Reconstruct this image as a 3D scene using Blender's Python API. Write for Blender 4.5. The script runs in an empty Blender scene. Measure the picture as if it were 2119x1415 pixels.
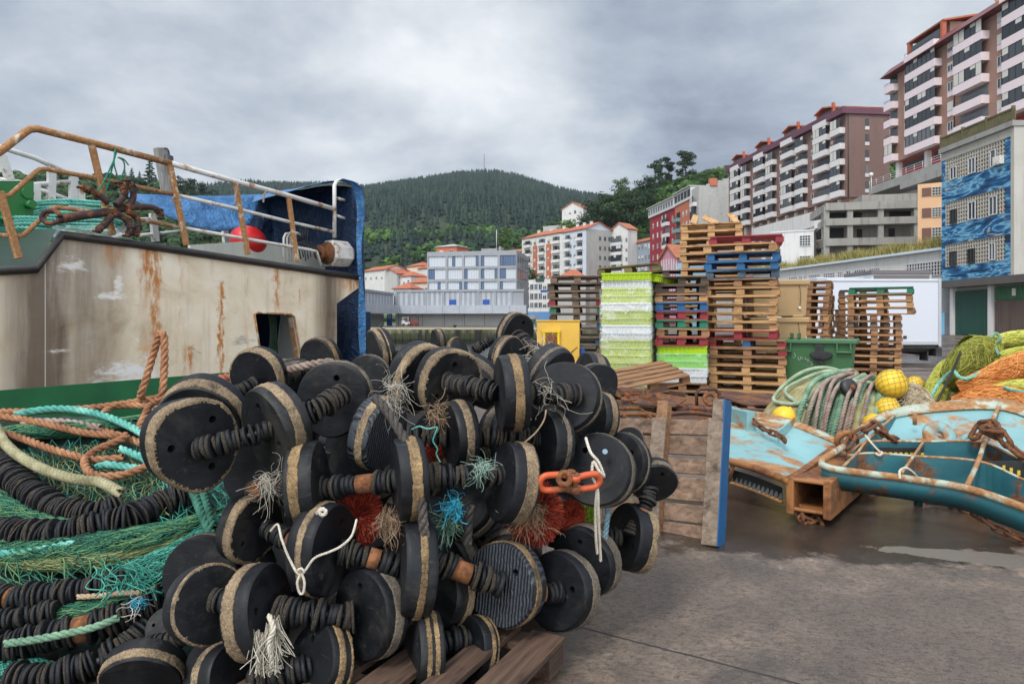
import bpy, math, random
import numpy as np
from mathutils import Vector, Matrix, noise as mnoise
from mathutils.geometry import tessellate_polygon
R = math.radians
sc = bpy.context.scene
COL = sc.collection
# ------------------------------------------------------------------ camera
F, HZ, CX, H = 1413.0, 660.0, 1059.5, 1.35     # focal length in photo pixels, horizon row, centre column, eye height
cd = bpy.data.cameras.new('camera'); cam = bpy.data.objects.new('camera', cd); COL.objects.link(cam)
cam.location = (0, 0, H); cam.rotation_euler = (R(90), 0, 0)
cd.sensor_width = 36; cd.lens = 36 * F / 2119; cd.shift_y = -(707.5 - HZ) / 2119
cd.clip_start = 0.05; cd.clip_end = 6000
sc.camera = cam
# ------------------------------------------------------------------ colour management, exposure
sc.view_settings.view_transform = 'Standard'; sc.view_settings.look = 'None'
sc.view_settings.gamma = 1; sc.view_settings.use_curve_mapping = False
sc.view_settings.exposure = 0.47
sc.cycles.use_denoising = True
sc.cycles.max_bounces = 6; sc.cycles.transparent_max_bounces = 12
sc.cycles.volume_bounces = 0
# ------------------------------------------------------------------ node helper
class NT:
    def __init__(s, tree): s.t = tree; s.n = tree.nodes; s.l = tree.links
    def new(s, kind, **kw):
        n = s.n.new(kind)
        for k, v in kw.items(): setattr(n, k, v)
        return n
    def put(s, sock, v):
        if hasattr(v, 'is_output') or isinstance(v, bpy.types.NodeSocket): s.l.new(v, sock)
        elif isinstance(v, (tuple, list)) and len(v) == 3 and sock.type == 'RGBA': sock.default_value = (*v, 1)
        else: sock.default_value = v
    def coord(s, which='Object', scale=(1, 1, 1), rot=(0, 0, 0), loc=(0, 0, 0)):
        c = s.new('ShaderNodeTexCoord'); m = s.new('ShaderNodeMapping')
        s.l.new(c.outputs[which], m.inputs[0])
        m.inputs['Scale'].default_value = scale; m.inputs['Rotation'].default_value = rot; m.inputs['Location'].default_value = loc
        return m.outputs[0]
    def noise(s, vec, scale=5, detail=4, rough=.55, dist=0, dim=None):
        n = s.new('ShaderNodeTexNoise'); s.put(n.inputs['Vector'], vec)
        n.inputs['Scale'].default_value = scale; n.inputs['Detail'].default_value = detail
        n.inputs['Roughness'].default_value = rough; n.inputs['Distortion'].default_value = dist
        return n.outputs[0]
    def vor(s, vec, scale=5, feature='F1', rand=1, out=0):
        n = s.new('ShaderNodeTexVoronoi', feature=feature); s.put(n.inputs['Vector'], vec)
        n.inputs['Scale'].default_value = scale; n.inputs['Randomness'].default_value = rand
        return n.outputs[out]
    def wave(s, vec, scale=5, dist=0, detail=2, dscale=1, direction='X', profile='SIN'):
        n = s.new('ShaderNodeTexWave', bands_direction=direction, wave_profile=profile); s.put(n.inputs['Vector'], vec)
        n.inputs['Scale'].default_value = scale; n.inputs['Distortion'].default_value = dist
        n.inputs['Detail'].default_value = detail; n.inputs['Detail Scale'].default_value = dscale
        return n.outputs['Fac']
    def ramp(s, fac, stops, interp='LINEAR'):
        n = s.new('ShaderNodeValToRGB'); s.put(n.inputs[0], fac); cr = n.color_ramp; cr.interpolation = interp
        while len(cr.elements) < len(stops): cr.elements.new(.5)
        for e, (p, c) in zip(cr.elements, stops):
            e.position = p
            if not isinstance(c, (tuple, list)): c = (c, c, c)
            e.color = (*c, 1)
        return n.outputs[0]
    def mix(s, fac, a, b, mode='MIX'):
        n = s.new('ShaderNodeMix', data_type='RGBA', blend_type=mode)
        s.put(n.inputs[0], fac); s.put(n.inputs[6], a); s.put(n.inputs[7], b); return n.outputs[2]
    def m(s, op, a, b=0.0, c=0.0, clamp=False):
        n = s.new('ShaderNodeMath', operation=op, use_clamp=clamp); s.put(n.inputs[0], a); s.put(n.inputs[1], b); s.put(n.inputs[2], c)
        return n.outputs[0]
    def vm(s, op, a, b=(0, 0, 0)):
        n = s.new('ShaderNodeVectorMath', operation=op); s.put(n.inputs[0], a); s.put(n.inputs[1], b)
        return n.outputs['Value'] if op in ('DOT_PRODUCT', 'LENGTH', 'DISTANCE') else n.outputs[0]
    def sep(s, v):
        n = s.new('ShaderNodeSeparateXYZ'); s.put(n.inputs[0], v); return n.outputs
    def comb(s, x, y, z):
        n = s.new('ShaderNodeCombineXYZ'); s.put(n.inputs[0], x); s.put(n.inputs[1], y); s.put(n.inputs[2], z); return n.outputs[0]
    def step(s, v, a, b):       # smooth map v: a->0, b->1
        n = s.new('ShaderNodeMapRange', interpolation_type='SMOOTHSTEP'); s.put(n.inputs[0], v)
        n.inputs[1].default_value = a; n.inputs[2].default_value = b; return n.outputs[0]
    def bump(s, h, strength=.3, dist=.01):
        n = s.new('ShaderNodeBump'); s.put(n.inputs['Height'], h); n.inputs['Strength'].default_value = strength
        n.inputs['Distance'].default_value = dist; return n.outputs[0]
    def rnd(s):
        return s.new('ShaderNodeObjectInfo').outputs['Random']
def S(r, g, b): return tuple(((c / 255 + .055) / 1.055) ** 2.4 if c > 10 else c / 3294.6 for c in (r, g, b))
# ------------------------------------------------------------------ world: overcast daylight sky with broken cloud
SUN_EL, SUN_AZ = 52, -150           # sun behind the cloud, behind the viewer's left shoulder
w = bpy.data.worlds.new('World'); sc.world = w; w.use_nodes = True
t = NT(w.node_tree); t.n.clear()
geo = t.new('ShaderNodeTexCoord'); d = t.vm('NORMALIZE', geo.outputs['Generated'])
sx, sy, sz = t.sep(d)
zz = t.m('MAXIMUM', sz, 0.0)
den = t.m('ADD', zz, 0.30)
pv = t.comb(t.m('DIVIDE', sx, den), t.m('DIVIDE', sy, den), 0.0)
n1 = t.noise(t.vm('ADD', pv, (3.1, 1.7, 0)), 1.25, 7, .55, .35)
n2 = t.noise(t.vm('ADD', pv, (7.7, 4.2, 2)), .42, 3, .5, .2)
n3 = t.noise(t.vm('ADD', pv, (1.3, 9.2, 5)), 3.6, 8, .6, .2)
cl = t.m('ADD', t.m('ADD', t.m('MULTIPLY', n1, .72), t.m('MULTIPLY', n2, .10)), t.m('MULTIPLY', t.m('SUBTRACT', n3, .1), .34))
def sky_dir(px, py):
    v = Vector(((px - CX) / F, 1, (HZ - py) / F)); v.normalize(); return tuple(v)
def blob(px, py, tight, amt):       # brighter or darker bank of cloud in one direction
    dt = t.m('MAXIMUM', t.vm('DOT_PRODUCT', d, sky_dir(px, py)), 0.0)
    return t.m('MULTIPLY', t.m('POWER', dt, tight), amt)
for args in SKY_BLOBS if 'SKY_BLOBS' in globals() else [(150, 60, 22, .085), (1000, 120, 60, .10), (1560, 300, 60, -.10), (1180, 440, 260, .16),
             (560, 270, 90, -.13), (900, 350, 90, -.10), (200, 330, 160, .02), (1500, 60, 40, -.02), (660, 340, 400, .10), (1350, 200, 90, -.04), (500, 120, 60, .07), (1000, 60, 40, .05)]:
    cl = t.m('ADD', cl, blob(*args))
skyc = t.ramp(cl, [(.27, S(98, 106, 121)), (.38, S(124, 134, 150)), (.49, S(154, 163, 177)), (.60, S(183, 190, 198)), (.76, S(220, 223, 226))])
boost = t.m('ADD', 1.0, t.m('MULTIPLY', t.step(sz, .42, .95), 1.2))   # overcast skies are brightest overhead
bk = t.m('MULTIPLY', t.m('POWER', t.m('MAXIMUM', t.m('MULTIPLY', sy, -1.0), 0.0), .8), 2.6)      # brightening added to the unseen sky behind the viewer, lights faces turned this way
cloudy = t.mix(1.0, skyc, t.comb(t.m('ADD', boost, bk), t.m('ADD', boost, t.m('MULTIPLY', bk, .94)), t.m('ADD', boost, t.m('MULTIPLY', bk, .84))), 'MULTIPLY')
nsk = t.new('ShaderNodeTexSky', sky_type='NISHITA'); nsk.sun_disc = False
nsk.sun_elevation = R(SUN_EL); nsk.sun_rotation = R(SUN_AZ)
bg1 = t.new('ShaderNodeBackground'); t.l.new(nsk.outputs[0], bg1.inputs[0]); bg1.inputs[1].default_value = 0.05
bg2 = t.new('ShaderNodeBackground'); t.l.new(cloudy, bg2.inputs[0]); bg2.inputs[1].default_value = 1.0
ms = t.new('ShaderNodeMixShader'); ms.inputs[0].default_value = .93
t.l.new(bg1.outputs[0], ms.inputs[1]); t.l.new(bg2.outputs[0], ms.inputs[2])
wo = t.new('ShaderNodeOutputWorld'); t.l.new(ms.outputs[0], wo.inputs[0])
# ------------------------------------------------------------------ sun, softened by cloud
sl = bpy.data.lights.new('sun', 'SUN'); so = bpy.data.objects.new('sun', sl); COL.objects.link(so)
sl.energy = 1.5; sl.angle = R(16); sl.color = (1, .965, .92)
sv = Vector((math.sin(R(SUN_AZ)) * math.cos(R(SUN_EL)), math.cos(R(SUN_AZ)) * math.cos(R(SUN_EL)), math.sin(R(SUN_EL))))
so.rotation_euler = sv.to_track_quat('Z', 'Y').to_euler()
# ------------------------------------------------------------------ object helpers
def P(px, py, Y): return Vector(((px - CX) / F * Y, Y, H - (py - HZ) / F * Y))
def G(px, py, z=0.0):               # point at height z seen at that place of the photo
    return P(px, py, (H - z) * F / (py - HZ))
def sh(m): return [(q if isinstance(q, (tuple, list)) else (q,)) for q in m]
class MB:
    def __init__(s): s.v = []; s.f = []; s.mi = []; s.sm = []; s.k = 0
    def add(s, verts, faces, mi=0, smooth=False):
        o = len(s.v); s.v.extend([tuple(q) for q in verts]); s.f.extend([tuple(i + o for i in f) for f in faces])
        s.mi.extend([mi] * len(faces)); s.sm.extend([smooth] * len(faces)); return s
    def box(s, c, d, rot=None, mi=0, taper=1.0):
        x, y, z = d[0] / 2, d[1] / 2, d[2] / 2; q = taper
        vs = [Vector(p) for p in ((-x, -y, -z), (x, -y, -z), (x, y, -z), (-x, y, -z), (-x * q, -y * q, z), (x * q, -y * q, z), (x * q, y * q, z), (-x * q, y * q, z))]
        if rot is not None: vs = [rot @ p for p in vs]
        return s.add([p + Vector(c) for p in vs], [(0, 3, 2, 1), (4, 5, 6, 7), (0, 1, 5, 4), (1, 2, 6, 5), (2, 3, 7, 6), (3, 0, 4, 7)], mi)
    def bx(s, x0, x1, y0, y1, z0, z1, mi=0): return s.box(((x0 + x1) / 2, (y0 + y1) / 2, (z0 + z1) / 2), (abs(x1 - x0), abs(y1 - y0), abs(z1 - z0)), None, mi)
    def beam(s, a, b, wd, th, up=(0, 0, 1), mi=0):   # bar of width wd (sideways) and thickness th (along up)
        a, b = Vector(a), Vector(b); dd = (b - a); L = dd.length; dd.normalize()
        sd = dd.cross(Vector(up)); sd.normalize(); u = sd.cross(dd)
        m = Matrix((dd, sd, u)).transposed(); return s.box((a + b) / 2, (L, wd, th), m, mi)
    def tube(s, path, r, n=8, mi=0, caps=True, closed=False):
        P_ = np.array([tuple(p) for p in path], float); v, f = tube_np([P_], r, n, closed)
        o = len(s.v); s.add(v.tolist(), f.tolist(), mi, True)
        if caps and not closed:
            m = len(P_); s.f.append(tuple(o + i for i in range(n))[::-1]); s.f.append(tuple(o + (m - 1) * n + i for i in range(n)))
            s.mi += [mi] * 2; s.sm += [False] * 2
        return s
    def lathe(s, prof, n=24, mat=None, mi=0, smooth=True, cap=True):     # prof [(r,z)] about Z, placed by matrix
        vs = []; m = len(prof)
        for r, z in prof:
            for i in range(n):
                a = 2 * math.pi * i / n; p = Vector((r * math.cos(a), r * math.sin(a), z)); vs.append(mat @ p if mat else p)
        fs = [(j * n + i, j * n + (i + 1) % n, (j + 1) * n + (i + 1) % n, (j + 1) * n + i) for j in range(m - 1) for i in range(n)]
        o = len(s.v); s.add(vs, fs, mi, smooth)
        if cap:
            s.f.append(tuple(o + i for i in range(n))[::-1]); s.f.append(tuple(o + (m - 1) * n + i for i in range(n))); s.mi += [mi] * 2; s.sm += [False] * 2
        return s
    def cyl(s, a, b, r, n=12, mi=0, r2=None):
        a, b = Vector(a), Vector(b); q = (b - a).to_track_quat('Z', 'Y').to_matrix().to_4x4(); q.translation = a
        return s.lathe([(r, 0), (r if r2 is None else r2, (b - a).length)], n, q, mi)
    def poly(s, pts, th, nrm, mi=0, holes=()):       # flat outline with thickness th along -nrm, holes cut through
        nrm = Vector(nrm).normalized(); loops = [[Vector(p) for p in pts]] + [[Vector(p) for p in h] for h in holes]
        flat = [p for l in loops for p in l]; n = len(flat)
        tris = tessellate_polygon(loops); vs = flat + [p - nrm * th for p in flat]; fs = []
        for a, b, c in tris:
            g = (flat[b] - flat[a]).cross(flat[c] - flat[a])
            if g.dot(nrm) < 0: a, c = c, a
            fs += [(a, b, c), (n + c, n + b, n + a)]
        o = 0
        for l in loops:
            for i in range(len(l)): j = (i + 1) % len(l); fs.append((o + i, n + o + i, n + o + j, o + j))
            o += len(l)
        return s.add(vs, fs, mi)
    def grid(s, pts, mi=0, smooth=True):             # pts[row][col]
        h, w_ = len(pts), len(pts[0])
        return s.add([p for r in pts for p in r], [(i * w_ + j, i * w_ + j + 1, (i + 1) * w_ + j + 1, (i + 1) * w_ + j) for i in range(h - 1) for j in range(w_ - 1)], mi, smooth)
    def np(s, v, f, mi=0, smooth=True): return s.add(v.tolist(), f.tolist(), mi, smooth)
    def mesh(s, name):
        me = bpy.data.meshes.new(name); me.from_pydata(s.v, [], s.f)
        me.polygons.foreach_set('material_index', s.mi); me.polygons.foreach_set('use_smooth', s.sm); me.update(); return me
    def build(s, name, mats, parent=None, loc=None):
        return link(name, s.mesh(name), mats, parent, loc)
def link(name, me, mats, parent=None, loc=None, rot=None):
    if mats is not None:
        for q in (mats if isinstance(mats, (list, tuple)) else [mats]): me.materials.append(q)
    o = bpy.data.objects.new(name, me); COL.objects.link(o)
    if parent: o.parent = parent
    if loc is not None: o.location = loc
    if rot is not None: o.rotation_euler = rot
    return o
def inst(name, me, parent=None, loc=(0, 0, 0), rot=(0, 0, 0), scale=None):
    o = bpy.data.objects.new(name, me); COL.objects.link(o); o.parent = parent; o.location = loc; o.rotation_euler = rot
    if scale is not None: o.scale = (scale,) * 3 if not isinstance(scale, (tuple, list)) else scale
    return o
def tag(o, label, cat, group=None, kind=None):
    o['label'] = label; o['category'] = cat
    if group: o['group'] = group
    if kind: o['kind'] = kind
    return o
def thing(name, label, cat, loc=(0, 0, 0), rz=0, group=None):
    o = bpy.data.objects.new(name, None); COL.objects.link(o); o.location = loc; o.rotation_euler = (0, 0, rz); o.empty_display_size = .1
    return tag(o, label, cat, group)
def struct(o): o['kind'] = 'structure'; return o
def copy_tree(o, parent=None):
    c = o.copy(); COL.objects.link(c); c.parent = parent
    for ch in list(o.children): copy_tree(ch, c)
    return c
def bevel(o, wd=.004, seg=1):
    m = o.modifiers.new('bevel', 'BEVEL'); m.width = wd; m.segments = seg; m.limit_method = 'ANGLE'; m.angle_limit = R(40); return o
# ---- swept tubes (numpy)
def tube_np(paths, r, n=6, closed=False):
    VS, FS, o = [], [], 0
    ang = np.arange(n) * 2 * np.pi / n; ca, sa = np.cos(ang), np.sin(ang)
    for k, p in enumerate(paths):
        p = np.asarray(p, float); m = len(p)
        if closed: tg = np.roll(p, -1, 0) - np.roll(p, 1, 0)
        else: tg = np.gradient(p, axis=0)
        tg /= np.maximum(np.linalg.norm(tg, axis=1, keepdims=True), 1e-9)
        nr = np.zeros_like(p); u = np.array([0, 0, 1.0]) if abs(tg[0, 2]) < .9 else np.array([1.0, 0, 0])
        for i in range(m):
            u = u - tg[i] * u.dot(tg[i]); u /= max(np.linalg.norm(u), 1e-9); nr[i] = u
        bn = np.cross(tg, nr)
        rr = r[k] if isinstance(r, (list, tuple)) else r
        rr = np.asarray(rr, float); rr = rr[:, None, None] if rr.ndim == 1 else rr
        ring = p[:, None, :] + rr * (nr[:, None, :] * ca[None, :, None] + bn[:, None, :] * sa[None, :, None])
        VS.append(ring.reshape(-1, 3))
        i = np.arange(m if closed else m - 1)[:, None]; j = np.arange(n)[None, :]; j2 = (j + 1) % n; i2 = (i + 1) % m
        FS.append(np.stack([i * n + j, i * n + j2, i2 * n + j2, i2 * n + j], -1).reshape(-1, 4) + o); o += m * n
    return np.concatenate(VS), np.concatenate(FS)
def smooth_path(pts, step=.02, closed=False):         # Catmull-Rom through control points, evenly resampled
    p = [Vector(q) for q in pts]; out = []; n = len(p)
    idx = (lambda i: p[i % n]) if closed else (lambda i: p[min(max(i, 0), n - 1)])
    for i in range(n if closed else n - 1):
        a, b, c, e = idx(i - 1), idx(i), idx(i + 1), idx(i + 2); m = max(4, int((c - b).length / step * 1.5))
        for k in range(m):
            u = k / m; out.append(.5 * ((2 * b) + (c - a) * u + (2 * a - 5 * b + 4 * c - e) * u * u + (3 * b - a - 3 * c + e) * u ** 3))
    if not closed: out.append(p[-1])
    q = np.array([tuple(v) for v in out]); ds = np.r_[0, np.cumsum(np.linalg.norm(np.diff(q, axis=0), axis=1))]
    k = max(2, int(ds[-1] / step) + 1); s_ = np.linspace(0, ds[-1], k)
    return np.stack([np.interp(s_, ds, q[:, i]) for i in range(3)], 1)
def frames(p):
    tg = np.gradient(p, axis=0); tg /= np.maximum(np.linalg.norm(tg, axis=1, keepdims=True), 1e-9); nr = np.zeros_like(p)
    u = np.array([0, 0, 1.0]) if abs(tg[0, 2]) < .9 else np.array([1.0, 0, 0])
    for i in range(len(p)):
        u = u - tg[i] * u.dot(tg[i]); u /= max(np.linalg.norm(u), 1e-9); nr[i] = u
    return tg, nr, np.cross(tg, nr)
def rope_np(pts, r, pitch=None, strands=3, n=6, closed=False):   # laid rope: three strands twisted round each other
    pitch = pitch or r * 5.5; p = smooth_path(pts, pitch / 9); tg, nr, bn = frames(p)
    s_ = np.arange(len(p)) * pitch / 9; rs = r * .52; off = r * .5; paths = []
    for k in range(strands):
        a = 2 * np.pi * (s_ / pitch + k / strands)
        paths.append(p + off * (nr * np.cos(a)[:, None] + bn * np.sin(a)[:, None]))
    return tube_np(paths, rs, n)
def np_obj(name, v, f, mats, parent=None, smooth=True):
    me = bpy.data.meshes.new(name); me.from_pydata(v.tolist(), [], f.tolist()); me.polygons.foreach_set('use_smooth', [smooth] * len(me.polygons))
    return link(name, me, mats, parent)
rng = random.Random(11); nrg = np.random.default_rng(7)
# ------------------------------------------------------------------ materials
def new_mat(name):
    m = bpy.data.materials.new(name); m.use_nodes = True; t = NT(m.node_tree); b = t.n['Principled BSDF']; return m, t, b
def mat(name, stops, scale=4, detail=5, rough=.6, metal=0, bump=0, bscale=40, vary=0, stretch=(1, 1, 1), spec=.5, bdist=.005, which='Object'):
    m, t, b = new_mat(name); v = t.coord(which, stretch)
    if vary: v = t.vm('ADD', v, t.comb(t.m('MULTIPLY', t.rnd(), 37.0), t.m('MULTIPLY', t.rnd(), 91.0), 0.0))
    if isinstance(stops[0], (int, float)): stops = [(.3, tuple(c * .8 for c in stops)), (.7, tuple(min(1, c * 1.15) for c in stops))]
    c = t.ramp(t.noise(v, scale, detail, .6), stops)
    if vary:
        k = t.m('ADD', 1 - vary / 2, t.m('MULTIPLY', t.rnd(), vary)); c = t.mix(1.0, c, t.comb(k, k, k), 'MULTIPLY')
    t.put(b.inputs['Base Color'], c); b.inputs['Roughness'].default_value = rough; b.inputs['Metallic'].default_value = metal
    b.inputs['Specular IOR Level'].default_value = spec
    if bump: t.put(b.inputs['Normal'], t.bump(t.noise(v, bscale, 5, .65), bump, bdist))
    return m
RUSTL = [(.25, (.16, .07, .03)), (.5, (.32, .16, .065)), (.68, (.46, .25, .11)), (.85, (.56, .36, .19))]
RUST = [(.25, (.055, .022, .012)), (.5, (.16, .062, .025)), (.68, (.30, .12, .04)), (.85, (.42, .20, .08))]
def rusty(name, paint, amount=.5, scale=6, rough=.5, bump=.35, stretch=(1, 1, 1), edge=.06, dirt=.25, rust=None):   # paint broken by rust; amount 0..1
    m, t, b = new_mat(name); v = t.coord('Object', stretch); v0 = t.coord('Object')
    big = t.noise(v, scale, 8, .62, .3); rc = t.ramp(t.noise(v0, scale * 5, 6, .7), rust or RUST)
    pc = t.ramp(t.noise(v, scale * .6, 6, .6), [(.3, tuple(c * (1 - dirt) for c in paint)), (.7, paint)])
    th = 1 - amount; msk = t.step(big, th * .62 + .18 - edge, th * .62 + .18 + edge)
    t.put(b.inputs['Base Color'], t.mix(msk, pc, rc)); t.put(b.inputs['Roughness'], t.m('ADD', rough, t.m('MULTIPLY', msk, .35)))
    t.put(b.inputs['Normal'], t.bump(t.m('ADD', t.noise(v0, scale * 9, 5, .7), msk), bump, .004)); return m
MT = {}
def wood_mat(name, dark, light, vary=.35, grain=(1.6, 26, 26), rough=.8, knots=True):
    m, t, b = new_mat(name); rn = t.rnd(); off = t.comb(t.m('MULTIPLY', rn, 53.0), t.m('MULTIPLY', rn, 17.0), t.m('MULTIPLY', rn, 29.0))
    v = t.vm('ADD', t.coord('Object', grain), off); v2 = t.vm('ADD', t.coord('Object', (3, 9, 9)), off)
    g = t.noise(v, 1.6, 7, .6, .6); bl = t.noise(v2, 1.0, 5, .6)
    c = t.ramp(g, [(.28, dark), (.5, tuple((a + b_) / 2 for a, b_ in zip(dark, light))), (.75, light)])
    c = t.mix(t.step(bl, .52, .75), c, tuple(x * .45 for x in dark))
    k = t.m('ADD', 1 - vary / 2, t.m('MULTIPLY', rn, vary)); c = t.mix(1.0, c, t.comb(k, k, k), 'MULTIPLY')
    t.put(b.inputs['Base Color'], c); b.inputs['Roughness'].default_value = rough
    t.put(b.inputs['Normal'], t.bump(g, .4, .004)); return m
# =================================================================== setting: quay, water, hills, woods
def fast_mesh(name, v, f, attr=None):
    me = bpy.data.meshes.new(name); v = np.asarray(v, np.float32); f = np.asarray(f, np.int32); k = f.shape[1]
    me.vertices.add(len(v)); me.vertices.foreach_set('co', v.ravel()); me.loops.add(f.size); me.loops.foreach_set('vertex_index', f.ravel())
    me.polygons.add(len(f)); me.polygons.foreach_set('loop_start', np.arange(len(f), dtype=np.int32) * k)
    me.update(calc_edges=True)
    if attr is not None:
        a = me.attributes.new('tint', 'FLOAT', 'POINT'); a.data.foreach_set('value', np.asarray(attr, np.float32))
    return me
def ground_mat():
    m, t, b = new_mat('quay concrete'); v = t.coord('Object'); x, y, z = t.sep(v)
    n1 = t.noise(v, .55, 8, .62, .4); n2 = t.noise(v, 3.2, 8, .65, .3); n3 = t.noise(v, 60, 4, .7); n4 = t.noise(v, 1.3, 6, .6, 1.2)
    c = t.ramp(n2, [(.25, S(84, 73, 63)), (.45, S(116, 101, 88)), (.62, S(144, 126, 110)), (.8, S(176, 156, 138))])
    c = t.mix(t.m('MULTIPLY', t.step(n1, .58, .40), .75), c, S(84, 75, 69), 'MIX')
    c = t.mix(t.m('MULTIPLY', t.step(n4, .56, .64), .5), c, S(66, 62, 61))
    c = t.mix(t.m('MULTIPLY', t.step(t.noise(v, 2.1, 9, .7, .8), .60, .70), .45), c, S(176, 166, 155))
    c = t.mix(t.m('MULTIPLY', t.step(t.noise(t.coord('Object', (1, 1.6, 1), (0, 0, R(25))), 26, 8, .85, .6), .46, .60), .72), c, S(58, 51, 46)); c = t.mix(t.m('MULTIPLY', t.step(n3, .54, .68), .6), c, S(54, 50, 48)); c = t.mix(t.m('MULTIPLY', t.step(t.noise(v, 110, 4, .7), .56, .74), .38), c, S(190, 174, 158))
    # joint between two cast slabs, and the damp slab on its near side
    a0, a1 = G(1180, 1292), G(1600, 1400); dr = (a1 - a0).normalized(); nx, ny = -dr.y, dr.x
    dl = t.m('SUBTRACT', t.m('ADD', t.m('MULTIPLY', x, nx), t.m('MULTIPLY', y, ny)), a0.x * nx + a0.y * ny)
    dl = t.m('ADD', dl, t.m('MULTIPLY', t.m('SUBTRACT', t.noise(v, 9, 4), .5), .02))
    damp = t.m('MULTIPLY', t.step(dl, .0, -.02), t.step(t.m('ADD', x, t.m('MULTIPLY', n2, .5)), .75, .30))
    jl = t.step(t.m('ABSOLUTE', dl), .010, .003)
    # wet ground under and in front of the trawl doors
    ex = t.m('DIVIDE', t.m('SUBTRACT', x, 2.3), 1.75); ey = t.m('DIVIDE', t.m('SUBTRACT', y, 4.75), .95)
    rad = t.m('SQRT', t.m('ADD', t.m('MULTIPLY', ex, ex), t.m('MULTIPLY', ey, ey)))
    wet = t.step(t.m('ADD', rad, t.m('MULTIPLY', t.m('SUBTRACT', t.noise(v, 2.4, 6, .6), .5), 1.3)), 1.12, .98)
    ew = t.step(y, 12, 18); wet2 = t.m('MULTIPLY', ew, t.step(t.noise(t.coord('Object', (.25, .9, 1)), .7, 5), .42, .55))
    qx = t.m('DIVIDE', t.m('SUBTRACT', x, 3.0), .85); qy = t.m('DIVIDE', t.m('SUBTRACT', t.m('ADD', y, t.m('MULTIPLY', t.m('SUBTRACT', x, 2.6), .30)), 3.88), .13)
    pud = t.step(t.m('ADD', t.m('ADD', t.m('MULTIPLY', qx, qx), t.m('MULTIPLY', qy, qy)), t.m('MULTIPLY', t.m('SUBTRACT', t.noise(v, 5, 6, .6), .5), 1.6)), 1.04, .98)
    wt = t.m('MAXIMUM', t.m('MAXIMUM', wet, wet2), damp)
    c = t.mix(jl, c, S(46, 43, 42)); c = t.mix(t.m('MULTIPLY', wt, .86), c, S(46, 39, 34)); c = t.mix(pud, c, S(120, 112, 104))
    t.put(b.inputs['Base Color'], c)
    rg = t.m('SUBTRACT', t.m('ADD', .52, t.m('MULTIPLY', n2, .45)), t.m('MULTIPLY', t.m('MAXIMUM', t.m('MULTIPLY', wet, .55), t.m('MAXIMUM', t.m('MULTIPLY', wet2, .5), t.m('MULTIPLY', damp, .35))), 1.0))
    t.put(b.inputs['Roughness'], t.m('MULTIPLY', rg, t.m('SUBTRACT', 1.0, t.m('MULTIPLY', pud, .85))))
    hgt = t.m('ADD', t.m('MULTIPLY', n3, .5), t.m('ADD', n2, t.m('MULTIPLY', jl, -1.0)))
    t.put(b.inputs['Normal'], t.bump(hgt, t.m('SUBTRACT', .5, t.m('MULTIPLY', pud, .48)) if 0 else .45, .008)); return m
QE = [(-13.2, -10), (-4.0, 6.0), (12, 33.7), (14, 95)]
g = MB(); g.poly([(x, y, 0) for x, y in QE + [(-420, 95), (-420, 420), (420, 420), (420, -10)]], 4.0, (0, 0, 1))
struct(g.build('quay_ground', ground_mat()))
m, t, b = new_mat('harbour water'); v = t.coord('Object', (.5, 1.6, 1))
t.put(b.inputs['Base Color'], t.ramp(t.noise(v, .35, 4), [(.3, (.012, .022, .016)), (.7, (.03, .045, .028))])); b.inputs['Roughness'].default_value = .06
t.put(b.inputs['Normal'], t.bump(t.m('ADD', t.noise(v, 1.3, 5, .6, .5), t.m('MULTIPLY', t.noise(v, .3, 3), 1.5)), .22, .25))
g = MB(); g.add([(-420, -40, -1.9), (60, -40, -1.9), (60, 96, -1.9), (-420, 96, -1.9)], [(0, 1, 2, 3)]); struct(g.build('water', m))
# far quay wall with weed and tide marks
m, t, b = new_mat('tidal wall'); v = t.coord('Object', (1, 1, .25)); x, y, z = t.sep(t.coord('Object'))
c = t.ramp(t.noise(v, 1.1, 6, .65), [(.3, S(44, 40, 34)), (.5, S(92, 86, 70)), (.7, S(140, 134, 112))])
c = t.mix(t.step(t.m('ADD', z, t.m('MULTIPLY', t.noise(v, .9, 5), 1.2)), .35, -.35), c, S(52, 60, 26)); c = t.mix(t.step(t.noise(t.coord('Object', (1, 1, .05)), .7, 3), .55, .62), c, S(34, 32, 26))
c = t.mix(t.step(z, -1.2, -1.6), c, S(22, 22, 14))
t.put(b.inputs['Base Color'], c); b.inputs['Roughness'].default_value = .8
g = MB(); g.bx(-420, 14, 94.75, 94.99, -3, -.12)
for i in range(70):
    x0 = -60 + i * 1.06 + rng.uniform(-.15, .15); g.bx(x0, x0 + rng.uniform(.2, .34), 94.6, 94.76, -3, -.25 - rng.random() * .4)
o = g.build('quay_wall', m); tag(o, 'weedy stained concrete quay wall across the harbour basin', 'quay wall')
g = MB(); g.bx(-420, 14, 94.70, 95.25, -.118, .12); o = g.build('coping', mat('pale coping', [(.3, S(150, 144, 122)), (.7, S(186, 180, 156))], 3), o)
yel = mat('yellow edge paint', [(.4, S(196, 176, 70)), (.6, S(176, 158, 90))], 6)
g = MB(); g.bx(-420, 14, 94.72, 95.1, .124, .14); g.build('edge_line', yel, bpy.data.objects['quay_wall'])
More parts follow.
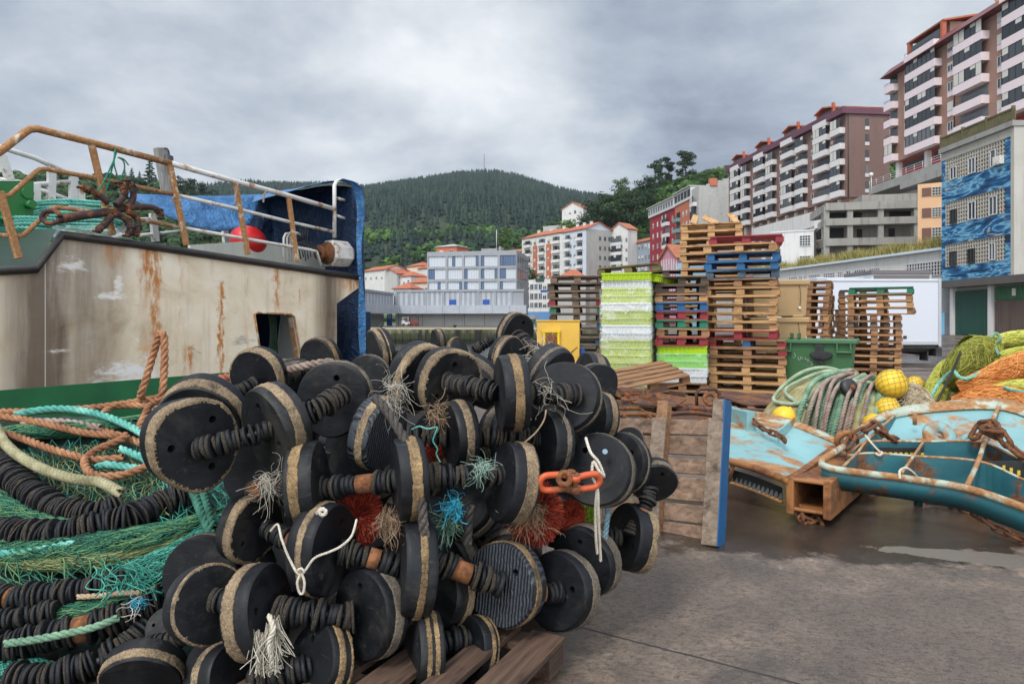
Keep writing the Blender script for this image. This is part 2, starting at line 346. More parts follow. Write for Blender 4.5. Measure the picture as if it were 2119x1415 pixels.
# ---- hills
def interp(tab, q): return np.interp(q, [a for a, _ in tab], [b for _, b in tab])
RIDGE_Y, FOOT_Y = 1500.0, 400.0
crest_px = [(-1500, 470), (-400, 452), (0, 440), (300, 408), (500, 402), (590, 390), (700, 390), (760, 396), (830, 386), (900, 375), (950, 368), (1010, 363), (1060, 370), (1110, 386), (1160, 402), (1215, 412), (1300, 424), (1500, 440), (1900, 470), (3200, 520)]
crest = [((px - CX) / F * RIDGE_Y, H + (HZ - py) / F * RIDGE_Y) for px, py in crest_px]
def fbm(x, y, s, o=4): return mnoise.fractal((x * s, y * s, .37), 1.0, 2.0, o)
def hill_z(x, y):
    tt = (y - FOOT_Y) / (RIDGE_Y - FOOT_Y); c = float(interp(crest, x))
    if tt <= 0: return 4 + 10 * tt
    if tt > 1: return c - (tt - 1) * 160
    return 6 + (c - 6) * (tt ** .88) + fbm(x, y, .0035) * 60 * tt * (1 - tt) * 1.2
soil = mat('forest floor', [(.3, (.012, .022, .010)), (.7, (.03, .05, .018))], .02, 5, .95)
xs = np.linspace(-1700, 1500, 90); ys = np.r_[np.linspace(330, 1500, 50), np.linspace(1540, 2000, 8)]
g = MB(); g.grid([[(x, y, hill_z(x, y)) for x in xs] for y in ys]); struct(g.build('hill', soil))
def near_z(x, y):                                    # wooded shoulder behind the town on the right, rising to the right
    c = float(interp([(-60, 8), (-5, 20), (10, 36), (25, 47), (40, 55), (60, 62), (85, 68), (103, 72), (120, 71), (200, 78), (320, 84)], x))
    tt = min(max((y - 228) / 110, 0), 1); s_ = tt * tt * (3 - 2 * tt)
    q = c * s_ + fbm(x, y, .02, 3) * 3 * s_
    return q - max(0, y - 345) * .25
def left_z(x, y):                                    # grassy knoll to the far left, beyond the trawler
    c = float(interp([(-420, 30), (-300, 74), (-262, 72), (-235, 74), (-200, 70), (-170, 66), (-140, 54), (-110, 34), (-80, 15), (-50, 3)], x))
    tt = min(max((y - 230) / 120, 0), 1); s_ = tt * tt * (3 - 2 * tt)
    return c * s_ + fbm(x + 90, y, .02, 3) * 3 * s_ - max(0, y - 365) * .3 - .5
m, t, b = new_mat('meadow'); v = t.coord('Object')
t.put(b.inputs['Base Color'], t.ramp(t.noise(v, .06, 6, .65), [(.3, (.035, .075, .014)), (.5, (.075, .14, .028)), (.7, (.14, .19, .05))])); b.inputs['Roughness'].default_value = .95
g = MB(); g.grid([[(x, y, near_z(x, y)) for x in np.linspace(-60, 330, 60)] for y in np.linspace(215, 420, 34)]); struct(g.build('hillside', m))
g = MB(); g.grid([[(x, y, left_z(x, y)) for x in np.linspace(-430, -50, 60)] for y in np.linspace(215, 430, 34)]); struct(g.build('hillside', m))
# ---- foliage materials
def leaf_mat(name, dark, mid, light, tint=False, sc_=.5):
    m, t, b = new_mat(name); v = t.coord('Object'); gm = t.new('ShaderNodeNewGeometry')
    f_ = t.m('ADD', t.m('MULTIPLY', t.noise(v, sc_, 4, .6), .7), t.m('MULTIPLY', gm.outputs['Random Per Island'], .35))
    if tint: a = t.new('ShaderNodeAttribute', attribute_name='tint'); f_ = t.m('ADD', t.m('MULTIPLY', f_, .35), t.m('MULTIPLY', a.outputs['Fac'], .62))
    else: f_ = t.m('ADD', f_, t.m('MULTIPLY', t.m('SUBTRACT', t.rnd(), .5), .22))
    t.put(b.inputs['Base Color'], t.ramp(f_, [(.25, dark), (.5, mid), (.8, light)])); b.inputs['Roughness'].default_value = .75
    b.inputs['Specular IOR Level'].default_value = .25; return m
M_CON = leaf_mat('conifer green', (.009, .021, .017), (.015, .032, .024), (.028, .050, .031), True, .01)
M_DEC = leaf_mat('wood green', (.02, .05, .012), (.045, .10, .022), (.085, .16, .035), True, .03)
M_LEAF = leaf_mat('broad leaf', (.018, .045, .010), (.042, .095, .02), (.10, .17, .038))
M_LIME = leaf_mat('light leaf', (.035, .075, .012), (.08, .15, .026), (.15, .23, .05))
M_PINE = leaf_mat('pine needle', (.010, .024, .012), (.022, .048, .02), (.045, .08, .03))
M_BARK = mat('bark', [(.3, (.035, .025, .018)), (.7, (.10, .075, .055))], 8, 5, .9)
# ---- conifer wood on the main hill: far too many to count
def conifers(pos, hts, rnd):
    n, k = len(pos), 6; A = np.arange(k) * 2 * np.pi / k; V, FF, tint = [], [], []
    for lv, (z0, z1, r0) in enumerate(((.05, .55, .20), (.30, .80, .15), (.58, 1.0, .095))):
        a = A[None] + rnd.uniform(0, 6, (n, 1)); rr = r0 * rnd.uniform(.65, 1.35, (n, k)); zz_ = z0 + rnd.uniform(-.05, .05, (n, k))
        ring = np.stack([np.cos(a) * rr, np.sin(a) * rr, zz_], -1) * hts[:, None, None] + pos[:, None, :]
        tip = np.stack([rnd.uniform(-.02, .02, n), rnd.uniform(-.02, .02, n), np.full(n, z1)], -1) * hts[:, None] + pos
        vv = np.concatenate([ring, tip[:, None]], 1); base = (np.arange(n) * 3 + lv) * (k + 1); i = np.arange(k)
        V.append(vv); FF.append(np.stack([base[:, None] + i, base[:, None] + (i + 1) % k, np.broadcast_to(base[:, None] + k, (n, k))], -1))
    V = np.stack(V, 1).reshape(-1, 3); return V, np.concatenate([f.reshape(-1, 3) for f in FF]), np.repeat(rnd.random(n), 3 * (k + 1))
def bushes(pos, size, rnd, n_leaf=26, flat=.8):       # rounded crowns made of many leaf clumps
    n = len(pos); d_ = rnd.normal(size=(n, n_leaf, 3)); d_ /= np.linalg.norm(d_, axis=2, keepdims=True); d_[..., 2] = np.abs(d_[..., 2]) * 1.0 - .25 * rnd.random((n, n_leaf))
    c = pos[:, None] + d_ * np.array([1, 1, flat]) * size[:, None, None] * rnd.uniform(.55, 1.0, (n, n_leaf, 1)); c[..., 2] += size[:, None] * .55
    a = rnd.normal(size=(n, n_leaf, 3)); a -= d_ * (a * d_).sum(-1, keepdims=True) * .75; a /= np.linalg.norm(a, axis=2, keepdims=True)
    b_ = np.cross(d_, a); s_ = (size[:, None, None] * rnd.uniform(.16, .34, (n, n_leaf, 1)))
    q = np.stack([c - a * s_, c + b_ * s_ * .9, c + a * s_, c - b_ * s_ * .9], 2); m_ = n * n_leaf
    return q.reshape(-1, 3), np.arange(m_ * 4).reshape(-1, 4), np.repeat(rnd.random(n), n_leaf * 4)
def scatter(n, fx, fy, zf):
    x = fx(n); y = fy(n, x); return np.stack([x, y, [zf(a, b) for a, b in zip(x, y)]], 1)
pos = scatter(21000, lambda n: nrg.uniform(-1000, 560, n), lambda n, x: FOOT_Y + (RIDGE_Y - FOOT_Y) * nrg.uniform(.02, 1.02, n) ** .8, hill_z)
dm = np.array([fbm(x, y, .006, 3) for x, y, z in pos]); tt = (pos[:, 1] - FOOT_Y) / 1100; keep = (tt > .20) | (dm > .02 + .5 * (.20 - tt)); con = pos[keep]; dec = pos[~keep]
dec = np.concatenate([dec, dec + nrg.normal(0, 5, dec.shape) * [1, 1, 0]])
ridge = scatter(900, lambda n: nrg.uniform(-1000, 560, n), lambda n, x: nrg.uniform(1480, 1510, n), hill_z); con = np.concatenate([con, ridge])
v_, f_, a_ = conifers(con, nrg.uniform(11, 19, len(con)), nrg)
o = link('conifer_wood', fast_mesh('conifer_wood', v_, f_, a_), M_CON); tag(o, 'dark conifer wood covering the distant hill', 'wood', kind='stuff')
v_, f_, a_ = bushes(dec, nrg.uniform(3.5, 7, len(dec)), nrg, 60)
o = link('broadleaf_wood', fast_mesh('broadleaf_wood', v_, f_, a_), M_DEC); tag(o, 'bright green broadleaf wood low on the distant hill', 'wood', kind='stuff')
# wood on the right-hand shoulder and the left knoll
pos = scatter(1900, lambda n: nrg.uniform(-15, 190, n), lambda n, x: nrg.uniform(262, 345, n), near_z)
v_, f_, a_ = bushes(pos, nrg.uniform(2.2, 5.0, len(pos)), nrg, 110); o = link('hillside_wood', fast_mesh('hillside_wood', v_, f_, a_), leaf_mat('shoulder green', (.014, .036, .010), (.034, .078, .018), (.09, .16, .034), True, .1))
tag(o, 'leafy green woodland on the shoulder behind the town', 'wood', kind='stuff')
pos = scatter(1900, lambda n: nrg.uniform(-380, -70, n), lambda n, x: nrg.uniform(262, 350, n), left_z)
kp = np.array([fbm(x, y, .022, 3) for x, y, z in pos]) > -.7; kp &= ~((pos[:, 1] > 330) & (pos[:, 1] < 346) & (nrg.random(len(pos)) < .8)); pos = pos[kp]
v_, f_, a_ = bushes(pos, nrg.uniform(2.2, 4.6, len(pos)), nrg, 80); o = link('knoll_wood', fast_mesh('knoll_wood', v_, f_, a_), M_DEC); o.data.materials[0] = leaf_mat('knoll green', (.014, .034, .014), (.03, .062, .022), (.06, .11, .032), True, .04); tag(o, 'patchy green wood on the knoll beyond the trawler', 'wood', kind='stuff')
# ---- single trees
def tree_meshes(kind, seed, h=12.0, n=2600):
    r = np.random.default_rng(seed); rr = random.Random(seed); tr = MB(); C_ = []
    lean = (rr.uniform(-.04, .04), rr.uniform(-.04, .04)); tp = lambda q: Vector((lean[0] * q * h, lean[1] * q * h, q * h))
    prof = [(0, .028), (.25, .022), (.6, .014), (.92, .004)]; tr.tube([tp(a) for a, _ in prof], np.array([b * h for _, b in prof]), 7)
    def limb(q, az, L, up):
        e = tp(q) + Vector((math.cos(az) * L, math.sin(az) * L, up)); tr.tube([tp(q), tp(q).lerp(e, .5) + Vector((0, 0, .1 * L)), e], np.array([.009 * h, .006 * h, .002 * h]), 5); return e
    if kind == 'broad':
        for i in range(22):
            q = rr.uniform(.28, .85); az = rr.uniform(0, 6.28); L = h * rr.uniform(.16, .36) * (1.15 - q * .55); e = limb(q, az, L, h * rr.uniform(.02, .14))
            C_.append((e, h * rr.uniform(.08, .15))); C_.append((tp(q).lerp(e, .6), h * rr.uniform(.07, .12)))
        C_.append((tp(.93), h * .1))
    elif kind == 'pine':
        for i in range(19):
            q = rr.uniform(.42, .95); az = rr.uniform(0, 6.28); L = h * rr.uniform(.1, .27) * (1.35 - q * .75); e = limb(q, az, L, h * rr.uniform(.0, .08))
            C_.append((e, h * rr.uniform(.06, .11))); C_.append((tp(q).lerp(e, .55) + Vector((0, 0, .02 * h)), h * rr.uniform(.05, .09)))
        C_.append((tp(.97), h * .07))
    else:                                             # spire
        for i in range(34):
            q = .12 + .86 * i / 34; az = i * 2.4; L = h * .22 * (1 - q) + .25; e = limb(q, az, L, -.02 * h); C_.append((e, h * .02 + L * .32)); C_.append((tp(q).lerp(e, .5), h * .02 + L * .3))
        C_.append((tp(.98), h * .02))
    c = np.array([tuple(p) for p, _ in C_]); rad = np.array([q for _, q in C_]); wt = rad ** 2 / (rad ** 2).sum(); pick = r.choice(len(c), n, p=wt)
    d_ = r.normal(size=(n, 3)); d_ /= np.linalg.norm(d_, axis=1, keepdims=True); flat = np.array([1, 1, .62 if kind != 'spire' else .5])
    p = c[pick] + d_ * flat * (rad[pick] * r.uniform(.35, 1.05, n) ** .6)[:, None]
    a = r.normal(size=(n, 3)); a /= np.linalg.norm(a, axis=1, keepdims=True); b_ = np.cross(d_, a); s_ = (h * r.uniform(.011, .022, n))[:, None]
    q = np.stack([p - a * s_, p + b_ * s_, p + a * s_, p - b_ * s_], 1).reshape(-1, 3)
    return tr, fast_mesh('crown', q, np.arange(n * 4).reshape(-1, 4))
LIB = {}
def tree(name, label, px, py_base, Y, hgt, kind, seed, leaf, group=None, zf=None):
    key = (kind, seed, leaf.name)
    if key not in LIB:
        tr, cr = tree_meshes(kind, seed); cr.materials.append(leaf); tm = tr.mesh('trunk'); tm.materials.append(M_BARK); LIB[key] = (tm, cr)
    p = P(px, py_base, Y)
    if zf: p.z = zf(p.x, p.y) - .4
    o = thing(name, label, 'tree', p, (px * 7.7) % 6.28, group); o.scale = (hgt / 12,) * 3
    inst('trunk', LIB[key][0], o); inst('crown', LIB[key][1], o); return o
sl_ = near_z
tree('pine_tree', 'tall dark pine, widest of the three on the skyline above the red apartment block', 1355, 400, 318, 18, 'pine', 1, M_PINE, zf=sl_)
tree('pine_tree', 'slim dark pine between two broader pines on the skyline', 1385, 400, 322, 17, 'pine', 2, M_PINE, zf=sl_)
tree('pine_tree', 'topmost dark pine on the skyline, nearest the brown apartments', 1420, 392, 316, 20, 'pine', 3, M_PINE, zf=sl_)
tree('broadleaf_tree', 'round bright green tree beside the pines, just above the bare block wall', 1460, 380, 312, 12, 'broad', 4, M_LEAF, zf=sl_)
tree('broadleaf_tree', 'small light green tree against the roof of the brown apartments', 1488, 372, 318, 9, 'broad', 5, M_LIME, zf=sl_)
tree('broadleaf_tree', 'broad dark tree just beside the white villa', 1238, 452, 285, 24, 'broad', 6, M_PINE, zf=sl_)
tree('broadleaf_tree', 'dark rounded tree clump above the grey gabled block', 1270, 455, 290, 25, 'broad', 4, M_PINE, zf=sl_)
tree('broadleaf_tree', 'airy pale crowned tree standing out on the skyline over the grey gabled block', 1290, 420, 318, 15, 'broad', 7, M_LEAF, zf=sl_)
tree('broadleaf_tree', 'dark wide tree over the white block with the glazed corner', 1312, 460, 285, 25, 'broad', 5, M_PINE, zf=sl_)
tree('broadleaf_tree', 'dark tree behind the red apartment block roof', 1335, 440, 300, 21, 'broad', 8, M_PINE, zf=sl_)
tree('broadleaf_tree', 'dark green tree with a yellowish top above the orange striped flats', 1100, 500, 262, 14, 'broad', 9, M_LEAF, zf=sl_)
tree('broadleaf_tree', 'yellow flowering tree touching the dark tree above the orange striped flats', 1124, 492, 268, 9, 'broad', 4, leaf_mat('yellow blossom leaf', (.06, .09, .012), (.20, .22, .03), (.38, .36, .06)), zf=sl_)
tree('broadleaf_tree', 'low green tree next to the flat roofed concrete building', 1045, 530, 255, 11, 'broad', 5, M_LEAF)
tree('broadleaf_tree', 'bushy green tree below the white villa', 1180, 470, 284, 20, 'broad', 6, M_LEAF, zf=sl_)
tree('broadleaf_tree', 'dark leafy tree hiding the foot of the white villa wall', 1206, 470, 282, 21, 'broad', 8, M_PINE, zf=sl_)
tree('broadleaf_tree', 'light green tree filling the gap between the white and red blocks', 1330, 500, 262, 10, 'broad', 7, M_LIME, zf=sl_)
tree('broadleaf_tree', 'round green tree touching the yellow striped pink block corner', 1360, 420, 300, 12, 'broad', 9, M_LIME, zf=sl_)
lz = left_z
tree('spruce_tree', 'tall pointed spruce beside the grey post on the trawler', 308, 400, 352, 17, 'spire', 1, M_PINE, zf=lz)
for i, (px, hh) in enumerate([(256, 9), (272, 10), (288, 9), (322, 9), (335, 11)]):
    tree('spruce_tree', 'small pointed spruce in the row along the knoll crest', px, 400, 353, hh, 'spire', 2 + i % 2, M_PINE, 'small spruces along the knoll crest', zf=lz)
for i, (px, hh, lb) in enumerate([(368, 11, 'round dark tree just beyond the grey post on the trawler'), (392, 12, 'broad dark tree in the middle of the knoll tree line'), (418, 11, 'dark pine on the falling edge of the knoll'), (440, 10, 'last dark tree where the knoll drops to the hill')]):
    tree('broadleaf_tree', lb, px, 400, 345, hh, 'pine' if i > 1 else 'broad', 5 + i % 3, M_PINE, zf=lz)
# ---- masts on the ridge
mm = mat('mast steel', [(.4, S(120, 110, 116)), (.6, S(150, 120, 120))], 1, rough=.5)
def mast(px, top, base, Y, label, wd):
    p, q = P(px, base, Y), P(px, top, Y); hh = q.z - p.z; g = MB()
    for sx_, sy_ in ((1, 1), (1, -1), (-1, 1), (-1, -1)): g.beam((sx_ * wd, sy_ * wd, 0), (sx_ * wd * .3, sy_ * wd * .3, hh), wd * .3, wd * .3, (1, 0, 0))
    for k in range(12):
        a = wd * (1 - .7 * k / 12); z0 = hh * k / 12; z1 = hh * (k + 1) / 12
        for s_ in (1, -1): g.beam((-a, s_ * a, z0), (a, s_ * a, z1), wd * .2, wd * .2, (0, 1, 0)); g.beam((s_ * a, a, z0), (s_ * a, -a, z1), wd * .2, wd * .2, (1, 0, 0))
    o = g.build('radio_mast', mm, None, p); tag(o, label, 'mast')
    d_ = MB()
    for k, zz_ in enumerate((.45, .62, .75)): d_.cyl((wd * .6, -wd, hh * zz_), (wd * .6, -wd * 1.6, hh * zz_), wd * .7, 10)
    d_.build('dish', mm, o)
mast(1002, 318, 364, 1490, 'tall lattice radio mast on the summit of the wooded hill', 1.5)
mast(1101, 366, 390, 1490, 'small lattice mast lower down the ridge of the wooded hill', .9)
# =================================================================== buildings
def plain(name, rgb, rough=.7, vary=.10, scale=.6, bump=0, stain=.0, bscale=20):
    m, t, b = new_mat(name); v = t.coord('Object'); c = t.ramp(t.noise(v, scale, 6, .6), [(.3, tuple(q * (1 - vary) for q in rgb)), (.7, rgb)])
    if stain:
        sv_ = t.coord('Object', (1.4, 1.4, .10)); c = t.mix(t.m('MULTIPLY', t.step(t.noise(sv_, 1.3, 6, .65), .5, .72), stain), c, tuple(q * .35 for q in rgb))
    t.put(b.inputs['Base Color'], c); b.inputs['Roughness'].default_value = rough
    if bump: t.put(b.inputs['Normal'], t.bump(t.noise(v, bscale, 4), bump, .02))
    return m
def brick_mat(name, c1, c2, mortar, scale=3.2, stain=.3):
    m, t, b = new_mat(name); x, y, z = t.sep(t.coord('Object')); n = t.new('ShaderNodeTexBrick')
    t.put(n.inputs['Vector'], t.comb(t.m('ADD', x, y), z, 0.0)); n.inputs['Scale'].default_value = scale; t.put(n.inputs['Color1'], c1); t.put(n.inputs['Color2'], c2); t.put(n.inputs['Mortar'], mortar)
    n.inputs['Mortar Size'].default_value = .012
    c = t.mix(t.m('MULTIPLY', t.step(t.noise(t.coord('Object', (1, 1, .3)), .4, 6, .65), .45, .75), stain), n.outputs[0], tuple(q * .5 for q in c1)); t.put(b.inputs['Base Color'], c); b.inputs['Roughness'].default_value = .85; return m
def roof_mat(name, c1, c2):
    m, t, b = new_mat(name); v = t.coord('Object'); c = t.ramp(t.noise(v, 1.2, 6, .7), [(.3, c1), (.7, c2)])
    t.put(b.inputs['Base Color'], c); b.inputs['Roughness'].default_value = .85; t.put(b.inputs['Normal'], t.bump(t.wave(v, 4.0), .4, .05)); return m
m, t, b = new_mat('window glass'); k = t.rnd()
t.put(b.inputs['Base Color'], t.ramp(k, [(.0, (.015, .02, .025)), (.6, (.05, .06, .07)), (1, (.13, .14, .15))])); b.inputs['Roughness'].default_value = .08; GLASS = m
BGLASS = plain('blue glazing', (.06, .13, .26), .08, .3, .5)
W_FR = plain('white frame', (.62, .62, .62), .5); D_FR = plain('dark frame', (.05, .045, .045), .5); SHUT = plain('roller shutter', (.62, .60, .55), .6, .12, 3)
WHITE = plain('white render', S(214, 212, 208), .8, .12, .5, 0, .4); CONC = plain('weathered concrete', S(158, 156, 152), .85, .25, .4, .2, .5)
GREYC = plain('pale grey render', S(176, 176, 172), .85, .12, .5, 0, .2); ORANGE_R = roof_mat('orange tile', S(150, 82, 58), S(186, 112, 82)); BROWN_R = roof_mat('brown tile', S(150, 92, 66), S(182, 116, 84))
WM = {}
def win_mesh(w, h, shut=0.0, fr='w', mull=1, blue=False):
    key = (round(w, 1), round(h, 1), shut, fr, mull, blue)
    if key in WM: return WM[key]
    g = MB(); f = min(.07, w * .1)
    g.bx(-w / 2, w / 2, -.02, .04, 0, h, 1)
    for x0, x1, z0, z1 in ((-w / 2, w / 2, 0, f), (-w / 2, w / 2, h - f, h), (-w / 2, -w / 2 + f, f, h - f), (w / 2 - f, w / 2, f, h - f)): g.bx(x0, x1, -.075, -.021, z0, z1, 0)
    for i in range(1, mull + 1): x = -w / 2 + w * i / (mull + 1); g.bx(x - f * .5, x + f * .5, -.07, -.021, f, h - f, 0)
    if shut > 0: g.bx(-w / 2 + f, w / 2 - f, -.062, -.024, h - f - (h - 2 * f) * shut, h - f - .002, 2)
    me = g.mesh('window')
    for q in ((W_FR if fr == 'w' else D_FR), (BGLASS if blue else GLASS), SHUT): me.materials.append(q)
    WM[key] = me; return me
class Bld:
    def __init__(s, name, label, A, B, cat='building', group=None):
        s.A, s.B = Vector((A[0], A[1])), Vector((B[0], B[1])); d_ = s.B - s.A; s.L = d_.length; s.d = d_ / s.L
        s.root = thing(name, label, cat, (A[0], A[1], 0), math.atan2(d_.y, d_.x), group); s.wm = {}
    def u(s, px):                                     # where along the facade a sight line meets it
        k = (px - CX) / F; return (k * s.A.y - s.A.x) / (s.d.x - k * s.d.y)
    def z(s, py, u): return H - (py - HZ) / F * (s.A.y + s.d.y * u)
    def box(s, name, mt, x0, x1, y0, y1, z0, z1): g = MB(); g.bx(x0, x1, y0, y1, z0, z1); return g.build(name, mt, s.root)
    def win(s, u, z, w, h, shut=None, fr='w', mull=1, y=0, blue=False):
        if shut is None: shut = rng.choice((0, 0, .3, .3, .6, 1))
        return inst('window', win_mesh(w, h, shut, fr, mull, blue), s.root, (u, y, z))
    def grid(s, u0, u1, z0, z1, nc, nr, w, h, **k):
        for i in range(nc):
            for j in range(nr): s.win(u0 + (u1 - u0) * (i + .5) / nc, z0 + (z1 - z0) * (j + .5) / nr - h / 2, w, h, **k)
    def roof(s, mt, z, rise, dep, kind='long', over=.5, x0=None, x1=None, name='roof'):
        x0 = -over if x0 is None else x0; x1 = s.L + over if x1 is None else x1; y0, y1 = -over, dep + over; g = MB(); th = .25
        if kind == 'long': r = [((x0, y0, z), (x1, y0, z), (x1, (y0 + y1) / 2, z + rise), (x0, (y0 + y1) / 2, z + rise)), ((x0, (y0 + y1) / 2, z + rise), (x1, (y0 + y1) / 2, z + rise), (x1, y1, z), (x0, y1, z))]
        elif kind == 'gable': xm = (x0 + x1) / 2; r = [((x0, y0, z), (xm, y0, z + rise), (xm, y1, z + rise), (x0, y1, z)), ((xm, y0, z + rise), (x1, y0, z), (x1, y1, z), (xm, y1, z + rise))]
        else: i_ = min((x1 - x0), (y1 - y0)) * .45; r = [((x0, y0, z), (x1, y0, z), (x1 - i_, (y0 + y1) / 2, z + rise), (x0 + i_, (y0 + y1) / 2, z + rise)), ((x1, y1, z), (x0, y1, z), (x0 + i_, (y0 + y1) / 2, z + rise), (x1 - i_, (y0 + y1) / 2, z + rise)), ((x0, y1, z), (x0, y0, z), (x0 + i_, (y0 + y1) / 2, z + rise)), ((x1, y0, z), (x1, y1, z), (x1 - i_, (y0 + y1) / 2, z + rise))]
        for q in r:
            n_ = (Vector(q[1]) - Vector(q[0])).cross(Vector(q[2]) - Vector(q[0]));  n_ = -n_ if n_.z < 0 else n_
            g.poly(q, th, n_)
        return g.build(name, mt, s.root)
    def gable_wall(s, mt, z, rise, dep, kind='long'):
        g = MB()
        if kind == 'long':
            for x, n_ in ((.3, (-1, 0, 0)), (s.L, (1, 0, 0))): g.poly([(x, 0, z), (x, dep, z), (x, dep / 2, z + rise)], .3, n_)
        else: g.poly([(0, 0, z), (s.L, 0, z), (s.L / 2, 0, z + rise)], .3, (0, -1, 0))
        return g.build('gable', mt, s.root)
    def chimney(s, x, y, z, h=1.4, mt=None): g = MB(); g.bx(x - .4, x + .4, y - .4, y + .4, z, z + h); g.bx(x - .48, x + .48, y - .48, y + .48, z + h + .003, z + h + .14); return g.build('chimney', mt or WHITE, s.root)
def pxy(px, Y): return ((px - CX) / F * Y, Y)
BALC = {}
def balc_mesh(w, par, style, storey=2.8, dep=1.0):    # balcony: slab, parapet, and either glazing or open rail above
    key = (round(w, 1), par.name, style)
    if key in BALC: return BALC[key]
    g = MB(); h = 1.0
    g.bx(-w / 2, w / 2, -dep, -.003, -.30, 0, 0); g.bx(-w / 2, w / 2, -dep - .06, -dep, -.32, h * .78, 0)
    for s_ in (-1, 1): g.bx(s_ * (w / 2 + .003), s_ * (w / 2 - .1), -dep + .002, -.004, .003, h * .78, 0)
    top = storey - .33
    if style < 3:                                     # glazed in
        n = max(2, round(w / 1.1)); g.bx(-w / 2 + .06, w / 2 - .06, -dep + .02, -dep + .06, h * .78 + .003, top, 1)
        for i in range(n + 1): x = -w / 2 + .05 + (w - .1) * i / n; g.bx(x - .04, x + .04, -dep - .03, -dep + .019, h * .78 + .004, top, 2)
        g.bx(-w / 2, w / 2, -dep - .035, -dep + .018, h * .78 + .003, h * .78 + .08, 2)
        for i in range(n):
            x0 = -w / 2 + .09 + (w - .1) * i / n; x1 = -w / 2 + .01 + (w - .1) * (i + 1) / n; q = ((.5, 0, 0, .5), (1, 1, 0, .3), (0, 0, .35, 0))[style][i % 4]
            if q: g.bx(x0, x1, -dep - .012, -dep + .017, top - (top - h * .8) * q, top - .002, 3)
    else:
        g.tube([(-w / 2 + .05, -dep, 1.15), (w / 2 - .05, -dep, 1.15)], .035, 6, 2)
        for i in range(7): x = -w / 2 + .1 + (w - .2) * i / 6; g.tube([(x, -dep, h * .78), (x, -dep, 1.15)], .02, 4, 2)
        g.bx(-w / 2 + .2, w / 2 - .2, -.05, -.004, .05, top - .15, 1)
    me = g.mesh('balcony')
    for q in (par, GLASS, D_FR, SHUT): me.materials.append(q)
    BALC[key] = me; return me
# ---- brown brick apartment block, end wall toward the viewer
BRK = brick_mat('brown brick', S(118, 92, 86), S(132, 104, 96), S(140, 120, 112), 4.5); BRK2 = brick_mat('russet brick', S(146, 112, 98), S(158, 124, 108), S(168, 142, 128), 4.5)
FASC = plain('plum fascia', S(104, 62, 78), .5); WPAR = plain('white parapet', S(214, 210, 208), .7, .06, .5, 0, .12)
bb = Bld('apartment_block', 'long brown brick apartment block with white balconies and a blank end wall', pxy(1508, 174), pxy(1752, 124), 'apartments')
z0, z1 = 23.5, 38.6
bb.box('wall', BRK, 0, bb.L, 0, 8.4, z0, z1); bb.box('fascia', FASC, -.3, bb.L + .35, -1.0, 8.8, z1 + .004, z1 + 1.25)
bb.roof(ORANGE_R, z1 + 1.26, .9, 8.4, 'hip', .4)
un = bb.L / 4; ST = 2.86
for k in range(4):
    for j in range(5):
        zb = z0 + .55 + j * ST; o0 = bb.L - (k + 1) * un
        for c_, w_ in ((un - 2.1, 3.2), (un * .42, 4.6)):
            inst('balcony', balc_mesh(w_, WPAR, rng.choice((0, 1, 2, 3, 3))), bb.root, (o0 + c_, 0, zb))
        for c_ in (un - 4.6, un * .05 + .6): bb.win(o0 + c_, zb + .95, .8, 1.25, mull=0)
    o0 = bb.L - (k + 1) * un + un * .42                # attic dormer block over each wide bay
    inst('balcony', balc_mesh(4.6, WPAR, 3), bb.root, (o0, 0, z1 - .35))
    bb.box('attic', BRK, o0 - 2.3, o0 + 2.3, .6, 7, z1 + 1.0, z1 + 2.7); bb.roof(ORANGE_R, z1 + 2.705, .7, 7, 'gable', .4, o0 - 2.9, o0 + 2.9)
    bb.box('chimney', plain('orange brick', S(172, 92, 68)), o0 - 2.8, o0 - 2.32, .1, .6, z1 + .9, z1 + 3.3); bb.box('chimney', plain('orange brick', S(172, 92, 68)), o0 + 2.32, o0 + 2.8, .1, .6, z1 + .9, z1 + 3.5)
for j in range(5):                                     # small openings in the blank end wall
    g = MB(); g.bx(bb.L - .02, bb.L + .06, 3.6, 4.3, z0 + 1.5 + j * ST, z0 + 2.9 + j * ST, 1); g.bx(bb.L - .01, bb.L + .12, 3.55, 4.35, z0 + .85 + j * ST, z0 + 1.48 + j * ST, 0); g.build('window', [WPAR, GLASS], bb.root)
g = MB(); g.tube([(bb.L + .1, .25, z0), (bb.L + .1, .25, z1)], .09, 6); g.build('drainpipe', D_FR, bb.root)
bb.box('base', BRK2, .2, bb.L - .4, .8, 8, 0, z0 - .003)
for k in range(13): bb.box('pillar', WPAR, bb.L * k / 13 + .6, bb.L * k / 13 + 1.1, .25, .79, 17.5, z0 - .005)
